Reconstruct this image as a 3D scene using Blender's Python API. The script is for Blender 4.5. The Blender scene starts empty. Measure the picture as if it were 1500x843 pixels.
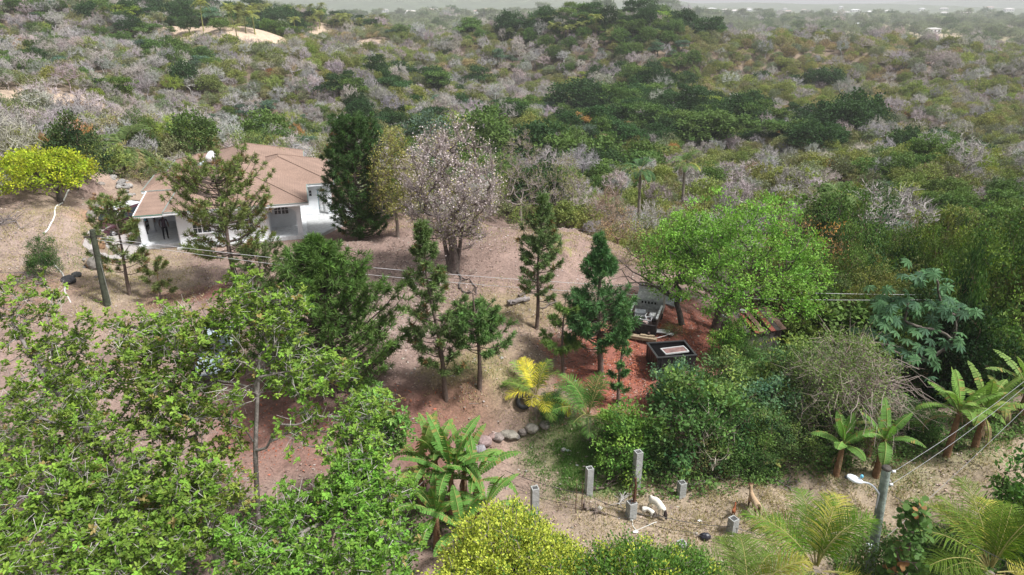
import bpy, math, random
import numpy as np
from mathutils import Vector, Matrix, Euler

R = math.radians
sc = bpy.context.scene
COL = sc.collection

# ------------------------------------------------------------------ camera
PITCH = R(22.2)
FPX = 1013.0                       # focal length in pixels of the 1500 px wide photograph
CAM = np.array([0.0, 0.0, 20.0])
cam = bpy.data.objects.new('camera', bpy.data.cameras.new('camera'))
COL.objects.link(cam); sc.camera = cam
cam.location = CAM; cam.rotation_euler = (R(90) - PITCH, 0, 0)
cam.data.sensor_width = 36.0; cam.data.lens = 36.0 * FPX / 1500.0
cam.data.clip_start = 0.1; cam.data.clip_end = 30000.0

# ------------------------------------------------------------------ light
SUN_EL, SUN_ROT = R(57), R(112)    # high sun behind thin cloud, to the right and a little behind
wd = bpy.data.worlds.new('World'); sc.world = wd; wd.use_nodes = True
wn = wd.node_tree
bg = wn.nodes['Background']
sky = wn.nodes.new('ShaderNodeTexSky'); sky.sky_type = 'NISHITA'
sky.sun_disc = False; sky.sun_elevation = SUN_EL; sky.sun_rotation = SUN_ROT
sky.dust_density = 4.0; sky.air_density = 1.0; sky.ozone_density = 1.0
hs = wn.nodes.new('ShaderNodeHueSaturation'); hs.inputs['Saturation'].default_value = 0.35
wn.links.new(sky.outputs[0], hs.inputs['Color']); wn.links.new(hs.outputs[0], bg.inputs['Color'])
bg.inputs['Strength'].default_value = 0.075
sun = bpy.data.objects.new('sun', bpy.data.lights.new('sun', 'SUN')); COL.objects.link(sun)
sun.data.energy = 2.9; sun.data.angle = R(8); sun.data.color = (1.0, 0.985, 0.965)
sdir = Vector((math.sin(SUN_ROT) * math.cos(SUN_EL), math.cos(SUN_ROT) * math.cos(SUN_EL), math.sin(SUN_EL)))
sun.rotation_euler = sdir.to_track_quat('Z', 'Y').to_euler()
sc.view_settings.view_transform = 'Standard'; sc.view_settings.look = 'None'
sc.view_settings.exposure = 1.0; sc.view_settings.gamma = 1.0
sc.render.engine = 'CYCLES'
cy = sc.cycles
cy.use_denoising = True; cy.max_bounces = 5; cy.diffuse_bounces = 2; cy.glossy_bounces = 2
cy.transmission_bounces = 3; cy.transparent_max_bounces = 4; cy.volume_bounces = 0
cy.caustics_reflective = False; cy.caustics_refractive = False
try: cy.denoising_input_passes = 'RGB_ALBEDO_NORMAL'; cy.denoising_prefilter = 'ACCURATE'
except Exception: pass

# ------------------------------------------------------------------ pixel -> world helpers (used to measure the photo)
cP, sP = math.cos(PITCH), math.sin(PITCH)
def ray(px, py):
    x = (px - 750.0) / FPX; y = -(py - 421.5) / FPX
    return np.array([x, cP + y * sP, -sP + y * cP])
def at(px, py, Y):
    d = ray(px, py); return CAM + d * (Y / d[1])
def atz(px, py, z):
    d = ray(px, py); return CAM + d * ((z - CAM[2]) / d[2])
def project(p):
    p = np.atleast_2d(p) - CAM
    depth = p[:, 1] * cP - p[:, 2] * sP
    up = p[:, 1] * sP + p[:, 2] * cP
    return 750 + FPX * p[:, 0] / depth, 421.5 - FPX * up / depth, depth

# ------------------------------------------------------------------ terrain heights
# (px, py, metres ahead, extra) : the ground below that picture point lies that far ahead
HOUSE_Z = 5.05
CP = []   # (x, y, z)
def cpz(px, py, drop):            # ground seen at this picture point, given its drop below the camera
    p = atz(px, py, 20 - drop); CP.append((p[0], p[1], p[2]))
def cpy(px, Y, drop):             # hidden ground: column px at distance Y with this drop
    depth = Y * cP + drop * sP
    CP.append(((px - 750) / FPX * depth, Y, 20 - drop))
for a in [(952,745,17.4),(1100,760,17.4),(800,760,17.5),(870,665,17.3),(760,640,17.1),(1000,700,17.2),(1230,690,16.8),(1320,720,17.0),
          (1400,665,16.3),(1480,640,15.6),(1180,800,17.6),(900,800,17.6),(650,590,15.9),(700,575,15.8),(770,590,16.0),(600,620,16.2),
          (785,485,15.3),(870,545,15.9),(945,480,15.5),(980,530,16.0),(1060,500,16.0),(720,400,14.6),(660,400,14.6),(600,480,15.2),
          (560,380,14.6),(830,345,14.1),(900,380,14.6),(700,345,14.0),(330,560,15.6),(420,640,16.6),(320,510,15.1),(340,410,14.8),
          (440,357,15.1),(330,370,15.1),(250,368,15.05),(215,350,14.75),(175,335,14.55),(200,300,14.2),(190,262,13.6),(150,480,14.6),
          (100,400,14.2),(60,330,13.6),(20,440,14.0),(20,560,15.0),(200,420,14.6),(500,320,15.1),
          (130,165,14.0),(30,165,13.4),(150,200,14.0)]: cpz(*a)
# behind the crest, valley floor and the far hills (hidden under the scrub)
for a in [(400,72,17.5),(250,70,16.0),(90,62,14.0),(560,66,18.5),(700,62,19),(850,62,20.5),(1000,52,19.5),(1200,45,19.5),(1400,40,19.5),(1480,34,18.5),
          (1150,33,18.2),(1300,30,18),(1450,28,17.2),
          (0,100,13.5),(200,100,15.2),(400,105,18.5),(550,110,22),(700,110,24),(850,105,25),(1000,100,23.5),(1200,100,22.5),(1400,105,22),(1500,100,21),
          (0,170,12),(150,175,14.5),(300,180,17),(450,180,21.5),(600,175,26),(750,175,29),(850,170,31),(1000,165,32),(1150,165,32.5),(1300,175,31),(1500,180,28),
          (0,250,6.0),(150,255,9.0),(300,260,12.5),(450,260,16),(600,260,21.5),(750,250,25),(850,240,25.5),(1000,235,24.5),(1150,235,27),(1300,240,26),(1450,240,26),
          (0,330,-2),(150,330,-1),(300,350,7.5),(360,400,10.0),(450,390,14.0),(520,420,16),(600,350,20.0),(700,330,17),(800,330,12.8),(850,330,9.6),(950,330,10.2),(1050,330,13.6),(1200,320,19.0),(1300,320,20.5),(1400,330,22.5),(1500,320,27),
          (0,450,-4),(150,460,0),(300,480,12),(450,520,22),(600,520,27),(700,480,27),(850,430,18),(1000,430,19),(1200,450,29),(1400,450,32),(1500,450,32),
          (-200,300,-2),(-200,150,8),(-200,60,12),(-150,30,14),(-300,450,-8),(1700,300,30),(1700,150,24),(1700,60,18),(1700,30,16),
          (-150,700,5),(200,700,18),(500,750,28),(750,700,30),(1000,700,31),(1250,700,32),(1600,700,32),
          (-300,1200,20),(300,1200,26),(750,1300,28),(1150,1200,30),(1800,1200,30),(-300,3000,30),(750,3000,30),(1800,3000,30)]: cpy(*a)
CP += [(-10,12,2.6),(0,12,2.3),(10,12,2.3),(-20,14,3.2),(20,14,2.6),(-30,5,3.5),(0,-10,2.2),(30,0,3),(-15,20,3.4),(-25,24,4.4),(0,-60,2),(-80,-40,6),(80,-40,4)]
CP = np.array(CP)
def warp(x, y):
    yy = y + 45.0 + np.sqrt((y + 45.0) ** 2 + 400)   # smooth, always positive
    return np.stack([x / yy * 6.0, np.log(yy) * 4.0], -1)
_W = warp(CP[:, 0], CP[:, 1])
def _tps(r2): return np.where(r2 > 1e-12, 0.5 * r2 * np.log(np.maximum(r2, 1e-12)), 0.0)
_n = len(CP)
_K = _tps(((_W[:, None] - _W[None]) ** 2).sum(-1)) + np.eye(_n) * 0.004
_Pm = np.concatenate([np.ones((_n, 1)), _W], 1)
_A = np.zeros((_n + 3, _n + 3)); _A[:_n, :_n] = _K; _A[:_n, _n:] = _Pm; _A[_n:, :_n] = _Pm.T
_c = np.linalg.solve(_A, np.concatenate([CP[:, 2], np.zeros(3)]))
_rs = np.random.RandomState(3)
_WV = [(_rs.uniform(0, 6.28), _rs.uniform(0, 6.28), w, a) for w, a in
       [(0.9, .02), (1.7, .03), (3.1, .05), (5.3, .07), (8., .08), (13, .1)] for _ in range(3)]
_WF = [(_rs.uniform(0, 6.28), _rs.uniform(0, 6.28), w, a) for w, a in [(28, .3), (45, .7), (75, 1.2), (130, 1.6)] for _ in range(3)]
def waves(x, y, W):
    s = np.zeros_like(x)
    for a, ph, w, amp in W:
        s += amp * np.sin((x * math.cos(a) + y * math.sin(a)) * 6.283 / w + ph + 1.3 * np.sin((y * math.cos(a) - x * math.sin(a)) * 6.283 / (w * 2.3)))
    return s
def sstep(a, b, v):
    t = np.clip((v - a) / (b - a), 0, 1); return t * t * (3 - 2 * t)
# house frame
HO = np.array([-22.5, 43.1]); HA = R(16.6)
HU = np.array([math.cos(HA), math.sin(HA)]); HV = np.array([-math.sin(HA), math.cos(HA)])
def hxy(a, b): return HO + HU * a + HV * b
def gz(x, y):
    x = np.asarray(x, float); y = np.asarray(y, float); sh = x.shape
    xf = x.ravel(); yf = y.ravel(); out = np.zeros(len(xf))
    W = warp(xf, yf)
    for i in range(0, len(xf), 20000):
        w = W[i:i + 20000]
        out[i:i + 20000] = _tps(((w[:, None] - _W[None]) ** 2).sum(-1)) @ _c[:_n] + _c[_n] + w @ _c[_n + 1:]
    # rock cut left of the drive: the upper terrace stands above it
    d = (xf + 23.9) * 20.2 + (yf - 37.8) * 11.1; d /= math.hypot(20.2, 11.1)
    d = d + 0.5 * np.sin(yf * 1.3) + .25 * np.sin(yf * 3.1 + 1)
    up = (1 - sstep(-.9, .5, d)) * sstep(-14, -5, d) * sstep(36, 44, yf) * (1 - sstep(58, 66, yf))
    out += 1.5 * up
    # ledge along the row of stones
    p = (xf > -9) & (xf < 4)
    le = sstep(24.6, 25.5, yf + .12 * xf) * (1 - sstep(27, 34, yf)) * sstep(-9, -6, xf) * (1 - sstep(0, 4, xf))
    out += .45 * le
    # level pad of the house
    da = (xf - HO[0]) * HU[0] + (yf - HO[1]) * HU[1]; db = (xf - HO[0]) * HV[0] + (yf - HO[1]) * HV[1]
    pad = sstep(-6, -2, da) * (1 - sstep(12, 15.5, da)) * sstep(-3.5, -.3, db) * (1 - sstep(19, 24, db))
    out = out * (1 - pad) + (HOUSE_Z - .16) * pad
    nf = sstep(55, 140, yf) * (1 - sstep(550, 900, yf)*.6)
    out += waves(xf, yf, _WV) * (1 - .7 * sstep(60, 120, yf)) * (1 - pad) + waves(xf, yf, _WF) * nf
    # hazy hills at the horizon
    r = np.hypot(xf, yf)
    hill = sstep(2600, 4600, r) * (52 + 38 * np.sin(xf / 700. + 1.9) + 20 * np.sin(xf / 260. + 1) + 7 * np.sin(xf / 97.) + 30*np.exp(-((xf-500)/900)**2) + 120*np.exp(-((xf+650)/800)**2))
    out += hill * (1 - sstep(6000, 9000, r))
    out += sstep(1300, 1900, r) * (1 - sstep(1900, 2500, r)) * (10 + 9 * np.sin(xf / 300. + 1.0)) * .8
    return out.reshape(sh)
def gz1(x, y): return float(gz(np.array([x]), np.array([y]))[0])
_ts = np.concatenate([np.linspace(8, 120, 450), np.geomspace(120.5, 5000, 500)])
def ground(px, py):
    d = ray(px, py); d = d / d[1]
    P = CAM[None] + d[None] * _ts[:, None]
    below = P[:, 2] < gz(P[:, 0], P[:, 1])
    i = int(np.argmax(below))
    if not below.any(): return P[-1]
    a, b = _ts[max(i - 1, 0)], _ts[i]
    for _ in range(18):
        m = .5 * (a + b); q = CAM + d * m
        if q[2] < gz1(q[0], q[1]): b = m
        else: a = m
    q = CAM + d * b; q[2] = gz1(q[0], q[1]); return q
def height_for(p, pytop):         # height of a thing standing at p whose top shows at picture row pytop
    px, py, dep = project(p)
    return at(float(px[0]), pytop, p[1])[2] - p[2]

# ------------------------------------------------------------------ mesh collector
class MB:
    def __init__(s): s.V = []; s.C = []; s.F = []; s.n = 0
    def add(s, V, F, col=(1, 1, 1), mat=0, smooth=False):
        V = np.asarray(V, float).reshape(-1, 3); F = np.asarray(F, int)
        if len(V) == 0 or len(F) == 0: return
        c = np.asarray(col, float)
        if c.ndim == 1: c = np.repeat(c[None, :3], len(V), 0)
        s.V.append(V); s.C.append(c); s.F.append((F + s.n, mat, smooth)); s.n += len(V)
    def quads(s, Q, col=(1, 1, 1), mat=0, smooth=False):     # Q (N,k,3)
        Q = np.asarray(Q, float); N, k = Q.shape[:2]
        c = np.asarray(col, float)
        if c.ndim == 2: c = np.repeat(c, k, 0)
        s.add(Q.reshape(-1, 3), np.arange(N * k).reshape(N, k), c, mat, smooth)
    def box(s, c, size, rz=0, col=(1, 1, 1), mat=0, M=None):
        x, y, z = np.array(size) / 2.
        V = np.array([(-x,-y,-z),(x,-y,-z),(x,y,-z),(-x,y,-z),(-x,-y,z),(x,-y,z),(x,y,z),(-x,y,z)])
        if rz: V = V @ rotz(rz).T
        V = V + np.array(c)
        if M is not None: V = V @ np.array(M.to_3x3()).T + np.array(M.translation)
        s.add(V, [(0,3,2,1),(4,5,6,7),(0,1,5,4),(1,2,6,5),(2,3,7,6),(3,0,4,7)], col, mat)
    def prism(s, poly, z0, z1, col=(1, 1, 1), mat=0):
        n = len(poly); P = np.array(poly, float)
        V = np.concatenate([np.c_[P, np.full(n, z0)], np.c_[P, np.full(n, z1)]])
        s.add(V, [[i, (i + 1) % n, n + (i + 1) % n, n + i] for i in range(n)], col, mat)
        s.add(V, [list(range(n, 2 * n))], col, mat); s.add(V, [list(range(n))[::-1]], col, mat)
    def tube(s, P, r, sides=6, col=(1, 1, 1), mat=0, cap=True, smooth=True):
        P = np.asarray(P, float); n = len(P)
        if n < 2: return
        r = np.broadcast_to(np.asarray(r, float), (n,))
        T = np.gradient(P, axis=0); T /= np.linalg.norm(T, axis=1)[:, None] + 1e-9
        ref = np.array([0, 0, 1.]) if abs(T[0][2]) < .9 else np.array([1., 0, 0])
        A = np.cross(T, ref); A /= np.linalg.norm(A, axis=1)[:, None] + 1e-9
        B = np.cross(T, A)
        an = np.arange(sides) * 2 * math.pi / sides
        V = P[:, None] + r[:, None, None] * (A[:, None] * np.cos(an)[None, :, None] + B[:, None] * np.sin(an)[None, :, None])
        i = np.arange(n - 1)[:, None] * sides; j = np.arange(sides)[None]; j2 = (j + 1) % sides
        F = np.stack([i + j, i + sides + j, i + sides + j2, i + j2], -1).reshape(-1, 4)
        c = np.asarray(col, float)
        if c.ndim == 2: c = np.repeat(c, sides, 0)
        s.add(V.reshape(-1, 3), F, c, mat, smooth)
        if cap:
            cc = c[:3] if c.ndim == 1 else c[0]
            s.add(V[0], [list(range(sides))], cc, mat); s.add(V[-1], [list(range(sides))[::-1]], cc, mat)
    def lathe(s, prof, c=(0, 0, 0), sides=16, col=(1, 1, 1), mat=0, smooth=True, axis=2):
        prof = np.array(prof, float); n = len(prof)
        an = np.arange(sides) * 2 * math.pi / sides
        V = np.stack([prof[:, None, 0] * np.cos(an), prof[:, None, 0] * np.sin(an), np.repeat(prof[:, 1:2], sides, 1)], -1)
        if axis == 0: V = V[..., [2, 0, 1]]
        if axis == 1: V = V[..., [0, 2, 1]]
        i = np.arange(n - 1)[:, None] * sides; j = np.arange(sides)[None]; j2 = (j + 1) % sides
        F = np.stack([i + j, i + j2, i + sides + j2, i + sides + j], -1).reshape(-1, 4)
        s.add(V.reshape(-1, 3) + np.array(c), F, col, mat, smooth)
    def merge(s, o, mat=0):
        for V, C, (F, m, sm) in zip(o.V, o.C, o.F): pass
    def mesh(s, name, mats):
        me = bpy.data.meshes.new(name)
        V = np.concatenate(s.V); C = np.concatenate(s.C)
        li = []; st = []; tot = []; mi = []; sm = []; off = 0
        for F, m, smooth in s.F:
            k = F.shape[1]; N = len(F)
            li.append(F.ravel()); st.append(off + np.arange(N) * k); tot.append(np.full(N, k)); off += N * k
            mi.append(np.full(N, m)); sm.append(np.full(N, smooth))
        li = np.concatenate(li).astype('i'); st = np.concatenate(st).astype('i'); tot = np.concatenate(tot).astype('i')
        me.vertices.add(len(V)); me.vertices.foreach_set('co', V.astype('f').ravel())
        me.loops.add(len(li)); me.loops.foreach_set('vertex_index', li)
        me.polygons.add(len(st)); me.polygons.foreach_set('loop_start', st)
        try: me.polygons.foreach_set('loop_total', tot)
        except Exception: pass
        me.polygons.foreach_set('material_index', np.concatenate(mi).astype('i'))
        me.polygons.foreach_set('use_smooth', np.concatenate(sm).astype(bool))
        me.attributes.new('col', 'FLOAT_COLOR', 'POINT')
        me.attributes['col'].data.foreach_set('color', np.c_[C, np.ones(len(C))].astype('f').ravel())
        for m in (mats if isinstance(mats, (list, tuple)) else [mats]): me.materials.append(m)
        me.update(calc_edges=True)
        return me
    def obj(s, name, mats, parent=None, loc=(0, 0, 0), rz=0.):
        o = bpy.data.objects.new(name, s.mesh(name, mats)); COL.objects.link(o)
        o.location = loc; o.rotation_euler = (0, 0, rz)
        if parent: o.parent = parent
        return o
def rotz(a):
    c, s = math.cos(a), math.sin(a); return np.array([(c, -s, 0), (s, c, 0), (0, 0, 1)])
def unit(v):
    v = np.asarray(v, float); return v / (np.linalg.norm(v, axis=-1, keepdims=True) + 1e-9)

def tag(o, label=None, cat=None, group=None, kind=None):
    if label: o['label'] = label
    if cat: o['category'] = cat
    if group: o['group'] = group
    if kind: o['kind'] = kind
    return o
def thing(name, label, cat, loc=(0, 0, 0), rz=0., group=None):
    o = bpy.data.objects.new(name, None); COL.objects.link(o)
    o.empty_display_size = .3; o.location = loc; o.rotation_euler = (0, 0, rz)
    return tag(o, label, cat, group)
_kids = {}
def copy_tree(root, loc, rz=0., scale=None, label=None, group=None):
    def cp(o, par):
        c = o.copy(); COL.objects.link(c)
        if par: c.parent = par
        for ch in list(o.children): cp(ch, c)
        return c
    c = cp(root, None); c.location = loc; c.rotation_euler = (0, 0, rz)
    if scale is not None: c.scale = scale if hasattr(scale, '__len__') else (scale,) * 3
    if label: c['label'] = label
    if group: c['group'] = group
    return c

# ------------------------------------------------------------------ materials
def nmat(name):
    m = bpy.data.materials.new(name); m.use_nodes = True
    nt = m.node_tree; return m, nt, nt.nodes, nt.links, nt.nodes['Principled BSDF']
def mixc(N, L, a, b, fac=1.0, mode='MULTIPLY'):
    x = N.new('ShaderNodeMix'); x.data_type = 'RGBA'; x.blend_type = mode
    if isinstance(fac, (int, float)): x.inputs[0].default_value = fac
    else: L.new(fac, x.inputs[0])
    for s, v in ((6, a), (7, b)):
        if isinstance(v, tuple): x.inputs[s].default_value = v if len(v) == 4 else (*v, 1)
        else: L.new(v, x.inputs[s])
    return x.outputs[2]
def noise(N, L, scale, detail=4, rough=.6, lo=0., hi=1., coord='Object'):
    tc = N.new('ShaderNodeTexCoord'); n = N.new('ShaderNodeTexNoise')
    n.inputs['Scale'].default_value = scale; n.inputs['Detail'].default_value = detail; n.inputs['Roughness'].default_value = rough
    L.new(tc.outputs[coord], n.inputs['Vector'])
    r = N.new('ShaderNodeMapRange'); r.inputs[1].default_value = .3; r.inputs[2].default_value = .7
    r.inputs[3].default_value = lo; r.inputs[4].default_value = hi
    L.new(n.outputs['Fac'], r.inputs[0]); return r.outputs[0], n
def gray(N, L, v):
    c = N.new('ShaderNodeCombineColor')
    for i in range(3): L.new(v, c.inputs[i])
    return c.outputs[0]
def vcol(N, name='col', typ='GEOMETRY'):
    a = N.new('ShaderNodeAttribute'); a.attribute_type = typ; a.attribute_name = name; return a.outputs['Color']
def mat_leaf(name, tint=False, trans=.35, rough=.45, spec=.35, back=None):
    m, nt, N, L, b = nmat(name)
    c = vcol(N)
    if tint: c = mixc(N, L, c, vcol(N, 'tint', 'INSTANCER'))
    L.new(c, b.inputs['Base Color']); b.inputs['Roughness'].default_value = rough
    b.inputs['Specular IOR Level'].default_value = spec
    t = N.new('ShaderNodeBsdfTranslucent')
    tc = mixc(N, L, c, (1.1, 1.25, .6)); L.new(tc, t.inputs['Color'])
    mx = N.new('ShaderNodeMixShader'); mx.inputs[0].default_value = trans
    L.new(b.outputs[0], mx.inputs[1]); L.new(t.outputs[0], mx.inputs[2])
    L.new(mx.outputs[0], N['Material Output'].inputs['Surface']); return m
def mat_col(name, rough=.8, spec=.2, nscale=None, amt=.3, bump=0, tint=False, metal=0., bscale=None):
    m, nt, N, L, b = nmat(name)
    c = vcol(N)
    if tint: c = mixc(N, L, c, vcol(N, 'tint', 'INSTANCER'))
    if nscale:
        v, n = noise(N, L, nscale, 5, .65, 1 - amt, 1 + amt * .6)
        c = mixc(N, L, c, gray(N, L, v))
    if bump:
        v2, n2 = noise(N, L, bscale or (nscale or 5) * 2, 4, .6)
        bp = N.new('ShaderNodeBump'); bp.inputs['Strength'].default_value = bump; bp.inputs['Distance'].default_value = .03
        L.new(v2, bp.inputs['Height']); L.new(bp.outputs[0], b.inputs['Normal'])
    L.new(c, b.inputs['Base Color']); b.inputs['Roughness'].default_value = rough
    b.inputs['Specular IOR Level'].default_value = spec; b.inputs['Metallic'].default_value = metal
    return m
M_leaf = mat_leaf('leaf', rough=.6, spec=.14, trans=.3)
M_needle = mat_leaf('needle', trans=.2, rough=.6, spec=.12)
M_dry = mat_leaf('dry_leaf', trans=.15, rough=.8, spec=.1)
M_scrub = mat_leaf('scrub_leaf', tint=True, trans=.28, rough=.7, spec=.1)
M_twig = mat_col('twig', .9, .1, tint=True)
M_bark = mat_col('bark', .9, .15, 6., .45, .6)
M_barkf = mat_col('bark_plain', .9, .1)
M_rock = mat_col('rock', .85, .2, 3., .45, .7, bscale=5)
M_conc = mat_col('concrete', .85, .25, 5., .25, .3)
M_paint = mat_col('painted_metal', .4, .5, 2., .12)
M_rust = mat_col('rusty_metal', .75, .3, 6., .5, .3)
M_plast = mat_col('smooth_surface', .45, .4)
# ================================================================== ground sheet
def gblob(x, y, cx, cy, r, asp=1., soft=.5):
    wob = .18 * np.sin(x * 1.7 + y * .9 + cx) + .14 * np.sin(y * 2.3 - x * 1.1) + .1 * np.sin(x * 5.1 + 2) * np.sin(y * 4.3)
    d = np.hypot((x - cx), (y - cy) / asp) / r + wob * .8
    return 1 - sstep(1 - soft, 1 + soft * .5, d)
LITTER = (.225, .172, .152); TAN = (.275, .235, .18); OLIVE = (.215, .195, .095); RED = (.215, .09, .07); GREEN = (.10, .165, .045)
BROWN = (.20, .125, .10); PALE = (.46, .38, .30); DARKR = (.16, .08, .065); GREYL = (.25, .205, .185)
ZONES = [  # px, py, radius m, aspect, colour, strength
    (100,360,7,1.6,TAN,.6),(190,430,4,1.5,TAN,.8),(60,350,3.5,1,GREYL,.7),(30,500,5,1,LITTER,.8),(30,420,3,1,BROWN,.6),
    (1000,760,6,1,TAN,.75),(1150,720,6,1,TAN,.8),(1300,700,7,1,TAN,.6),(1440,690,6,1,TAN,.8),(1250,760,5,1,TAN,.8),(850,740,5,1,TAN,.4),
    (700,545,2.6,.8,OLIVE,.75),(760,455,3.8,.6,OLIVE,.5),(600,430,3,1.,OLIVE,.15),(800,520,2,1,OLIVE,.3),
    (920,520,3.8,1.2,RED,.95),(1000,490,3.4,1.1,RED,.9),(880,570,2.5,1,RED,.9),(960,455,2.5,.8,RED,.6),(1040,480,2.8,1,RED,.8),(930,600,2,1,RED,.7),
    (620,625,2.6,.9,DARKR,.8),(700,600,2,.7,BROWN,.5),(420,640,2.8,1,DARKR,.55),(370,600,2.4,1,DARKR,.4),(270,440,2.2,.9,DARKR,.7),(330,420,2.5,.8,DARKR,.7),(480,350,2.5,.6,BROWN,.7),
    (560,440,3.5,1.3,GREYL,.7),(600,480,2.5,1,GREYL,.5),(550,340,3,.8,BROWN,.4),
    (820,665,1.5,.9,GREEN,.9),(870,690,2.1,.8,GREEN,.9),(790,650,.9,.7,GREEN,.5),(1400,655,1.5,.8,GREEN,.35),(1310,685,1.6,.7,GREEN,.3),
    (800,600,2.5,.7,TAN,.3),(760,690,2,.8,LITTER,.5),
    (146,330,.9,2.6,(.36,.2,.11),.55),(165,270,2.,1,PALE,.3),(215,275,3,1,TAN,.4),
    (120,166,15,1.,PALE,.95),(40,166,12,1.,PALE,.7),(200,290,2,1,TAN,.5)]
def far_col(x, y):
    base = np.array([.165, .135, .105]); c = np.repeat(base[None], len(x), 0)
    t = sstep(420, 560, y)[:, None]; c = c * (1 - t) + np.array([[.27, .25, .165]]) * t
    t = sstep(1150, 1500, y)[:, None]; c = c * (1 - t) + np.array([[.10, .13, .075]]) * t  # hazy green put into the farthest ground so it reads as blue haze
    n = waves(x, y, [(.3, 1, 33, .5), (1.4, 2, 21, .5), (2.5, .3, 57, .5)])
    c *= (1 + .18 * n)[:, None]
    return c
def build_ground():
    nu = 340
    v = np.concatenate([np.linspace(-40, 8, 18), np.linspace(8.6, 62, 240), np.geomspace(62.6, 9500, 330)])
    # ribbons that widen with distance
    u = np.linspace(-1.35, 1.35, nu)
    U, Y = np.meshgrid(u, v); X = U * (np.maximum(Y, 0) + 38)
    Z = gz(X, Y)
    V = np.stack([X, Y, Z], -1).reshape(-1, 3)
    x, y = V[:, 0], V[:, 1]
    near = np.repeat(np.array(LITTER)[None], len(V), 0)
    nn = waves(x, y, [(.5, 1, 6, .5), (1.9, 2, 3.7, .5), (2.8, .3, 9, .5)])
    near *= (1 + .07 * nn)[:, None]
    t = sstep(66, 84, y + 3 * np.sin(x * .2))
    c = near * (1 - t)[:, None] + far_col(x, y) * t[:, None]
    for px, py, r, asp, col, st in ZONES:
        p = ground(px, py); k = gblob(x, y, p[0], p[1], r, asp) * st
        c = c * (1 - k)[:, None] + np.array(col)[None] * k[:, None]
    for px, py, Y0, r, asp, col, st in FARZ:
        p = ground(px, py); k = gblob(x / 8., y / 8., p[0] / 8, p[1] / 8, r / 8., asp) * st
        c = c * (1 - k)[:, None] + np.array(col)[None] * k[:, None]
    mb = MB(); nv = len(v)
    i = np.arange(nv - 1)[:, None] * nu; j = np.arange(nu - 1)[None]
    F = np.stack([i + j, i + j + 1, i + nu + j + 1, i + nu + j], -1).reshape(-1, 4)
    mb.add(V, F, c, 0, True)
    m, nt, N, L, b = nmat('ground_soil')
    cc = vcol(N)
    a, _ = noise(N, L, .8, 6, .7, .72, 1.22); cc = mixc(N, L, cc, gray(N, L, a))
    a, n1 = noise(N, L, 9, 3, .7, .7, 1.25); cc = mixc(N, L, cc, gray(N, L, a))
    a, n2 = noise(N, L, 34, 2, .5, 0, 1)
    cc = mixc(N, L, cc, mixc(N, L, cc, (1.35, 1.2, 1.1)), a, 'MIX')
    bp = N.new('ShaderNodeBump'); bp.inputs['Strength'].default_value = .6; bp.inputs['Distance'].default_value = .06
    L.new(n1.outputs['Fac'], bp.inputs['Height']); L.new(bp.outputs[0], b.inputs['Normal'])
    L.new(cc, b.inputs['Base Color']); b.inputs['Roughness'].default_value = .95; b.inputs['Specular IOR Level'].default_value = .1
    o = mb.obj('ground', m); tag(o, kind='structure'); return o
FARZ = [(345,45,330,30,1.3,PALE,.95),(400,48,345,24,1.2,PALE,.9),(480,62,330,24,1.0,PALE,.9),(520,70,320,14,1,PALE,.8),(445,58,330,14,1,PALE,.7),
        (1155,32,330,12,1,PALE,.6),(1190,65,250,10,1,(.22,.13,.12),.6),(1340,90,240,14,1,(.25,.16,.13),.7),(880,40,300,8,1.5,PALE,.5),(770,150,200,6,1,(.25,.18,.15),.6),
        (1250,60,560,90,.5,PALE,.6),(1400,50,600,90,.4,PALE,.6),(1280,42,800,130,.3,(.5,.36,.28),.7),(1100,30,800,120,.4,(.22,.24,.15),.4)]
ground_o = build_ground()
# far country green-grey is done by the woods further down
def build_haze():
    mb = MB(); mb.box((0, 4600, 130), (26000, 9600, 360))
    m = bpy.data.materials.new('haze_air'); m.use_nodes = True; nt = m.node_tree
    nt.nodes.remove(nt.nodes['Principled BSDF'])
    v = nt.nodes.new('ShaderNodeVolumePrincipled'); v.inputs['Density'].default_value = HAZE
    v.inputs['Color'].default_value = (.97, .985, 1, 1); v.inputs['Anisotropy'].default_value = .1
    nt.links.new(v.outputs[0], nt.nodes['Material Output'].inputs['Volume'])
    o = mb.obj('haze', m); tag(o, 'pale dusty air over the whole valley', 'haze', kind='stuff')
HAZE = .00025
build_haze()
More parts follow.
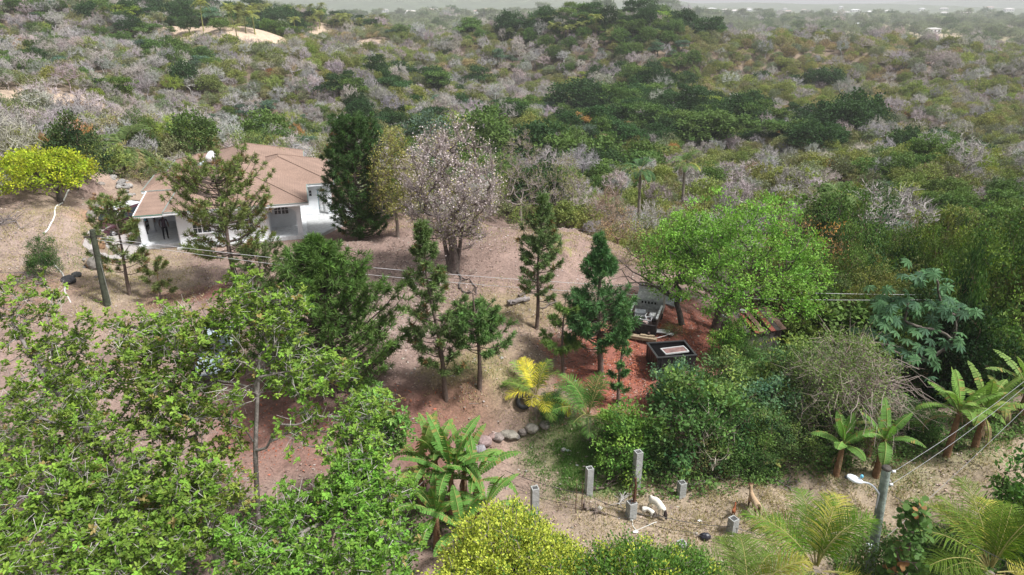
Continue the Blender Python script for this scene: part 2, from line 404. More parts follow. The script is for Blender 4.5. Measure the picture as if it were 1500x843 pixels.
# ================================================================== plant growing helpers
def jit(rs, col, n, v=.18, hue=.06):
    c = np.array(col)[None] * (1 + rs.uniform(-v, v, (n, 1)))
    return np.clip(c * (1 + rs.uniform(-hue, hue, (n, 3))), 0, 1)
def rand_dir(rs, n):
    return unit(rs.normal(size=(n, 3)))
def perp(d, rs):
    a = np.cross(d, rs.normal(size=d.shape)); return unit(a)
def leaves(mb, base, d, nrm, L, W, col, mat=0, mid=.55, droop=0.):
    """one kite shaped leaf per row"""
    n = len(base); L = np.broadcast_to(L, (n,))[:, None]; W = np.broadcast_to(W, (n,))[:, None]
    s = unit(np.cross(d, nrm)); t = base + d * L
    if droop: t = t - np.array([0, 0, 1.]) * L * droop
    m = base + d * L * mid
    Q = np.stack([base, m + s * W * .5, t, m - s * W * .5], 1)
    mb.quads(Q, col, mat)
def leaves6(mb, base, d, nrm, L, W, col, mat=0, fold=.15, mid=.5):
    """broader leaf of two folded halves"""
    n = len(base); L = np.broadcast_to(L, (n,))[:, None]; W = np.broadcast_to(W, (n,))[:, None]
    s = unit(np.cross(d, nrm)); nn = unit(np.cross(s, d)); t = base + d * L - nn * L * .12
    m1 = base + d * L * mid * .6; m2 = base + d * L * (mid + .28)
    up = nn * W * fold
    A = np.stack([base, m1 + s * W * .42 + up, m2 + s * W * .46 + up, t], 1)
    B = np.stack([base, t, m2 - s * W * .46 + up, m1 - s * W * .42 + up], 1)
    mb.quads(A, col, mat); mb.quads(B, np.asarray(col) * .93, mat)
def strips(mb, A, B, w, col, mat=0, rs=None):
    """thin straight twigs as ribbons"""
    d = B - A; s = unit(np.cross(d, (rs or np.random).normal(size=d.shape))) * (np.broadcast_to(w, (len(A),))[:, None] * .5)
    mb.quads(np.stack([A - s, A + s, B + s * .4, B - s * .4], 1), col, mat)
def clump_pts(rs, n, shape='dome', r=1., h=1., z0=0.):
    """tips of a crown: points in its outer volume"""
    out = []
    while len(out) < n:
        p = rs.uniform(-1, 1, 3); q = np.linalg.norm(p)
        if q > 1 or q < .45: continue
        if shape == 'dome' and p[2] < -.35: continue
        out.append(p)
    p = np.array(out); p[:, 0] *= r; p[:, 1] *= r
    p[:, 2] = z0 + (p[:, 2] * .5 + .5) * h
    return p
def grow(mb, rs, tips, trunk, r0, col, mat=0, sides=5, wig=.08, minr=.006, power=.5, up=.25, seg=4, colj=.1, near=.6):
    """branches reaching every tip from the trunk polyline; returns the last direction of each tip"""
    nodes = [np.array(p, float) for p in trunk]; parent = [-1] + list(range(len(trunk) - 1))
    plen = [0.]
    for i in range(1, len(nodes)): plen.append(plen[-1] + np.linalg.norm(nodes[i] - nodes[i - 1]))
    chains = [list(range(len(trunk)))]
    order = np.argsort(np.linalg.norm(tips - nodes[-1], axis=1) + rs.uniform(0, .3, len(tips)))
    dirs = np.zeros_like(tips); NA = np.array(nodes); PL = np.array(plen)
    ns = len(trunk); nid = len(nodes); cap = ns + len(tips) * seg
    NA = np.zeros((cap, 3)); NA[:ns] = nodes; PLn = np.zeros(cap); PLn[:ns] = plen; par = np.full(cap, -1); par[:ns] = parent
    lo = max(1, int(ns * .4)); cnt = ns
    for ti in order:
        t = tips[ti]; c = NA[lo:cnt]
        dv = t - c; dist = np.linalg.norm(dv, axis=1)
        down = np.maximum(0, -dv[:, 2] + dist * .05)
        k = int(np.argmin(dist + near * .25 * PLn[lo:cnt] + down * 1.2)) + lo
        a = NA[k]; D = t - a; Ld = np.linalg.norm(D); off = rs.normal(size=3) * wig * Ld
        prev = k; ch = [k]
        for j in range(1, seg + 1):
            f = j / seg
            p = a + D * f + off * math.sin(f * math.pi) + np.array([0, 0, up * Ld * (f * (1 - f)) * -1.0 + up * Ld * f * (1 - f) * .4])
            if j < seg: p = p + rs.normal(size=3) * wig * Ld * .25
            NA[cnt] = p; par[cnt] = prev; PLn[cnt] = PLn[prev] + Ld / seg; ch.append(cnt); prev = cnt; cnt += 1
        dirs[ti] = NA[ch[-1]] - NA[ch[-2]]; chains.append(ch)
    load = np.zeros(cnt)
    for ch in chains[1:]: load[ch[-1]] += 1
    for i in range(cnt - 1, 0, -1):
        if par[i] >= 0: load[par[i]] += load[i]
    rad = np.maximum(minr, r0 * (load / max(1, len(tips))) ** power)
    rad[:ns] = np.linspace(r0 * 1.15, max(rad[ns - 1], r0 * .3), ns); rad[0] = r0 * 1.4
    for ci, ch in enumerate(chains):
        rr = rad[ch].copy()
        if ci: rr[0] = min(rr[0], rr[1] * 1.35); rr[-1] = min(rr[-1], minr)
        mb.tube(NA[ch], rr, sides if rr[0] > r0 * .18 else max(3, sides - 2), np.array(col) * (1 + rs.uniform(-colj, colj)), mat, cap=False)
    return unit(dirs)
def tufts(mb, rs, tips, dirs, k, rad, L, W, col, mat=0, upb=.5, v=.25, hue=.08, six=False):
    """k leaves scattered round every tip"""
    n = len(tips); tot = n * k
    b = np.repeat(tips, k, 0) + rs.normal(size=(tot, 3)) * rad * np.array([1, 1, .7])
    d = unit(np.repeat(dirs, k, 0) * .5 + rs.normal(size=(tot, 3)) * .8 + np.array([0, 0, .05]))
    nr = unit(rs.normal(size=(tot, 3)) * .6 + np.array([0, 0, upb]))
    cc = jit(rs, col, tot, v, hue) if np.ndim(col) == 1 else np.repeat(col, k, 0) * (1 + rs.uniform(-v, v, (tot, 1)))
    (leaves6 if six else leaves)(mb, b, d, nr, L * rs.uniform(.7, 1.2, tot), W * rs.uniform(.8, 1.2, tot), cc, mat)

# ================================================================== small prototypes for the scrub
def proto_bare(seed, joined=True, h=1.):
    rs = np.random.RandomState(seed); w = MB()
    n = 90; tips = clump_pts(rs, n, 'dome', .48, .72, .28)
    tips *= np.array([1, 1, 1.]); tips[:, 2] += rs.uniform(-.05, .08, n)
    dr = grow(w, rs, tips, [(0, 0, -.05), (.01, 0, .1), (.02, .01, .22)], .028, (1, 1, 1), 0, 4, .12, .0035, .45, seg=3)
    k = 12; B = np.repeat(tips, k, 0) - np.repeat(dr, k, 0) * rs.uniform(0, .2, (n * k, 1))
    E = B + unit(np.repeat(dr, k, 0) * .5 + rs.normal(size=(n * k, 3)) * .55 + np.array([0, 0, .35])) * rs.uniform(.05, .16, (n * k, 1))
    strips(w, B, E, .0085, jit(rs, (1.0, 1.0, 1.0), n * k, .18, .04), 0, rs)
    return w
def proto_scrub(seed):            # thin leafy bush with twigs showing
    rs = np.random.RandomState(seed); w = MB()
    n = 90; tips = clump_pts(rs, n, 'dome', .55, .85, .03)
    tips[:, :2] *= rs.uniform(.7, 1.15, (n, 1))
    dr = grow(w, rs, tips, [(0, 0, -.05), (.01, 0, .04), (.0, .01, .1)], .02, (.55, .5, .48), 1, 4, .12, .004, .45, seg=2)
    k = 5; B = np.repeat(tips, k, 0); E = B + unit(rs.normal(size=(n * k, 3)) + np.array([0, 0, .4])) * rs.uniform(.05, .13, (n * k, 1))
    strips(w, B, E, .006, jit(rs, (.75, .7, .7), n * k, .15, .04), 1, rs)
    cl = jit(rs, (1, 1, 1), n, .28, .12)
    tufts(w, rs, tips, dr, 14, .06, .055, .04, cl, 0, .5, .25)
    return w
def proto_leafy(seed):            # full round crown
    rs = np.random.RandomState(seed); w = MB()
    n = 130; tips = clump_pts(rs, n, 'dome', .52, .88, .08)
    lob = rand_dir(rs, 7); q = unit(tips - np.array([0, 0, .5]))
    s = 1 + .28 * np.max(np.maximum(q @ lob.T, 0) ** 6, 1) - .12
    tips = np.array([0, 0, .5]) + (tips - np.array([0, 0, .5])) * s[:, None]
    dr = grow(w, rs, tips, [(0, 0, -.05), (.01, 0, .1), (.0, .01, .22)], .03, (.6, .55, .5), 1, 4, .1, .004, .5, seg=2)
    cl = jit(rs, (1, 1, 1), n, .3, .1)
    tufts(w, rs, tips, unit(tips - np.array([0, 0, .4])), 22, .055, .055, .042, cl, 0, .6, .22)
    return w
def proto_umbrella(seed):         # layered flat crown
    rs = np.random.RandomState(seed); w = MB()
    C = [(rs.uniform(-.4, .4), rs.uniform(-.4, .4), rs.uniform(.45, .85), rs.uniform(.2, .36)) for _ in range(9)]
    T = []
    for x, y, z, r in C:
        m = 16; a = rs.uniform(0, 6.28, m); q = r * np.sqrt(rs.uniform(0, 1, m))
        T.append(np.c_[x + q * np.cos(a), y + q * np.sin(a), z + .06 * (1 - (q / r) ** 2) + rs.uniform(-.02, .02, m)])
    tips = np.concatenate(T); n = len(tips)
    dr = grow(w, rs, tips, [(0, 0, -.05), (.01, 0, .15), (.0, .01, .3)], .03, (.55, .5, .48), 1, 4, .08, .004, .5, seg=2)
    cl = np.repeat(jit(rs, (1, 1, 1), len(C), .25, .08), 16, 0)
    tufts(w, rs, tips, unit(rs.normal(size=(n, 3)) * np.array([1, 1, .2])), 18, .05, .055, .04, cl, 0, 1.2, .2)
    return w
def frond(mb, rs, base, yaw, pitch, L, droop, col, mat=0, nl=26, lw=.05, ll=.35, curl=.5, rcol=(.32, .30, .12), rr=.02, side=0.):
    """one feather leaf of a palm: curved midrib with leaflet pairs"""
    n = 12; s = np.linspace(0, 1, n); el = pitch - droop * s ** 1.3
    dz = np.sin(el); dh = np.cos(el); h = np.cumsum(dh) / n * L; z = np.cumsum(dz) / n * L
    f = np.array([math.cos(yaw), math.sin(yaw), 0]); g = np.array([-math.sin(yaw), math.cos(yaw), 0])
    P = np.array(base)[None] + f[None] * h[:, None] + np.array([0, 0, 1.])[None] * z[:, None] + g[None] * (side * L * s ** 2)[:, None]
    mb.tube(P, np.linspace(rr, rr * .25, n), 4, rcol, mat, cap=False)
    t = np.linspace(.16, .995, nl); idx = t * (n - 1); i0 = np.minimum(idx.astype(int), n - 2); fr = (idx - i0)[:, None]
    Q = P[i0] * (1 - fr) + P[i0 + 1] * fr; T = unit(P[i0 + 1] - P[i0]); S = unit(np.cross(T, np.array([0, 0, 1.]))); U = np.cross(S, T)
    ln = L * ll * np.sin(np.pi * (t * .85 + .12)) ** .6
    for sg in (-1, 1):
        d = unit(T * (.45 + .75 * t[:, None] ** 2) + S * sg + U * (.25 - .1 * curl) + rs.normal(size=T.shape) * .11)
        m = Q + d * ln[:, None] * .5; d2 = unit(d - np.array([0, 0, 1.]) * (curl + rs.uniform(-.25, .35, (nl, 1))))
        e = m + d2 * ln[:, None] * .5; wv = unit(np.cross(d, U + .3 * S * sg)); w_ = lw * L * .3
        c = jit(rs, col, nl, .28, .07)
        mb.quads(np.stack([Q - wv * w_ * .35, Q + wv * w_ * .35, m + wv * w_ * .5, m - wv * w_ * .5], 1), c, mat)
        mb.quads(np.stack([m - wv * w_ * .5, m + wv * w_ * .5, e + wv * .004, e - wv * .004], 1), c * .95, mat)
def proto_palm(seed):
    rs = np.random.RandomState(seed); w = MB()
    w.tube([(0, 0, -.05), (.02, 0, .3), (.03, .02, .68)], [.022, .016, .014], 5, (.8, .75, .7), 1)
    for k in range(16):
        frond(w, rs, (.03, .02, .68), k * 2.4 + rs.uniform(-.2, .2), rs.uniform(-.1, 1.25), rs.uniform(.26, .34), rs.uniform(1.0, 1.6), (1, 1, 1) if k > 3 else (1.3, 1.05, .6), 0, 13, .12, .36, .5, (.9, .9, .5), .006)
    return w
PROTO = {}
def make_protos():
    for kind, fn, nv in (('bare', proto_bare, 4), ('scrub', proto_scrub, 4), ('leafy', proto_leafy, 4), ('umbrella', proto_umbrella, 3), ('palm', proto_palm, 3)):
        ms = [M_twig] if kind == 'bare' else [M_scrub, M_twig]
        PROTO[kind] = [fn(11 * i + 5).mesh('%s_plant_mesh' % kind, ms) for i in range(nv)]
make_protos()
# ================================================================== the dry scrub and woods of the valley
def in_poly(px, py, poly):
    c = np.zeros(len(px), bool); n = len(poly)
    for i in range(n):
        x1, y1 = poly[i]; x2, y2 = poly[(i + 1) % n]
        k = ((y1 > py) != (y2 > py)) & (px < (x2 - x1) * (py - y1) / (y2 - y1 + 1e-9) + x1)
        c ^= k
    return c
# outline of the cleared yard on the ground, traced on the photograph and carried into the place
_clear_px = [(-250,330),(30,292),(130,250),(215,268),(255,262),(380,250),(500,285),(560,332),(640,325),(700,322),(790,322),(860,345),(930,372),(1010,395),(1060,470),(1110,560),(1180,640),(1400,628),(1560,600),(1700,600),(2200,843),(2200,1400),(-1500,1400)]
CLEAR = []
for q in _clear_px:
    if q[1] > 800: p = atz(q[0], q[1], 2.5)
    else:
        p = ground(min(max(q[0], -500), 1900), q[1])
    CLEAR.append((p[0], p[1]))
BARE = [(340,42,0,26,1.),(365,35,0,14,1),(400,48,0,24,1.),(425,55,0,18,1.),(480,62,0,24,.8),(520,72,0,14,1),(445,58,0,14,1),(1250,52,0,60,1.),(1330,58,0,50,1),(1400,52,0,50,1),(1200,40,0,50,1),(1120,35,0,25,1),(1320,40,0,80,1),(1195,70,0,10,1),(1215,85,0,7,1)]
TINT = {'bare': (.43, .395, .375), 'grey': (.38, .35, .33), 'scrub': (.28, .285, .135), 'olive': (.25, .28, .085), 'green': (.115, .185, .05),
        'dark': (.05, .10, .035), 'tan': (.38, .31, .17), 'lime': (.26, .33, .06), 'sage': (.23, .26, .16), 'rust': (.38, .2, .08), 'teal': (.13, .2, .14)}
# rows of the picture (top..bottom) x columns of 100 px : weights of bare b, scrub s, olive o, green g, dark d, tan t
ROWS = [(0, 50), (50, 100), (100, 150), (150, 200), (200, 260), (260, 400), (400, 900)]
GRID = [
 "bsgb bbsg bbds dgss gdsb sst  sgb  gdbo dgbb dbgs gtss tsbg sttg ttgs stgs",
 "bbsg bbbs bgsb bosb sbts sbbo bsot bbgs sgbb stgb bsts tsob ttbs bbst bsos",
 "bbbs bgsb bbsb bbso bosb bods bosb obsb bbos ddbs obst obst ttob bbto bbto",
 "bosb bbbs bsob bbgs bogb dobs bosb obgb dgbb gdsd gdsb odbg bbto bbts bots",
 "ssbb ssbo bssb sosb sbbs sobb bssg gsbs dgsb gsob bbso sobs bsos sgob sbso",
 "ssbb ssbb sobb ssbb sbbt bsbt bsbs bsoo oobs obbt bobs sobb ogbs ogbs oggs",
 "ggo ggo ggo ggo ggo ggo ggo ggo ggo ggd ogd god ggd gdd gdd"]
GRID = [r.split() for r in GRID]
def pick_kind(rs, px, py, patch):
    """kind of plant growing at a spot, read off the photograph"""
    r = 0
    for i, (a, b) in enumerate(ROWS):
        if a <= py < b: r = i
    cx = px / 100. + patch * 1.1 - .05
    c = int(np.clip(cx, 0, 14)); s = GRID[r][c]
    return s[rs.randint(len(s))]
def scatter():
    rs = np.random.RandomState(42); out = []
    y = 34.0; rows = []
    while y < 1500:
        sp = 1.6 + 0.0056 * y
        if y > 430: sp *= 1.9
        half = (y + 20) * .84
        xs = np.arange(-half, half, sp)
        rows.append(np.c_[xs + rs.uniform(-.5, .5, len(xs)) * sp, y + rs.uniform(-.5, .5, len(xs)) * sp, np.full(len(xs), sp)])
        y += sp * .88
    P = np.concatenate(rows); P = P[rs.permutation(len(P))]
    z = gz(P[:, 0], P[:, 1]); W = np.c_[P[:, :2], z]
    keep = ~in_poly(W[:, 0], W[:, 1], CLEAR)
    px, py, dep = project(W)
    keep &= (px > -130) & (px < 1630) & (dep > 20)
    # seen from above the camera's horizon: drop ground that lies behind a nearer crest
    sel = np.where(keep)[0]
    for bx, by, Y0, r, asp in BARE:
        if r == 0: continue
        p = ground(bx, by); k = gblob(W[:, 0] / 8, W[:, 1] / 8, p[0] / 8, p[1] / 8, r / 8., asp)
        keep &= ~(k > rs.uniform(.1, 1.05, len(k)))
    p = ground(120, 166); k = gblob(W[:, 0], W[:, 1], p[0], p[1] - 3, 15, 1.) + gblob(W[:, 0], W[:, 1], ground(40, 166)[0], p[1] - 3, 11, 1.); keep &= k < .4
    for hx, hy in ((1259, 42), (1366, 50), (1275, 22), (1302, 20), (1416, 24), (1218, 25), (663, 17), (632, 19), (602, 21), (671, 48), (715, 25), (946, 18), (323, 17), (369, 20)):
        p = ground(hx, hy); keep &= ~((np.abs(W[:, 0] - p[0]) < 16 + p[1] * .01) & (W[:, 1] < p[1] + 8) & (W[:, 1] > p[1] - 14 - .09 * p[1]))
    W = W[keep]; P = P[keep]; px = px[keep]; py = py[keep]; dep = dep[keep]
    # visibility along the sight line
    vis = np.ones(len(W), bool)
    for t in np.linspace(.15, .97, 26):
        q = CAM + (W + np.array([0, 0, 6.]) - CAM) * t
        vis &= gz(q[:, 0], q[:, 1]) < q[:, 2] + .5
    W = W[vis]; P = P[vis]; px = px[vis]; py = py[vis]; dep = dep[vis]
    patch = waves(W[:, 0], W[:, 1], [(.4, 0, 24, .35), (1.5, 1, 15, .3), (2.6, 2, 37, .35)])
    out = []
    for i in range(len(W)):
        py_c = py[i] - FPX * 3 / dep[i]
        k = pick_kind(rs, px[i], py_c, patch[i]); y = W[i, 1]; sp = P[i, 2]
        u = rs.uniform()
        if k == 'b' and rs.uniform() < .36: k = 's' if rs.uniform() < .6 else 'o'
        if k == 'b': kind, tint, s = 'bare', TINT['bare'] if u < .6 else TINT['grey'], sp * rs.uniform(1.15, 1.75)
        elif k == 's': kind, tint, s = 'scrub', TINT['scrub'] if u < .5 else TINT['sage'], sp * rs.uniform(.95, 1.45)
        elif k == 'o': kind, tint, s = ('scrub' if u < .6 else 'leafy'), TINT['olive'], sp * rs.uniform(1.0, 1.5)
        elif k == 'g': kind, tint, s = ('leafy' if u < .7 else 'umbrella'), TINT['green'] if u < .8 else TINT['teal'], sp * rs.uniform(1.15, 1.8)
        elif k == 'd': kind, tint, s = ('leafy' if u < .5 else 'umbrella'), TINT['dark'] if u < .8 else TINT['green'], sp * rs.uniform(1.5, 2.5)
        else: kind, tint, s = 'scrub', TINT['tan'] if u < .6 else TINT['olive'], sp * rs.uniform(.9, 1.35)
        v = rs.uniform()
        if v < .015: tint = TINT['lime']
        elif v < .02 and y < 200: tint = TINT['rust']
        elif v < .023 and kind != 'bare': kind, tint, s = 'palm', (.13, .17, .06), sp * 2.1
        tint = np.array(tint) * rs.uniform(.78, 1.25) * (1 + rs.uniform(-.08, .08, 3))
        s *= rs.choice([.62, .8, 1., 1.1, 1.35])
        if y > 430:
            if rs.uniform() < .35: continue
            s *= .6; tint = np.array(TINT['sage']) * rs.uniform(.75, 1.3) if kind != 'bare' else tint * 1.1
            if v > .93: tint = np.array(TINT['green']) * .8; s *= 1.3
        if y > 430 and patch[i] > .25 and kind == 'bare': continue
        if s > 0: out.append((kind, W[i], s, tint, rs.randint(0, 100), rs.uniform(0, 6.28), dep[i]))
    # coconut palms on the sunlit knoll and the ridge
    for (bx, by, Y0, wx, wy, n) in [(350,35,335,40,30,34),(270,25,325,25,14,12),(450,30,400,60,30,34),(500,45,380,40,20,18),(640,30,420,60,25,12),(850,25,330,70,8,8),(1030,15,340,60,8,6),(820,60,300,40,20,8)]:
        for _ in range(n):
            q = ground(bx + rs.normal() * wx * .75, max(9, by + rs.normal() * wy * .3))
            if q[1] > 520: continue
            out.append(('palm', q, rs.uniform(8, 11.5), np.array((.26, .29, .10)) * rs.uniform(.7, 1.3), rs.randint(0, 100), rs.uniform(0, 6.28), q[1] + 5))
    # single trees that stand out in the valley
    for (bx, top, Y0, w_, kind, tn) in HERO:
        c = at(bx, top, Y0); q = np.array([c[0], c[1], gz1(c[0], c[1])])
        out.append((kind, q, max(2.5, c[2] - q[2]) if w_ is None else w_, np.array(TINT[tn]), rs.randint(0, 100), rs.uniform(0, 6.28), Y0 * .98))
    return out
HERO = [(848,112,205,15,'leafy','dark'),(870,125,200,11,'leafy','dark'),(1035,185,150,11,'leafy','green'),(1085,125,165,9,'leafy','dark'),(1105,130,170,9,'leafy','dark'),(1120,150,160,9,'umbrella','dark'),
        (1200,140,160,9,'leafy','dark'),(1255,150,160,11,'leafy','dark'),(1225,165,150,9,'umbrella','dark'),(1160,170,150,9,'umbrella','green'),(1070,165,150,10,'umbrella','green'),(1190,180,140,9,'leafy','dark'),
        (1235,175,150,10,'leafy','dark'),(1206,45,245,8,'leafy','dark'),(1231,47,245,9.5,'leafy','dark'),(1173,45,250,7,'leafy','dark'),(1125,45,255,7,'leafy','dark'),(1145,50,250,6,'leafy','dark'),
        (1340,165,135,8,'leafy','dark'),(1395,155,135,8,'leafy','green'),(1440,165,130,8,'leafy','dark'),(1390,130,160,7,'leafy','dark'),(855,185,110,10,'umbrella','green'),(900,190,112,9,'umbrella','dark'),
        (930,200,110,9,'umbrella','green'),(800,175,115,11,'umbrella','dark'),(700,165,120,11,'umbrella','green'),(950,135,170,6,'bare','bare'),(740,120,200,8,'umbrella','dark'),(790,235,70,5.5,'leafy','dark'),
        (130,25,260,8,'leafy','dark'),(55,105,170,7,'leafy','dark'),(268,120,165,6,'leafy','dark'),(360,150,110,5,'leafy','green'),(590,180,90,4,'leafy','green'),(77,60,220,7,'umbrella','dark'),
        (210,30,280,9,'umbrella','dark'),(240,18,290,9,'leafy','dark'),(700,60,260,10,'umbrella','dark'),(625,150,130,8,'scrub','teal'),(1000,165,120,6,'bare','bare'),(1315,270,60,7,'bare','bare'),(880,15,330,9,'leafy','dark'),
        (800,15,330,10,'leafy','dark'),(845,12,330,9,'leafy','dark'),(760,20,330,8,'leafy','green'),(700,25,400,8,'leafy','dark'),(1210,285,62,6.5,'umbrella','green'),(1240,300,60,6,'umbrella','green')]
WOODS = scatter()
cnt = {}
for w_ in WOODS: cnt[w_[0]] = cnt.get(w_[0], 0) + 1
print('woods', len(WOODS), cnt)
WNAME = {'bare': ('bare_tree', 'tree'), 'scrub': ('scrub_bush', 'bush'), 'leafy': ('leafy_tree', 'tree'), 'umbrella': ('umbrella_tree', 'tree'), 'palm': ('coconut_palm', 'palm')}
WDESC = {'bare': 'grey leafless tree', 'scrub': 'thin bush', 'leafy': 'round leafy tree', 'umbrella': 'spreading tree', 'palm': 'coconut palm'}
def zone_of(p):
    px, py, d = project(p); px = float(px[0]); y = p[1]
    side = ['at the left edge', 'on the left', 'left of centre', 'middle left', 'middle right', 'right of centre', 'on the right', 'at the right edge'][int(np.clip(px / 187.5, 0, 7))]
    for lim, w in ((75, 'just past the yard'), (110, 'on the near slope'), (150, 'on the valley floor'), (200, 'low on the far slope'), (260, 'halfway up the far slope'), (1e9, 'high on the far ridge')):
        if y < lim: return '%s, %s' % (w, side)
def tone_of(t, kind):
    l = t[0] * .3 + t[1] * .6 + t[2] * .1
    if kind == 'bare': return 'pale' if l > .42 else ('mid toned' if l > .33 else 'dark')
    if t[0] > t[1] * 1.25: return 'rusty'
    if t[0] > t[1] * .98: return 'straw coloured'
    if l > .24: return 'light'
    return 'bright' if (t[1] > 2 * t[2] and l > .17) else ('mid green' if l > .12 else 'dark')
def far_instancer(name, items, kind):
    """the rest of a kind, far off, as one mass"""
    pcol = bpy.data.collections.new('%s_set' % name)
    for i, me in enumerate(PROTO[kind]):
        pcol.objects.link(bpy.data.objects.new('%s_form_%d' % (name, i), me))
    n = len(items); pm = bpy.data.meshes.new(name)
    pm.vertices.add(n); pm.vertices.foreach_set('co', np.array([i[1] for i in items], 'f').ravel())
    def A(nm, t, f, v):
        pm.attributes.new(nm, t, 'POINT'); pm.attributes[nm].data.foreach_set(f, np.array(v, dtype='i' if t == 'INT' else 'f').ravel())
    A('tint', 'FLOAT_COLOR', 'color', [(*i[3], 1) for i in items]); A('kind', 'INT', 'value', [i[4] % len(PROTO[kind]) for i in items])
    A('rot', 'FLOAT_VECTOR', 'vector', [(0, 0, i[5]) for i in items])
    A('scl', 'FLOAT_VECTOR', 'vector', [(i[2] * (.85 + .33 * ((i[4] * 7) % 10) / 10), i[2] * (.85 + .33 * ((i[4] * 3) % 10) / 10), i[2] * (.72 + .0045 * (i[4] % 100))) for i in items])
    o = bpy.data.objects.new(name, pm); COL.objects.link(o)
    ng = bpy.data.node_groups.new(name, 'GeometryNodeTree')
    ng.interface.new_socket('Geometry', in_out='INPUT', socket_type='NodeSocketGeometry'); ng.interface.new_socket('Geometry', in_out='OUTPUT', socket_type='NodeSocketGeometry')
    N = ng.nodes; L = ng.links; gi = N.new('NodeGroupInput'); go = N.new('NodeGroupOutput')
    ci = N.new('GeometryNodeCollectionInfo'); ci.inputs['Collection'].default_value = pcol; ci.inputs['Separate Children'].default_value = True
    ip = N.new('GeometryNodeInstanceOnPoints'); ip.inputs['Pick Instance'].default_value = True
    def na(nm, t):
        x = N.new('GeometryNodeInputNamedAttribute'); x.data_type = t; x.inputs[0].default_value = nm; return x.outputs[0]
    L.new(gi.outputs[0], ip.inputs['Points']); L.new(ci.outputs[0], ip.inputs['Instance']); L.new(na('kind', 'INT'), ip.inputs['Instance Index'])
    L.new(na('rot', 'FLOAT_VECTOR'), ip.inputs['Rotation']); L.new(na('scl', 'FLOAT_VECTOR'), ip.inputs['Scale']); L.new(ip.outputs[0], go.inputs[0])
    md = o.modifiers.new('spread', 'NODES'); md.node_group = ng
    return o
def plant_woods():
    for kind in WNAME:
        items = sorted([w for w in WOODS if w[0] == kind], key=lambda w: -w[2] / w[6])
        nm, cat = WNAME[kind]; n_ind = 295 - EXTRA.get(kind, 0)
        for it in items[:n_ind]:
            me = PROTO[kind][it[4] % len(PROTO[kind])]
            o = bpy.data.objects.new(nm, me); COL.objects.link(o)
            o.location = it[1]; o.rotation_euler = (0, 0, it[5]); s = it[2]; o.scale = (s * (.85 + .33 * ((it[4] * 7) % 10) / 10), s * (.85 + .33 * ((it[4] * 3) % 10) / 10), s * (.72 + .0045 * (it[4] % 100)))
            o['tint'] = tuple(float(v) for v in it[3])
            z = zone_of(it[1]); tn = tone_of(it[3], kind); sz = ['small', 'middling', 'large'][int(np.clip((it[2] / (1.6 + .0056 * it[1][1]) - 1.0) / .28, 0, 2))]
            d_ = '%s %s %s' % (sz, tn, WDESC[kind]); tag(o, '%s %s' % (d_, z), cat, '%s %s' % (d_.replace('tree', 'trees').replace('bush', 'bushes').replace('palm', 'palms'), z))
        rest = items[n_ind:]
        if rest:
            o = far_instancer({'bare': 'bare_woods', 'scrub': 'scrub_cover', 'leafy': 'green_woods', 'umbrella': 'valley_woods', 'palm': 'palm_grove'}[kind], rest, kind)
            tag(o, '%s cover massed over the far hillsides' % {'bare': 'leafless grey twiggy', 'scrub': 'thin olive scrub', 'leafy': 'round green tree', 'umbrella': 'dark spreading tree', 'palm': 'palm'}[kind], 'woods', kind='stuff')
EXTRA = {'palm': 40, 'leafy': 25, 'bare': 10, 'scrub': 20}
plant_woods()
# ================================================================== single trees of the yard and foreground
GB = (.17, .145, .125)      # grey bark
def crown_tree(name, label, cat, loc, wood, foliage, wood_m=None, leaf_m=None, rz=0., group=None, tname='trunk', cname='crown'):
    t = thing(name, label, cat, loc, rz, group)
    wood.obj(tname, wood_m or M_bark, t); foliage.obj(cname, leaf_m or M_leaf, t); return t

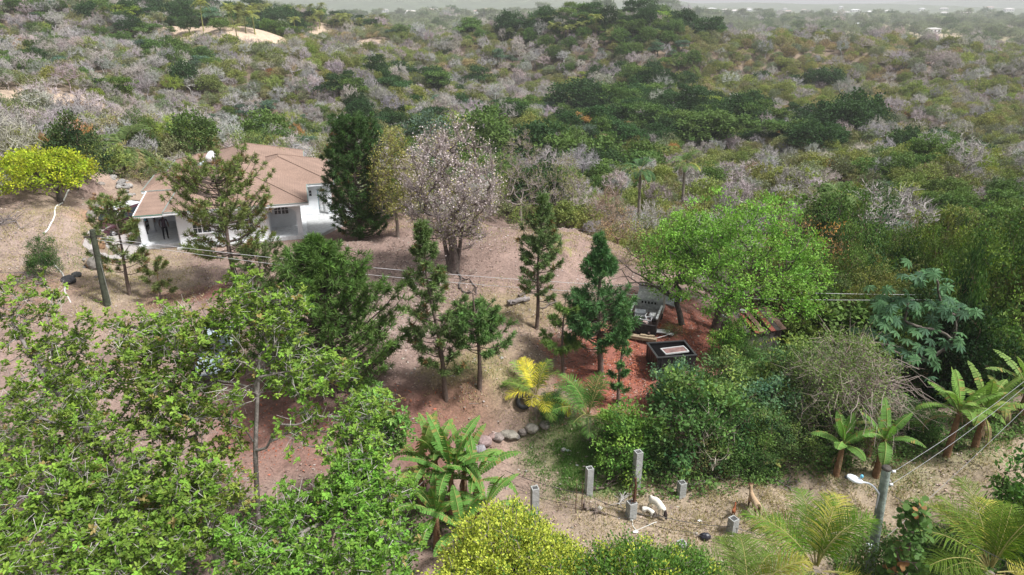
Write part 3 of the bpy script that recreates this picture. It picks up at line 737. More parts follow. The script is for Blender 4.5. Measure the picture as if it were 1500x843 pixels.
# ---- pines
def pine(label, bpx, bpy_, top, r, seed, ntuft=420, shape='cone', low=.25, col=(.075, .125, .04), lean=(0, 0), bare_top=0., nl=24, tl=.27, branch_up=.35, parts=True, layers=None, tr=.10, dead=0.03):
    rs = np.random.RandomState(seed); p = ground(bpx, bpy_); h = height_for(p, top); ntuft = int(ntuft * 1.35); col = np.array(col) * 1.3
    W = MB(); F = MB()
    n = 9; zz = np.linspace(-.2, h, n)
    T = np.c_[lean[0] * (zz / h) + .06 * np.sin(zz * 1.1 + seed), lean[1] * zz / h + .06 * np.cos(zz * .9 + seed), zz]
    W.tube(T, np.linspace(tr * 1.2, tr * .22, n), 7, (.16, .12, .10), 0)
    def tp(z): return np.array([np.interp(z, zz, T[:, i]) for i in range(3)])
    hc = h * (1 - bare_top); z0 = h * low
    tips = []; dirs = []; big = []
    nb = max(12, int(ntuft / 9)); zs = z0 + (hc - z0) * np.sort(rs.uniform(0, 1, nb) ** .85)
    if layers: zs = np.array([z0 + (hc - z0) * (layers[rs.randint(len(layers))] + rs.normal() * .045) for _ in range(nb)]).clip(z0, hc - .05)
    for i, z in enumerate(zs):
        f = (z - z0) / (hc - z0 + 1e-6)
        if shape == 'cone': l = r * (1.02 - f ** 1.15) * (.45 + .55 * min(1, f * 4 + .45))
        elif shape == 'round': l = r * math.sqrt(max(.04, 1 - (abs(f - .42) / .62) ** 2.2))
        elif shape == 'thin': l = r * (.5 + .5 * math.sin(f * 3.1 + .3)) * (1.1 - f * .75)
        else: l = r * (1.05 - .55 * f)
        l *= rs.uniform(.62, 1.12); l = max(l, .18); yaw = i * 2.4 + rs.uniform(-.4, .4)
        up = branch_up + .5 * f + rs.uniform(-.12, .12); m = 5; s = np.linspace(0, 1, m)
        d = np.array([math.cos(yaw), math.sin(yaw), 0])
        P = tp(z)[None] + d[None] * (l * s)[:, None] + np.array([0, 0, 1.])[None] * (l * (up * s * .6 - .18 * s * (1 - s) * 2 + .25 * s ** 2.5))[:, None]
        W.tube(P, np.linspace(tr * .28, .01, m), 4, (.15, .115, .10), 0, cap=False)
        k = int(rs.poisson(max(1.5, 9 * l / max(r, .1) * (ntuft / 9.) / nb)) + 2)
        for j in range(k):
            q = rs.uniform(.35, 1.) ** .8; c = np.array([np.interp(q, s, P[:, a]) for a in range(3)])
            sd = unit(d * rs.uniform(.3, 1) + np.array([-d[1], d[0], 0]) * rs.normal() * .9 + np.array([0, 0, rs.uniform(.15, .9)]))
            ln = rs.uniform(.12, .38) * min(1, l) * (1.25 - .5 * q)
            e = c + sd * ln; strips(W, c[None], e[None], .025, (.15, .115, .10), 0, rs); tips.append(e); dirs.append(unit(sd + np.array([0, 0, rs.uniform(-.25, .5)])))
        tips.append(P[-1]); dirs.append(unit(P[-1] - P[-2] + np.array([0, 0, .1])))
    if not bare_top:
        for q in range(5): tips.append(tp(h - q * .16)); dirs.append(unit(np.array([rs.normal() * .3, rs.normal() * .3, 1])))
    tips = np.array(tips); dirs = np.array(dirs); nt = len(tips); tot = nt * nl
    b = np.repeat(tips, nl, 0) - np.repeat(dirs, nl, 0) * rs.uniform(0, .16, (tot, 1))
    dd = unit(np.repeat(dirs, nl, 0) * rs.uniform(.2, 1.1, (tot, 1)) + rs.normal(size=(tot, 3)) * .52)
    br = rs.uniform(.72, 1.35, nt); br[rs.uniform(size=nt) < .12] *= 1.5
    cc = np.repeat(np.array(col)[None] * br[:, None] * (1 + rs.uniform(-.08, .08, (nt, 3))), nl, 0) * (1 + rs.uniform(-.2, .2, (tot, 1)))
    dm = np.repeat(rs.uniform(size=nt) < dead, nl); cc[dm] = np.array((.2, .12, .05)) * (1 + rs.uniform(-.2, .2, (dm.sum(), 1)))
    leaves(F, b, dd, rand_dir(rs, tot), tl * rs.uniform(.6, 1.05, tot), .034, cc, 0, .4, .05)
    return crown_tree('pine_tree', label, 'pine', p, W, F, M_bark, M_needle, group='pine trees around the yard')
PINES = [
 ('tall dark conical pine right behind the white house porch', 528, 352, 182, 2.15, 1, dict(ntuft=1500, shape='round', low=.02, col=(.05, .095, .03), tr=.16, tl=.33)),
 ('large bushy dark pine with crowded tufts in front of the house', 487, 575, 352, 4.4, 2, dict(ntuft=1900, shape='cone', low=.02, col=(.07, .125, .03), tl=.36, tr=.2, branch_up=.5, dead=0.)),
 ('spreading open pine standing against the white front wall', 347, 412, 256, 3.1, 3, dict(ntuft=760, shape='round', low=.26, col=(.12, .155, .045), lean=(-.3, 0), tr=.14, layers=[.0, .12, .38, .45, .72, .9], dead=.1, tl=.3)),
 ('thin straggly pine beside the concrete drive', 192, 432, 300, 1.5, 4, dict(ntuft=240, shape='round', low=.22, col=(.11, .145, .045), tr=.09, dead=.12, tl=.3)),
 ('slender tall pine left of the pine with the bare top', 655, 585, 330, 1.45, 5, dict(ntuft=560, shape='thin', low=.14, col=(.09, .135, .045), lean=(-.75, 0), tr=.1, dead=.05)),
 ('pine with a bare broken top and one bushy whorl of branches', 703, 571, 430, 1.5, 6, dict(ntuft=360, shape='flat', low=.34, col=(.085, .15, .045), bare_top=.22, tr=.1, dead=0., lean=(-.15, .1))),
 ('slender open pine behind the fallen branch', 785, 482, 286, 1.3, 7, dict(ntuft=520, shape='thin', low=.22, lean=(.22, 0), col=(.10, .15, .055), tr=.09, dead=.04)),
 ('dense two tiered pine on the red leaves beside the wrecked truck', 878, 546, 348, 2.0, 8, dict(ntuft=900, shape='cone', low=.16, col=(.06, .13, .045), tr=.13, lean=(-.3, .2), layers=[.1, .18, .3, .42, .66, .75, .9], tl=.33, dead=0.)),
 ('small sparse light green pine left of the dense pine', 824, 548, 438, .95, 9, dict(ntuft=110, shape='flat', low=.3, col=(.12, .19, .05), bare_top=.08, tr=.07, layers=[.1, .5, .8], dead=0.)),
 ('short feathery pine just right of the dense pine', 906, 592, 448, .6, 10, dict(ntuft=210, shape='cone', low=.1, col=(.075, .15, .05), tr=.07, dead=0.)),
 ('low ragged young pine under the spreading pine', 385, 425, 372, 1.5, 11, dict(ntuft=170, shape='round', low=.08, col=(.08, .11, .04), tr=.07)),
 ('short young pine on the slope behind the drive pine', 236, 440, 385, .9, 12, dict(ntuft=80, shape='round', low=.1, col=(.11, .14, .045), tr=.05, dead=.1)),
]
for a in PINES: pine(*a[:6], **a[6])

# ---- broad leaved trees
def dome_tips(rs, n, r, h, z0, inner=.55, flat=1., ell=1.):
    o = []
    while len(o) < n:
        p = rs.uniform(-1, 1, 3); q = np.linalg.norm(p)
        if q > 1 or q < inner or p[2] < -.25: continue
        o.append((p[0] * r * ell, p[1] * r, z0 + (p[2] + .25) / 1.25 * h))
    return np.array(o)
def lumpy(rs, tips, c, k=9, amp=.25):
    lob = unit(rs.normal(size=(k, 3)) + np.array([0, 0, .4])); q = unit(tips - c)
    s = 1 - amp * .5 + amp * np.max(np.maximum(q @ lob.T, 0) ** 8, 1)
    return c + (tips - c) * s[:, None]

def tree_bright():      # spreading bright green tree over the shed
    rs = np.random.RandomState(21); p = ground(1050, 482); h = height_for(p, 296); W = MB(); F = MB()
    tips = dome_tips(rs, 560, 4.7, h * .72, h * .3, .5); tips = lumpy(rs, tips, np.array([0, 0, h * .45]), 12, .25)
    tips[:, 0] += .6
    dr = grow(W, rs, tips, [(0, 0, -.2), (.05, 0, .6), (.1, .1, 1.3), (.2, 0, 2.0)], .26, (.13, .105, .09), 0, 6, .1, .012, .5, seg=4, near=.8)
    cl = jit(rs, (.19, .36, .06), 560, .28, .08)
    tufts(F, rs, tips, unit(tips - np.array([0, 0, 2.])), 42, .18, .16, .078, cl, 0, .7, .2)
    crown_tree('broadleaf_tree', 'spreading bright green tree over the red roofed shed, widest crown in the yard', 'tree', p, W, F)
tree_bright()
def tree_lean():        # smaller tree leaning beside the wreck
    rs = np.random.RandomState(22); p = ground(1000, 476); W = MB(); F = MB()
    tips = dome_tips(rs, 120, 1.9, 2.2, 1.9, .4); tips[:, 0] += .7; tips[:, 1] += 1.3; tips[:, 2] += 1.0
    dr = grow(W, rs, tips, [(0, 0, -.2), (-.2, 0, .6), (-.4, .1, 1.2), (-.3, .2, 1.9)], .14, (.10, .085, .075), 0, 6, .12, .01, .5, seg=4)
    # long bare limbs reaching left
    for e in ((-3.2, 1.2, 2.4), (-3.8, .6, 2.9), (-2.9, 2.2, 3.6), (-3.4, 1.9, 3.1)):
        a = np.array([-.6, .2, 1.5]); s = np.linspace(0, 1, 7)[:, None]
        P = a + (np.array(e) - a) * s + rs.normal(size=(7, 3)) * .13; W.tube(P, np.linspace(.07, .015, 7), 5, (.10, .085, .075), 0)
        for _ in range(7):
            b = P[rs.randint(2, 7)]; strips(W, b[None], (b + rs.normal(size=3) * .45)[None], .025, (.10, .085, .075), 0, rs)
    tufts(F, rs, tips, dr, 40, .18, .15, .07, jit(rs, (.15, .28, .06), 120, .25, .08), 0, .7, .2)
    crown_tree('broadleaf_tree', 'small dark stemmed tree leaning over the wrecked truck with bare limbs to its left', 'tree', p, W, F)
tree_lean()
def tree_blossom():
    rs = np.random.RandomState(23); p = ground(664, 398); h = height_for(p, 170); W = MB(); F = MB(); n = 460
    tips = dome_tips(rs, n, 2.9, h * .78, h * .22, .3)
    f = (tips[:, 2] - h * .27) / (h * .74); tips[:, :2] *= (.62 + .5 * np.sin(np.clip(f, 0, 1) * 2.6 + .2))[:, None]
    dr = grow(W, rs, tips, [(0, 0, -.2), (.05, 0, 1.2), (.0, .05, 2.2), (-.05, 0, 3.4)], .3, (.17, .14, .125), 0, 6, .06, .01, .5, up=.0, seg=4, near=.5)
    for dx, dy in ((-.35, .1), (.35, .05), (.1, -.3)):
        W.tube([(dx * .5, dy * .5, -.2), (dx, dy, 1.0), (dx * 1.6, dy * 1.5, 2.4), (dx * 2.6, dy * 2, 4)], [.17, .14, .1, .05], 6, (.15, .12, .11), 0)
    k = 24; B = np.repeat(tips, k, 0) - np.repeat(dr, k, 0) * rs.uniform(0, .5, (n * k, 1))
    E = B + unit(np.repeat(dr, k, 0) * .6 + rs.normal(size=(n * k, 3)) * .45 + np.array([0, 0, .5])) * rs.uniform(.25, .75, (n * k, 1))
    strips(W, B, E, .02, jit(rs, (.36, .30, .29), n * k, .2, .05), 0, rs)
    m = n * 14; idx = rs.randint(0, n * k, m); c = E[idx] + rs.normal(size=(m, 3)) * .1
    hi = (c[:, 2] > h * .45)
    cols = np.where(rs.uniform(size=(m, 1)) < .84, np.array([[.68, .58, .61]]), np.array([[.46, .42, .14]])) * (1 + rs.uniform(-.2, .15, (m, 1)))
    cols[~hi & (rs.uniform(size=m) < .6)] = (.25, .26, .1)
    leaves(F, c, rand_dir(rs, m), rand_dir(rs, m), .10, .085, cols, 0)
    crown_tree('blossom_tree', 'tall grey twiggy tree covered in small pale pink blossoms', 'tree', p, W, F, cname='blossoms')
tree_blossom()
def bare_tree(label, bpx, bpy_, top, r, seed, n=200, col=(.24, .20, .18), leafc=None, nleaf=0, tw=.018, name='bare_tree', group=None, low=.25, k=12, tr=.12, tl=.6, ls=.1):
    rs = np.random.RandomState(seed); p = ground(bpx, bpy_) if not hasattr(bpx, '__len__') else np.array([bpx[0], bpx[1], gz1(*bpx)])
    h = height_for(p, top) if top > 0 else -top; W = MB(); F = MB()
    tips = dome_tips(rs, n, r, h * (1 - low), h * low, .3)
    dr = grow(W, rs, tips, [(0, 0, -.2), (.04, 0, h * .12), (0, .05, h * .25)], tr, col, 0, 5, .09, .008, .5, seg=4)
    B = np.repeat(tips, k, 0) - np.repeat(dr, k, 0) * rs.uniform(0, .4, (n * k, 1))
    E = B + unit(np.repeat(dr, k, 0) * .6 + rs.normal(size=(n * k, 3)) * .5 + np.array([0, 0, .35])) * rs.uniform(.2, tl, (n * k, 1))
    strips(W, B, E, tw, jit(rs, np.array(col) * 1.35, n * k, .2, .05), 0, rs)
    t = thing(name, label, 'tree', p, 0., group); W.obj('trunk', M_barkf, t)
    if nleaf:
        idx = rs.randint(0, n * k, nleaf); c = E[idx] + rs.normal(size=(nleaf, 3)) * .08
        leaves(F, c, rand_dir(rs, nleaf), unit(rs.normal(size=(nleaf, 3)) + np.array([0, 0, .8])), ls, ls * .7, jit(rs, leafc, nleaf, .25, .1), 0); F.obj('crown', M_leaf, t)
    return t
bare_tree('thin tree with yellow green leaves left of the blossom tree', 582, 348, 183, 1.6, 31, 240, (.2, .165, .14), (.32, .31, .10), 6500, tr=.1, ls=.12)
bare_tree('bare grey tree with forked stems right of the blossom tree', 762, 330, 190, 2.6, 32, 220, (.24, .205, .19), (.26, .27, .10), 1800, tr=.14)
bare_tree('second bare tree past the blossom tree, with a few yellowish leaves', 825, 326, 225, 2.2, 33, 180, (.24, .2, .18), (.27, .29, .09), 2600)
bare_tree('small dead whitish branched tree standing up through the centre thicket', 1022, 672, 590, 1.7, 36, 60, (.38, .33, .28), k=6, tr=.06, tw=.016)
bare_tree('dead pale twiggy shrub at the back of the right hand growth', 1180, 462, 385, 1.4, 37, 90, (.36, .31, .29), k=8, tr=.06)
bare_tree('bare tan twiggy tree behind the crest of the yard, above the truck', 885, 345, 272, 1.9, 34, 190, (.27, .2, .16), (.28, .2, .1), 500)
bare_tree('pale dead tree with crooked white limbs in the right hand scrub', (30.5, 58.), 205, 262 and -6.5, 2.2, 35, 60, (.42, .39, .37), k=5, tw=.03) if False else None
bare_tree('grey leafless tree with fine twigs behind the bright green tree', 1185, 430, 285, 2.6, 36, 240, (.3, .265, .26), tr=.14) if False else None

# ---- bush kit : a few full size bushes, copied with their own size and colour
def kit_bush(seed, n, r, h, leaf, k, sc_, z0=.1, inner=.55, upb=.7, lump=.28, hang=0., six=False, wid=.5):
    rs = np.random.RandomState(seed); W = MB(); F = MB()
    tips = dome_tips(rs, n, r, h * .95, z0 * h, inner); tips = lumpy(rs, tips, np.array([0, 0, h * .45]), 10, lump)
    if hang:
        th = np.arctan2(tips[:, 1], tips[:, 0]); fz = tips[:, 2] / h
        fold = 1 - .34 * np.abs(np.sin(th * 3.5 + seed + 2 * np.sin(fz * 4))) * (1 - .5 * fz); tips[:, :2] *= fold[:, None]; tips[:, 2] *= (1 - .22 * np.abs(np.sin(th * 2.5 + seed)) )
        m = rs.uniform(size=n) < .5; tips[m, 2] *= rs.uniform(.3, .9, m.sum())
    dr = grow(W, rs, tips, [(0, 0, -.2), (.03, 0, h * .07), (.02, .03, h * .16)], .035 * r + .03, (.8, .7, .62), 0, 5, .1, .008, .5, seg=3)
    out = unit(tips - np.array([0, 0, h * .3])); 
    if hang: out[:, 2] -= hang
    kk = 3; B = np.repeat(tips, kk, 0); E = B + rand_dir(rs, n * kk) * .35 * sc_; strips(W, B, E, .014, (.75, .68, .62), 0, rs)
    pv = waves(tips[:, 0] * 2, tips[:, 2] * 2 + tips[:, 1], [(.4, seed, 2.1, .5), (1.7, 1, 1.3, .4), (2.6, 2, 3.4, .4)]); cl = jit(rs, (1, 1, 1), n, .36, .1) * (1 + .38 * pv)[:, None] * np.c_[1 + .25 * pv, 1 + .05 * pv, 1 - .15 * pv]; cl = np.clip(cl, .3, 2.6)
    tufts(F, rs, tips, out, k, sc_, leaf, leaf * wid, cl, 0, upb, .28, six=six)
    return W.mesh('bush_wood', M_twig), F.mesh('bush_leaves', M_scrub)
KIT = {'bigvine': [kit_bush(s, 620, 3.4, 6.2, .15, 54, .22, inner=.62, hang=.6, upb=.4, lump=.45) for s in (59, 60)],
       'broad': [kit_bush(s, 170, 1.6, 2.6, .15, 38, .16, inner=.4, lump=.55) for s in (51, 52)],
       'fine': [kit_bush(s, 260, 1.6, 2.4, .085, 50, .15, inner=.4, lump=.5) for s in (53, 54)],
       'vine': [kit_bush(s, 260, 1.6, 2.9, .13, 46, .16, inner=.6, hang=.5, upb=.4, lump=.4) for s in (55, 56)],
       'thin': [kit_bush(s, 150, 1.6, 2.4, .09, 16, .16, inner=.3) for s in (57, 58)]}
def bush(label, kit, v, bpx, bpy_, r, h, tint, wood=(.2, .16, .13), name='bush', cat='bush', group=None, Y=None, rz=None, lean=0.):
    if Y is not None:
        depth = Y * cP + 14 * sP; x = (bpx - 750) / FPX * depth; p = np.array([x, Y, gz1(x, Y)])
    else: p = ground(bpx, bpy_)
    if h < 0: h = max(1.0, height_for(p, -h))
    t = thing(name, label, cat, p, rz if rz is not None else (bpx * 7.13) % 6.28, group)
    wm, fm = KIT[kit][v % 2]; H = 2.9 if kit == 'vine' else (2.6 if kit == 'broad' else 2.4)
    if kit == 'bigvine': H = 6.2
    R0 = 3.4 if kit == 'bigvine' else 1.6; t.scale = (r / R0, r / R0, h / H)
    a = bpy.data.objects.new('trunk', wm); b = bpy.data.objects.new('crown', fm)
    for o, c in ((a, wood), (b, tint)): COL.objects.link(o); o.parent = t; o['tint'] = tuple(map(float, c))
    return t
G1 = (.15, .29, .06); G2 = (.12, .225, .065); G3 = (.17, .26, .085); BLU = (.15, .27, .15); DK = (.045, .095, .03); OLV = (.17, .20, .06); VIN = (.13, .20, .04)
BUSHES = [
 # centre thicket, front edge
 ('glossy green bush behind the tallest concrete pillar', 'broad', 0, 915, 672, 1.4, -604, G1),
 ('tall green bush at the middle of the centre thicket', 'broad', 1, 1003, 662, 2.1, -562, G2),
 ('low dark bush at the foot of the centre thicket', 'fine', 0, 962, 684, 1.1, 1.7, DK),
 ('blue green bush in front of the black container', 'broad', 0, 985, 596, 1.1, -534, BLU),
 ('leafy bush right of the black container', 'broad', 1, 1060, 610, 1.7, -535, G3),
 ('dark green bush at the right of the centre thicket', 'fine', 1, 1072, 672, 1.8, -588, G2),
 ('fine leaved bush left of the goat at the thicket edge', 'fine', 0, 1138, 664, 1.5, -598, G3),
 ('grey green bush on the thicket edge behind the young banana', 'thin', 1, 1188, 648, 1.4, -594, (.22, .24, .13)),
 ('blue green bush in the middle of the thicket', 'broad', 0, 1110, 640, 1.7, -560, BLU),
 ('bright green shrub in front of the shed', 'broad', 1, 1066, 535, 1.0, -480, (.14, .27, .055)),
 ('rounded light green bush on the right of the shed', 'broad', 0, 1150, 520, 1.4, -432, (.15, .27, .06)),
 ('low vine bush left of the dry tangle', 'vine', 0, 1150, 610, 1.8, -500, G3),
 ('green vine mound growing over the top of the dry tangle', 'vine', 1, 1205, 0, 2.2, -500, (.16, .25, .07)),
 ('thin green bush at the left of the dry tangle', 'thin', 1, 1160, 625, 1.2, -545, (.24, .30, .12)),
 ('leafy bush hanging over the right side of the shed roof', 'broad', 0, 1134, 512, 1.1, -462, (.15, .29, .06)),
 ('green bush hiding the front wall of the shed', 'fine', 1, 1103, 545, .9, -498, (.11, .21, .055)),
 ('low vine bush spread below the shed', 'vine', 1, 1110, 570, 1.5, -525, G2),
 ('green vine mound at the right of the dry tangle', 'vine', 1, 1292, 628, 1.6, -580, G2),
 ('compact dark bush behind the first banana plants', 'fine', 1, 1342, 642, 1.0, -592, (.08, .17, .045)),
 ('dark scrub behind the right hand banana row', 'fine', 0, 1215, 640, 1.5, -582, DK),
 # tall vine covered growth on the right
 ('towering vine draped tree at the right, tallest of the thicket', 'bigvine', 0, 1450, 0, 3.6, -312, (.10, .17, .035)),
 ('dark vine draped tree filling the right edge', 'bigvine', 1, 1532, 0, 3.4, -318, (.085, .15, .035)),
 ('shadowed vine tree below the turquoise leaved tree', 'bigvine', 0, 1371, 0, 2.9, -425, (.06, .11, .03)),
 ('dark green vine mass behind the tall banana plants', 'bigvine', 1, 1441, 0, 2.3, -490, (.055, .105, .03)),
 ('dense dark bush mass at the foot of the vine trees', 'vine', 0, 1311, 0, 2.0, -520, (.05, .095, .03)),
 ('olive vine covered tree left of the turquoise leaved tree', 'bigvine', 1, 1290, 0, 3.0, -378, OLV),
 ('vine covered tree with yellow green top at the upper right', 'bigvine', 0, 1350, 0, 2.9, -315, VIN),
 ('yellow green vine covered tree nearer the right edge', 'bigvine', 1, 1420, 0, 2.9, -308, (.13, .20, .045)),
 ('olive bush between the bright tree and the vine trees', 'bigvine', 0, 1225, 0, 2.6, -400, (.13, .17, .06)),
 ('rusty orange shrub beside the bright green tree', 'thin', 0, 1195, 0, 2.6, -338, (.36, .21, .09)),
 ('second rusty orange shrub, right of the bright green tree', 'thin', 1, 1160, 0, 2.4, -325, (.34, .24, .09)),
 ('green bush just right of the bright tree crown', 'fine', 0, 1215, 0, 2.2, -375, (.12, .20, .05)),
 ('dark green flat bush behind the yellow green vines', 'fine', 1, 1265, 0, 3.2, -290, (.09, .17, .045)),
 # left and back of the yard
 ('dark green shrub tipped with rust red seed heads behind the lime green tree', 'broad', 1, 112, 262, 2.2, -180, (.075, .12, .045)),
 ('rounded dark green bush behind the house palm', 'fine', 0, 205, 232, 2.2, -165, (.09, .15, .045)),
 ('small dark green shrub on the dry left slope', 'fine', 1, 66, 400, .95, -350, (.06, .14, .035)),
 ('low grass green shrub at the foot of the house palm', 'thin', 0, 205, 268, 1.9, -235, (.22, .25, .09)),
 ('light green bush behind the house roof', 'fine', 0, 385, 268, 2.6, -192, (.2, .27, .1)),
 ('olive bush past the right end of the house roof', 'thin', 1, 478, 262, 2.0, -205, (.27, .28, .11)),
 ('small lime green tree among the grey trees past the crest', 'fine', 0, 860, 336, .95, -280, (.2, .34, .04)),
 ('narrow dark green tree among the grey trees past the crest', 'fine', 1, 790, 300, .8, -240, (.045, .10, .025)),
 ('low yellow green bush at the top of the yard', 'thin', 1, 775, 335, 1.5, -300, (.23, .31, .08)),
 ('straw coloured bush on the upper edge of the yard', 'thin', 0, 905, 358, 1.9, -305, (.34, .25, .16)),
 ('pale green bush above the wrecked truck', 'thin', 1, 945, 390, 1.5, -315, (.24, .3, .1)),
 ('yellowish thin bush at the front of the centre thicket', 'thin', 0, 1030, 690, 1.2, -640, (.26, .27, .12)),
 ('pale green shrub beside the tallest pillar, in the thicket edge', 'broad', 1, 958, 680, .9, -628, (.19, .32, .09)),
 ('dark fine leaved bush at the right foot of the centre thicket', 'fine', 1, 1105, 690, 1.0, 1.4, (.08, .15, .045)),
 ('low green plants growing round the wreck', 'thin', 0, 985, 490, .7, .6, (.13, .2, .06)),
 # bottom right corner
 ('dark mango tree at the lower right corner', 'broad', 0, 1500, 835, 2.0, -688, (.085, .185, .045)),
 ('low dark green bush under the sea grape', 'broad', 1, 1385, 900, 1.6, -800, (.07, .13, .04)),
 ('green undergrowth at the foot of the tall utility pole', 'fine', 0, 1300, 930, 1.7, -812, (.08, .14, .045)),
]
YB = {1205: 27.5, 1450: 33.5, 1532: 32, 1371: 32.5, 1441: 30.5, 1311: 30, 1290: 37, 1350: 42, 1420: 39, 1225: 36, 1195: 41, 1160: 43, 1215: 38.5, 1265: 47}
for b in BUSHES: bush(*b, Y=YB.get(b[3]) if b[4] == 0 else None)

def tree_lime():
    rs = np.random.RandomState(24); p = ground(88, 296); h = height_for(p, 217); W = MB(); F = MB(); n = 230
    tips = dome_tips(rs, n, 3.2, h * .66, h * .36, .5); tips = lumpy(rs, tips, np.array([0, 0, h * .5]), 9, .25); tips[:, 0] -= .3
    grow(W, rs, tips, [(0, 0, -.2), (.05, 0, .4), (.0, .1, .9)], .17, (.12, .1, .085), 0, 5, .1, .012, .5, seg=4)
    tufts(F, rs, tips, unit(tips - np.array([0, 0, 1.])), 34, .22, .2, .11, jit(rs, (.36, .43, .035), n, .38, .12), 0, .8, .28)
    crown_tree('broadleaf_tree', 'low wide lime yellow tree on the left slope above the drive', 'tree', p, W, F)
tree_lime()

# ---- dry tangle
def dry_tangle():
    rs = np.random.RandomState(25); p = ground(1225, 640); W = MB(); h = height_for(p, 492); n = 300
    tips = dome_tips(rs, n, 2.4, h * .8, h * .2, .5)
    dr = grow(W, rs, tips, [(0, 0, -.2), (.05, 0, .3), (.0, .1, .6)], .16, (.22, .17, .135), 0, 5, .16, .012, .5, up=.5, seg=4)
    k = 9; B = np.repeat(tips, k, 0) + rs.normal(size=(n * k, 3)) * .15
    E = B + unit(rs.normal(size=(n * k, 3)) + np.array([0, 0, -.3])) * rs.uniform(.3, 1.0, (n * k, 1)); strips(W, B, E, .014, jit(rs, (.34, .28, .24), n * k, .25, .05), 0, rs)
    for _ in range(60):
        a = rs.uniform(-2.2, 1.2); el = rs.uniform(-.3, .9); s = np.linspace(0, 1, 7)[:, None]; l = rs.uniform(2.2, 3.8)
        e = np.array([math.cos(a) * l, math.sin(a) * l, h * .35 + el * 1.6]); P = np.array([0, 0, h * .35]) + (e - np.array([0, 0, h * .35])) * s + rs.normal(size=(7, 3)) * .16 + np.array([0, 0, 1]) * np.sin(s * 3.1) * .9
        W.tube(P, np.linspace(.024, .006, 7), 4, np.array((.36, .30, .26)) * rs.uniform(.7, 1.15), 0)
    F = MB(); sel = tips[(tips[:, 0] < .6) | (tips[:, 2] > h * .7)]; tufts(F, rs, sel, rand_dir(rs, len(sel)), 38, .26, .1, .06, (.17, .25, .07), 0)
    crown_tree('dead_shrub', 'big dry tangle of leafless brown stems in the thicket', 'shrub', p, W, F, M_barkf, tname='stems')
dry_tangle()

# ---- turquoise leaved tree with hand shaped leaves
def trumpet_tree():
    rs = np.random.RandomState(26); x = (1345 - 750) / FPX * 34.5; p = np.array([x, 28.5, gz1(x, 28.5)]); W = MB(); F = MB()
    T = [(1300, 455), (1345, 398), (1330, 440), (1375, 430), (1385, 455), (1290, 475), (1400, 470), (1350, 480), (1280, 500), (1345, 510), (1360, 530), (1310, 440), (1365, 405), (1325, 470), (1395, 500), (1320, 520), (1405, 445), (1295, 440)]
    tips = np.array([at(a, b, p[1] + rs.uniform(-1.6, .2)) - p for a, b in T])
    grow(W, rs, tips, [(0, 0, -.2), (0, 0, 1.), (-.1, 0, 2.), (-.2, 0, 3.)], .14, (.15, .13, .11), 0, 5, .06, .03, .5, seg=4)
    for t in tips:
        for j in range(8):
            c = t + rs.normal(size=3) * np.array([.42, .42, .3]); ax = unit(np.array([rs.normal() * .4, rs.normal() * .4 - .35, 1])); u = unit(np.cross(ax, [1, .2, 0])); v = np.cross(ax, u)
            a = np.arange(8) * 2 * math.pi / 8 + rs.uniform(0, 1); d = unit(u[None] * np.cos(a)[:, None] + v[None] * np.sin(a)[:, None] - ax[None] * .35)
            leaves(F, np.repeat(c[None], 8, 0), d, np.repeat(ax[None], 8, 0), .36, .13, jit(rs, (.10, .205, .09) if rs.uniform() < .6 else (.08, .16, .09), 8, .12, .04), 0, .6, .15)
    crown_tree('trumpet_tree', 'tree with hand shaped pale turquoise leaves in front of the dark vines', 'tree', p, W, F)
trumpet_tree()

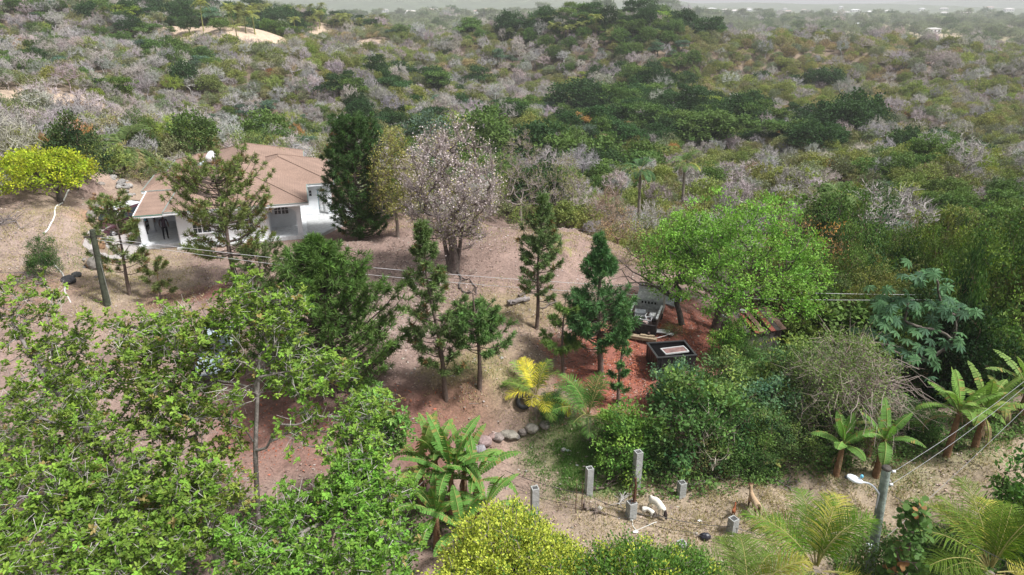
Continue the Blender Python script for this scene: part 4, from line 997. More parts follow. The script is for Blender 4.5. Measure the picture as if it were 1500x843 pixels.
# ---- open whorled trees that fill the lower left foreground
def whorl_tree(label, base, tr, lims, n, seed, col, leaf=.135, k=9, lump=None, trunkpts=None, flat=.5, wl=.54, twigs=5, leafv=.28):
    """lims: list of (px, py, Y, rx_px, ry_px, depth_m, share): the layers of the crown as measured on the photo"""
    rs = np.random.RandomState(seed); p = np.array([base[0], base[1], gz1(*base)]); W = MB(); F = MB(); T = []
    tot = sum(l[6] for l in lims)
    for (px, py, Y, rx, ry, dm, sh) in lims:
        c = at(px, py, Y); s = np.linalg.norm(c - CAM) / FPX * .97; m = int(n * sh / tot)
        q = rs.normal(size=(m, 3)); q /= np.linalg.norm(q, axis=1)[:, None]; q *= rs.uniform(.25, 1, (m, 1)) ** .6
        # crown layers lie flat: spread in x and y, thin in z
        T.append(c + np.c_[q[:, 0] * rx * s, q[:, 1] * dm, q[:, 2] * ry * s])
    tips = np.concatenate(T); tips[:, 2] = np.maximum(tips[:, 2], gz(tips[:, 0], tips[:, 1]) + .4); tips -= p; n = len(tips)
    dr = grow(W, rs, tips, trunkpts, tr, (.24, .215, .195), 0, 6, .11, .013, .48, up=.2, seg=5, near=.7)
    if twigs:
        B = np.repeat(tips, twigs, 0) - np.repeat(dr, twigs, 0) * rs.uniform(0, .5, (n * twigs, 1)); E = B + unit(np.repeat(dr, twigs, 0) + rs.normal(size=(n * twigs, 3)) * .8) * rs.uniform(.2, .6, (n * twigs, 1))
        strips(W, B, E, .016, (.46, .43, .40), 0, rs)
        ends = np.concatenate([tips, E[rs.uniform(size=len(E)) < .62]])
    else: ends = tips
    ne = len(ends); ax = unit(rs.normal(size=(ne, 3)) * .45 + np.array([0, 0, 1.]))
    u = unit(np.cross(ax, rs.normal(size=(ne, 3)))); v = np.cross(ax, u)
    ccl = jit(rs, col, ne, .38, .1); old = rs.uniform(size=ne) < .022; ccl[old] = (.30, .24, .09)
    for j in range(k):
        a = j * 6.283 / k * 1.0 + rs.uniform(-.4, .4, ne); el = rs.uniform(-.15, .75, ne)
        d = unit((u * np.cos(a)[:, None] + v * np.sin(a)[:, None]) * np.cos(el)[:, None] + ax * np.sin(el)[:, None])
        nn = unit(ax * 1.0 - d * .3 + rs.normal(size=(ne, 3)) * .25)
        leaves6(F, ends + rs.normal(size=(ne, 3)) * .03, d, nn, leaf * rs.uniform(.7, 1.2, ne), leaf * wl * rs.uniform(.85, 1.15, ne), ccl * (1 + rs.uniform(-leafv, leafv, (ne, 1))), 0, .12, .45)
    return crown_tree('whorl_leaved_tree', label, 'tree', p, W, F, group='open light green trees in the lower left foreground')
LG = (.205, .325, .055)
def fpt(px, py, Y): return at(px, py, Y)
def tr_pts(base, lst):
    b = np.array([base[0], base[1], gz1(*base)]); P = [np.array([0, 0, -.2])]
    for (px, py, Y) in lst: P.append(at(px, py, Y) - b)
    return P
def bxy(px, py): p = ground(px, py); return (p[0], p[1])
B1 = bxy(385, 842)
whorl_tree('open light green tree with an upright grey trunk, over the pale car', B1, .085,
    [(395, 452, 18.5, 55, 26, 1.0, 5), (345, 462, 18.5, 60, 22, 1., 4), (280, 485, 18.3, 60, 35, 1., 4), (465, 545, 18.3, 60, 28, 1., 5), (415, 545, 18.8, 50, 30, 1., 2), (530, 600, 18, 42, 28, .8, 3), (460, 630, 17.5, 60, 30, 1., 3), (415, 500, 18.3, 45, 20, .8, 2), (290, 590, 17.8, 60, 50, 1., 4), (530, 670, 17, 50, 45, 1, 3), (340, 550, 17.2, 40, 40, 1., 1.5), (250, 530, 18.2, 50, 40, 1, 3), (350, 420, 18.2, 25, 14, .6, 1)],
    370, 61, LG, trunkpts=tr_pts(B1, [(378, 760, 17.4), (374, 660, 17.6), (377, 580, 17.8), (380, 520, 18.)]), k=8)
B2 = bxy(262, 842)
whorl_tree('light green tree with a long trunk leaning to the left edge', B2, .15,
    [(30, 440, 21, 50, 45, 1., 5), (70, 510, 20.5, 60, 35, 1.2, 4), (150, 500, 19.5, 75, 40, 1.2, 5), (230, 490, 19, 60, 35, 1.2, 4), (60, 590, 18.5, 70, 40, 1.2, 5), (170, 600, 17.8, 80, 50, 1.2, 7), (130, 555, 19, 80, 30, 1.2, 4), (230, 660, 16.8, 60, 45, 1., 4), (20, 660, 17.4, 55, 40, 1., 4), (110, 660, 17.2, 70, 40, 1., 4)],
    450, 62, (.20, .305, .05), trunkpts=tr_pts(B2, [(215, 760, 17.0), (165, 690, 17.6), (120, 620, 18.4), (60, 545, 19.5), (22, 480, 20.4)]), k=8)
Bm = bxy(318, 830)
whorl_tree('thin forked tree with many bare grey stems between the two big open trees', Bm, .09,
    [(300, 640, 17.5, 55, 60, .8, 3), (250, 600, 17.8, 50, 60, .8, 3), (320, 500, 18.6, 50, 50, .8, 3), (210, 540, 18.4, 50, 40, .8, 2), (320, 720, 16.5, 50, 40, .8, 3), (260, 730, 16.2, 50, 30, .8, 2)],
    240, 66, (.24, .32, .06), trunkpts=tr_pts(Bm, [(310, 760, 17.2), (300, 700, 17.6), (285, 640, 17.9)]), k=8, twigs=4)
B3 = bxy(90, 838)
whorl_tree('dense leafy tree in the very bottom left corner', B3, .15,
    [(60, 710, 15.5, 90, 30, 1.2, 6), (180, 740, 15.5, 80, 30, 1.2, 6), (60, 800, 13.8, 90, 35, 1.2, 6), (180, 820, 13.8, 90, 30, 1.2, 6), (270, 780, 14.8, 60, 35, 1., 4), (280, 710, 15.8, 50, 30, 1, 2)],
    400, 63, (.18, .29, .045), trunkpts=tr_pts(B3, [(110, 790, 15.6), (120, 740, 15.8)]), k=9)
B4 = bxy(470, 842)
whorl_tree('bushy fresh green tree at the bottom beside the banana clump', B4, .12,
    [(440, 740, 15.5, 60, 25, 1., 4), (540, 730, 15.5, 70, 30, 1., 5), (420, 820, 13.8, 70, 25, 1., 5), (540, 810, 13.8, 80, 30, 1.2, 6), (350, 800, 14.5, 40, 30, .8, 3), (520, 690, 16.2, 50, 20, .8, 3)],
    480, 64, (.175, .33, .05), leaf=.12, trunkpts=tr_pts(B4, [(480, 790, 15.8), (490, 760, 16)]), k=9)
B5 = bxy(560, 735)
whorl_tree('slim green tree between the big pine and the banana clump', B5, .09,
    [(545, 600, 20, 40, 30, .8, 4), (580, 630, 20, 25, 25, .8, 2), (530, 650, 20, 45, 40, .8, 4)],
    200, 65, (.17, .32, .07), trunkpts=tr_pts(B5, [(560, 700, 20.4), (560, 660, 20.6)]), k=8)

# ---- golden green clipped looking tree at the bottom centre
def ficus(label, cx, Y, top, r, h, seed, n, yel, ell=1.):
    rs = np.random.RandomState(seed); c = at(cx, top, Y); g = gz1(c[0], c[1]); p = np.array([c[0], c[1], g]); H = c[2] - g; W = MB(); F = MB()
    tips = dome_tips(rs, n, r, h, H - h, .74, ell=ell); tips = lumpy(rs, tips, np.array([0, 0, H - h * .6]), 9, .42); tips += .12 * np.stack([waves(tips[:, 1], tips[:, 2], [(.3, 1, .9, 1)]), waves(tips[:, 2], tips[:, 0], [(.3, 2, .8, 1)]), waves(tips[:, 0], tips[:, 1], [(.3, 3, .7, 1.), (1.2, 0, .45, .6)])], -1)
    grow(W, rs, tips, [(0, 0, -.2), (.05, 0, H * .2), (.0, .05, H * .4), (0, 0, H * .55)], .2, (.2, .17, .15), 0, 6, .08, .01, .5, seg=4)
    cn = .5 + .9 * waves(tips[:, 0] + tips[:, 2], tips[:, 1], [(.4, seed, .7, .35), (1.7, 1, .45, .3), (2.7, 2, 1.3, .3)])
    gold_tip = (rs.uniform(size=n) * .35 + .5 - cn * .8 < yel - .1 - .3 * np.clip(tips[:, 0] / r, -.3, 1)) & (tips[:, 2] > H - h * .75)  # clumps of golden leaves by noise, fewer to the right, none low down
    col = np.where(gold_tip[:, None], np.array([[.45, .50, .075]]), np.array([[.10, .20, .035]])) * (1 + rs.uniform(-.25, .25, (n, 1)))
    out = unit(tips - np.array([0, 0, H - h * .8]))
    k = 34; tot = n * k
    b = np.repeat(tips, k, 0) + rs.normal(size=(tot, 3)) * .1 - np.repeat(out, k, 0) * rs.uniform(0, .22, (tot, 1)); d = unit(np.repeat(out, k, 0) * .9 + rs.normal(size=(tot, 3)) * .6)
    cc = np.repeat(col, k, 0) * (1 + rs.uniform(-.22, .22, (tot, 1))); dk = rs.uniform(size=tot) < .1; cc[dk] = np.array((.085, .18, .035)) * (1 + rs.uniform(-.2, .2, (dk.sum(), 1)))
    leaves(F, b, d, unit(rs.normal(size=(tot, 3)) * .7 + np.array([0, 0, .6])), .078 * rs.uniform(.8, 1.3, tot), .045, cc)
    return crown_tree('ornamental_tree', label, 'tree', p, W, F)
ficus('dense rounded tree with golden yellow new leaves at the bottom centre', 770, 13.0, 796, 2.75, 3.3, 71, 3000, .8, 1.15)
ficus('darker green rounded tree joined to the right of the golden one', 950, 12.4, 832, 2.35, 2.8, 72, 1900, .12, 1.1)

# ---- coconut palms of the yard
def palm(label, cx, cy, Y, base_px=None, nf=16, L=2.6, col=(.12, .19, .045), ycol=(.42, .40, .08), yfrac=.15, seed=1, nl=34, el=(.1, 1.25), tr=.13, group='coconut palms in the yard', name='coconut_palm', lw=.05, droop=(1.1, 1.8)):
    rs = np.random.RandomState(seed); c = at(cx, cy, Y)
    if base_px: g = ground(*base_px); b = np.array([g[0], g[1], g[2]])
    else: b = np.array([c[0] + .2, c[1] - .2, gz1(c[0] + .2, c[1] - .2)])
    top = c - b; t = thing(name, label, 'palm', b, 0., group); W = MB()
    s = np.linspace(0, 1, 6)[:, None]; P = np.array([0, 0, -.2]) + (top + np.array([0, 0, .2])) * s
    W.tube(P, np.linspace(tr * 1.3, tr, 6), 8, (.24, .205, .17), 0); W.obj('trunk', M_bark, t)
    for k in range(nf):
        F = MB(); e = el[0] + (el[1] - el[0]) * ((k * .618) % 1); yel = rs.uniform() < yfrac * (1.6 if e < .5 else .6)
        frond(F, rs, top, k * 2.399 + rs.uniform(-.25, .25), e, L * rs.uniform(.85, 1.1), rs.uniform(*droop), np.array(ycol if yel else col) * rs.uniform(.8, 1.2), 0, nl, lw, .3, .45, (.40, .36, .14) , .028 * L / 2.6, rs.uniform(-.12, .12))
        F.obj('frond', M_leaf, t)
    for k in range(3 if L > 1.9 else 1):
        F = MB(); frond(F, rs, top, rs.uniform(0, 6.28), -.2, L * .8, 1.2, (.26, .19, .11), 0, nl // 2, lw, .25, 1.2, (.3, .22, .13), .02); F.obj('dry_frond', M_dry, t)
    return t
palm('big coconut palm with long green fronds at the bottom, left of the tall utility pole', 1195, 838, 15.0, seed=81, nf=26, L=2.35, col=(.12, .23, .025), yfrac=.25, nl=50, el=(.1, 1.5), lw=.024, droop=(.8, 1.6))
palm('yellowing coconut palm in the bottom right corner', 1450, 840, 14.6, seed=82, nf=24, L=2.4, col=(.13, .21, .025), yfrac=.45, nl=48, el=(.1, 1.5), lw=.024, droop=(.8, 1.6))
palm('coconut palm whose frond tips just reach the bottom edge right of the golden tree', 1095, 885, 13.6, seed=83, nf=15, L=2.0, col=(.12, .19, .03), yfrac=.2, nl=60, el=(.1, 1.3), lw=.03)
palm('small palm with bright yellow outer fronds above the stone row', 785, 582, 26.0, (785, 612), nf=15, L=1.8, col=(.16, .26, .05), ycol=(.62, .55, .06), yfrac=.65, seed=84, nl=34, el=(.35, 1.5), tr=.12, lw=.04, droop=(.7, 1.7))
palm('young palm with grey green fronds on the grass left of the centre thicket', 862, 612, 25.0, (862, 645), nf=16, L=2.05, col=(.10, .22, .045), ycol=(.4, .42, .08), yfrac=.15, seed=85, nl=38, el=(.45, 1.5), tr=.11, lw=.035, droop=(.7, 1.5))
palm('tiny yellowish palm alone on the upper slope of the yard', 822, 362, 40.0, (822, 372), nf=9, L=.95, col=(.3, .33, .09), seed=86, nl=16, el=(.1, 1.2), tr=.07)
palm('full palm with drooping fronds behind the drive, left of the house', 183, 216, 61.0, (186, 262), nf=20, L=3.0, col=(.12, .17, .055), ycol=(.3, .26, .13), yfrac=.2, seed=87, nl=28, lw=.13, el=(-.1, 1.4), tr=.2)
palm('dark green palm in the scrub beyond the crest of the yard', 938, 250, 66.0, nf=14, L=2.0, col=(.08, .16, .06), seed=88, nl=20, lw=.13, yfrac=0.)
palm('green palm crown in the scrub right of the dark one beyond the crest', 1003, 240, 72.0, nf=14, L=2.0, col=(.12, .19, .06), seed=89, nl=20, lw=.13, yfrac=.1)
palm('palm rising from the scrub above the yellow green vines', 1232, 285, 58.0, nf=12, L=1.9, col=(.12, .18, .06), seed=90, nl=20, lw=.13)

# ---- banana plants
def banana_blade(F, rs, base, yaw, pitch, L, w, droop, col, torn=.25, n=20):
    s = np.linspace(0, 1, n + 1); el = pitch - droop * s ** 1.5
    h = np.concatenate([[0], np.cumsum(np.cos(el[:-1]))]) / n * L; z = np.concatenate([[0], np.cumsum(np.sin(el[:-1]))]) / n * L
    f = np.array([math.cos(yaw), math.sin(yaw), 0]); g = np.array([-f[1], f[0], 0])
    P = np.array(base) + f * h[:, None] + np.array([0, 0, 1.]) * z[:, None]; T = unit(np.gradient(P, axis=0)); U = np.cross(T, -g)
    F.tube(P, np.linspace(.03, .008, n + 1), 4, (.32, .38, .12), 0, cap=False)
    wd = w * np.sin(np.clip((s - .1) / .9, 0, 1) * math.pi) ** .55 * (s > .1)
    c0 = np.array(col)
    for sg in (-1, 1):
        fold = .35 + rs.uniform(-.1, .1)
        for i in range(2, n):
            if wd[i] + wd[i + 1] < .02: continue
            gap = rs.uniform(.0, .35) if rs.uniform() < torn else 0.; dr_ = rs.uniform(0, .25) * torn * 2
            a, b = P[i], P[i] + (P[i + 1] - P[i]) * (1 - gap * .3)
            ea = P[i] + g * sg * wd[i] + U[i] * wd[i] * (fold - dr_) - T[i] * -.02; eb = P[i] + (P[i + 1] - P[i]) * (1 - gap) + g * sg * wd[i + 1] + U[i + 1] * wd[i + 1] * (fold - dr_)
            ma = (a + ea) / 2 + U[i] * wd[i] * .06; mb_ = (b + eb) / 2 + U[i + 1] * wd[i + 1] * .06
            c = c0 * (1 + rs.uniform(-.09, .09)); 
            if rs.uniform() < torn * .25: c = np.array((.3, .26, .08))
            F.quads(np.array([[a, b, mb_, ma], [ma, mb_, eb, ea]]), c, 0)
def banana(label, bpx, bpy_, top, seed, nl=8, L=1.5, w=.2, col=(.14, .27, .055), stem=.55, torn=.3, dead=0, stemcol=(.26, .15, .085), fan=1., parts=None, Y=None, group='banana plants'):
    rs = np.random.RandomState(seed); p = ground(bpx, bpy_) if Y is None else np.array([at(bpx, bpy_, Y)[0], Y, gz1(at(bpx, bpy_, Y)[0], Y)])
    h = height_for(p, top); t = thing('banana_plant', label, 'banana plant', p, 0., group); W = MB(); hs = h * stem
    W.tube([(0, 0, -.15), (.02, 0, hs * .5), (.03, 0, hs)], [.14, .115, .075], 8, stemcol, 0)
    for k in range(6):    # dry sheath strips hanging on the stem
        a = rs.uniform(0, 6.28); z = rs.uniform(.3, 1) * hs; q = np.array([math.cos(a), math.sin(a), 0]) * .13
        leaves(W, (q + [0, 0, z])[None], np.array([[q[0] * 2, q[1] * 2, -1.]]), q[None] * 8, .5, .12, np.array([[.28, .2, .12]]) * rs.uniform(.7, 1.2))
    W.obj('stem', M_bark, t)
    for k in range(nl):
        F = MB(); f = k / max(1, nl - 1); e = 1.45 - f * .95 * fan + rs.uniform(-.1, .1)
        banana_blade(F, rs, (.03, 0, hs * rs.uniform(.9, 1.02)), k * 2.4 + rs.uniform(-.3, .3) + seed, e, L * rs.uniform(.8, 1.1), w * rs.uniform(.85, 1.15), (.5 + 1.5 * f) * rs.uniform(.8, 1.2), np.array(col) * rs.uniform(.85, 1.2) * (1, 1, 1), torn)
        F.obj('leaf', M_leaf, t)
    for k in range(dead):
        F = MB(); banana_blade(F, rs, (.02, 0, hs * .85), rs.uniform(0, 6.28), .1, L * .9, w * .5, 2.4, (.26, .19, .11), .6); F.obj('dry_leaf', M_dry, t)
    return t
banana('banana plant at the right of the foreground clump, with a leaf reaching over bare ground', 697, 762, 640, 91, 11, 2.0, .2, (.12, .26, .05), .5, torn=.5)
banana('banana plant at the middle of the foreground clump, tallest of them', 662, 765, 612, 92, 11, 2.1, .21, (.11, .245, .05), .5, torn=.5, dead=2)
banana('banana plant at the left of the foreground clump, with yellowed torn leaves', 618, 745, 612, 93, 7, 2.0, .24, (.17, .26, .06), .5, torn=.6, dead=3)
banana('banana plant low at the front of the foreground clump', 675, 800, 700, 94, 10, 1.8, .19, (.13, .28, .06), .4, Y=18.2)
banana('banana plant at the far left of the foreground clump, behind the green tree', 640, 742, 600, 102, 10, 2.0, .19, (.13, .25, .055), .5, torn=.4, dead=1)
banana('banana plant behind the tallest of the foreground clump', 680, 742, 618, 103, 10, 1.9, .19, (.15, .28, .06), .5, torn=.4)
banana('short banana plant at the front right of the foreground clump, above the golden tree', 712, 788, 690, 104, 10, 1.8, .18, (.14, .29, .06), .5, torn=.35)
banana('banana plant low at the left front of the foreground clump', 640, 800, 690, 105, 10, 1.9, .19, (.12, .25, .05), .45, torn=.45, Y=18.6)
banana('young banana plant, leftmost of the four along the path', 1224, 697, 608, 95, 9, 1.4, .22, (.16, .31, .07), .55, torn=.2)
banana('banana plant with two stems, second from the left along the path', 1282, 698, 598, 96, 10, 1.5, .23, (.13, .26, .06), .55, torn=.3, dead=1)
banana('tall banana plant with a thick brown stem, third along the path', 1386, 668, 545, 97, 11, 1.9, .22, (.17, .3, .065), .55, torn=.35, dead=2)
banana('tall banana plant with yellow leaf edges, nearest the right of the path', 1427, 656, 550, 98, 11, 1.85, .21, (.19, .3, .07), .52, torn=.5, dead=2)
banana('banana plant with ragged leaves at the right edge of the photo', 1492, 612, 535, 99, 11, 2.0, .22, (.19, .3, .08), .55, torn=.6, dead=3)
banana('mostly dead banana plant hung with brown leaves behind the tall ones', 1456, 618, 562, 100, 3, 1.3, .18, (.22, .28, .08), .6, torn=.7, dead=7)
banana('withered banana plant behind the young ones by the path', 1270, 668, 590, 101, 2, 1.0, .14, (.2, .24, .08), .6, torn=.7, dead=6)

# ---- sea grape, clipped little tree
def sea_grape():
    rs = np.random.RandomState(27); Y = 14.8; c = at(1345, 740, Y); b = np.array([c[0], Y, gz1(c[0], Y)]); W = MB(); F = MB(); H = c[2] - b[2]
    tips = []
    for k in range(60):
        z = H * rs.uniform(.3, 1); f = z / H; r = .75 * (1.08 - f) + .1; a = rs.uniform(0, 6.28); tips.append((math.cos(a) * r * rs.uniform(.3, 1), math.sin(a) * r * rs.uniform(.3, 1), z))
    tips = np.array(tips); dr = grow(W, rs, tips, [(0, 0, -.2), (0, 0, H * .4), (.05, 0, H * .75), (0, 0, H)], .07, (.25, .2, .17), 0, 5, .08, .012, .5, seg=3)
    for t in tips:
        m = 9; c_ = t + rs.normal(size=(m, 3)) * .12; nn = unit(rs.normal(size=(m, 3)) * .5 + np.array([0, -.3, .8])); u = perp(nn, rs); v = np.cross(nn, u); a = np.arange(7) * 6.283 / 7
        Q = c_[:, None] + .085 * rs.uniform(.7, 1.15, (m, 1, 1)) * (u[:, None] * np.cos(a)[None, :, None] + v[:, None] * np.sin(a)[None, :, None])
        F.quads(Q, jit(rs, (.10, .19, .05) if rs.uniform() < .85 else (.3, .16, .07), m, .2, .05))
    crown_tree('sea_grape', 'slim sea grape with round leathery leaves right of the tall utility pole', 'shrub', b, W, F)
sea_grape()
def right_thicket():
    rs = np.random.RandomState(19); T = [('dark green', (.055, .12, .035)), ('mid green', (.11, .20, .05)), ('olive', (.17, .19, .06)), ('yellow green', (.19, .26, .06)), ('brown twiggy', (.25, .2, .13)), ('light green', (.17, .29, .07)), ('very dark', (.035, .08, .025))]
    for i in range(96):
        Y = rs.uniform(28.5, 48); px = rs.uniform(1120, 1570)
        if px < 1320 and Y < 34: px += 220
        k = rs.randint(len(T)); nm, c = T[k]; kit = 'thin' if k == 4 else ['vine', 'fine', 'vine', 'broad'][rs.randint(4)]
        hh = rs.uniform(3.0, 5.8) + (1.8 if px > 1380 else 0) * rs.uniform(0, 1) - (1.2 if Y < 33 else 0); where = 'front' if Y < 34 else ('middle' if Y < 41 else 'back')
        bush('%s %s bush in the %s of the tall growth on the %s' % (nm, {'thin': 'sparse', 'vine': 'vine draped', 'fine': 'fine leaved', 'broad': 'broad leaved'}[kit], where, 'far right' if px > 1380 else 'right'), kit, i, px, 0, rs.uniform(1.0, 2.2), hh, np.array(c) * rs.uniform(.6, 1.05), Y=Y, group='%s %s bushes of the tall right hand growth, %s, %s' % (nm, kit, where, px > 1380), rz=rs.uniform(0, 6.28))
right_thicket()
bush('little round dark green tree on a bare stem beside the yellow palm', 'fine', 0, 808, 618, .55, -570, (.07, .17, .055), name='round_shrub')
# ================================================================== the house
WHITE = (.78, .805, .83); ROOFC = (.275, .19, .15)
def mat_shingle():
    m, nt, N, L, b = nmat('roof_shingles'); c = vcol(N)
    br = N.new('ShaderNodeTexBrick'); tc = N.new('ShaderNodeTexCoord'); mp = N.new('ShaderNodeMapping')
    mp.inputs['Scale'].default_value = (1, 1, 2.2); L.new(tc.outputs['Object'], mp.inputs['Vector'])
    a, n1 = noise(N, L, 14, 3, .6, .75, 1.22); c = mixc(N, L, c, gray(N, L, a))
    a2, n2 = noise(N, L, .9, 4, .6, .86, 1.12); c = mixc(N, L, c, gray(N, L, a2))
    wv = N.new('ShaderNodeTexWave'); wv.bands_direction = 'Z'; wv.inputs['Scale'].default_value = 5.2; wv.inputs['Distortion'].default_value = .6; wv.inputs['Detail'].default_value = 2
    L.new(tc.outputs['Object'], wv.inputs['Vector']); r = N.new('ShaderNodeMapRange'); r.inputs[3].default_value = .94; r.inputs[4].default_value = 1.04; L.new(wv.outputs['Fac'], r.inputs[0])
    c = mixc(N, L, c, gray(N, L, r.outputs[0])); L.new(c, b.inputs['Base Color']); b.inputs['Roughness'].default_value = .9; b.inputs['Specular IOR Level'].default_value = .15
    return m
M_roof = mat_shingle()
M_wall = mat_col('painted_render', .8, .2, 1.4, .1, .15, bscale=12)
def mat_glass():
    m, nt, N, L, b = nmat('window_glass'); b.inputs['Base Color'].default_value = (.035, .045, .055, 1); b.inputs['Roughness'].default_value = .12; b.inputs['Specular IOR Level'].default_value = .6; return m
M_glass = mat_glass()
def hip(mb, a0, a1, b0, b1, ze, slope, th=.16, col=ROOFC, fascia=(.80, .82, .84), eps=0., green=False):
    """hipped roof over a rectangle, with a deep eave board"""
    la, lb = a1 - a0, b1 - b0; h = min(la, lb) / 2 * slope; m = min(la, lb) / 2
    z0 = ze + eps
    if la >= lb: r0, r1 = (a0 + m, (b0 + b1) / 2, z0 + h), (a1 - m, (b0 + b1) / 2, z0 + h)
    else: r0, r1 = ((a0 + a1) / 2, b0 + m, z0 + h), ((a0 + a1) / 2, b1 - m, z0 + h)
    c = [(a0, b0, z0), (a1, b0, z0), (a1, b1, z0), (a0, b1, z0)]
    V = np.array(c + [r0, r1], float)
    if la >= lb: T = [[0, 3, 4], [1, 5, 2]]; Q = [[0, 4, 5, 1], [2, 5, 4, 3]]
    else: T = [[0, 4, 1], [2, 5, 3]]; Q = [[1, 4, 5, 2], [3, 5, 4, 0]]
    T = [t[::-1] for t in T]; Q = [q[::-1] for q in Q]
    mb.add(V, T, col, 0); mb.add(V, Q, col, 0)
    # ridge and hip caps
    for p, q in [(r0, r1)] + [(c[i], (r0 if (i in ((0, 3) if la >= lb else (0, 1))) else r1)) for i in range(4)]:
        if np.linalg.norm(np.array(p) - np.array(q)) > .1: mb.tube([np.array(p) + [0, 0, .01], np.array(q) + [0, 0, .01]], .045, 4, np.array(col) * .9, 0)
    return c, z0
def fascia(mb, c, ze, th, col, drip=(.22, .27, .25), w=.05):
    for i in range(4):
        p, q = np.array(c[i][:2]), np.array(c[(i + 1) % 4][:2]); d = (q - p) / np.linalg.norm(q - p); n = np.array([d[1], -d[0]])
        mid = (p + q) / 2 + n * w * .5; a = math.atan2(d[1], d[0]); L_ = np.linalg.norm(q - p)
        mb.box((*mid, ze - th / 2 - .03), (L_ + w * 2 - .004 * (i % 2), w, th), a, col, 0)
        mb.box((*(mid + n * .012), ze - .012), (L_ + w * 2 + .03 - .005 * (i % 2), w + .03, .035), a, drip, 0)
def window(parent, ca, cb, cz, w, h, face='f', arched=True, nx=4, nz=3):
    """white lattice window set in a wall; the wall plane runs along a (face f) or b (face r)"""
    t = MB(); g = MB()
    def put(mb, x, z, sx, sz, dy, sy, col):
        if face == 'f': mb.box((ca + x, cb - dy, cz + z), (sx, sy, sz), 0, col)
        else: mb.box((ca + dy, cb + x, cz + z), (sy, sx, sz), 0, col)
    put(g, 0, 0, w - .06, h - .06, .012, .02, (0, 0, 0))
    fr = (.82, .84, .86)
    for sx in (-1, 1): put(t, sx * (w / 2), 0, .06, h + .06, .03, .06, fr)
    put(t, 0, h / 2, w - .065, .06, .028, .056, fr); put(t, 0, -h / 2, w + .2, .07, .05, .10, fr); put(t, 0, 0, .07, h - .065, .026, .05, fr)
    for i in range(1, nx):
        if abs(i - nx / 2) < .1: continue
        put(t, -w / 2 + w * i / nx, 0, .03, h - .07, .024, .022, fr)
    for i in range(1, nz): put(t, 0, -h / 2 + h * i / nz, w - .07, .028, .02, .022, fr)
    if arched:
        for sg in (-1, 1):
            P = [(sg * w / 4 + math.cos(a) * w / 4, h / 2 - .13 + math.sin(a) * .13) for a in np.linspace(0, math.pi, 7)]
            for (x0, z0), (x1, z1) in zip(P[:-1], P[1:]):
                put(t, (x0 + x1) / 2, (h / 2 + (z0 + z1) / 2) / 2, abs(x1 - x0) + .002, max(.02, h / 2 - (z0 + z1) / 2), .03, .034, fr)
    f = t.obj('window', M_wall, parent); g.obj('pane', M_glass, f)
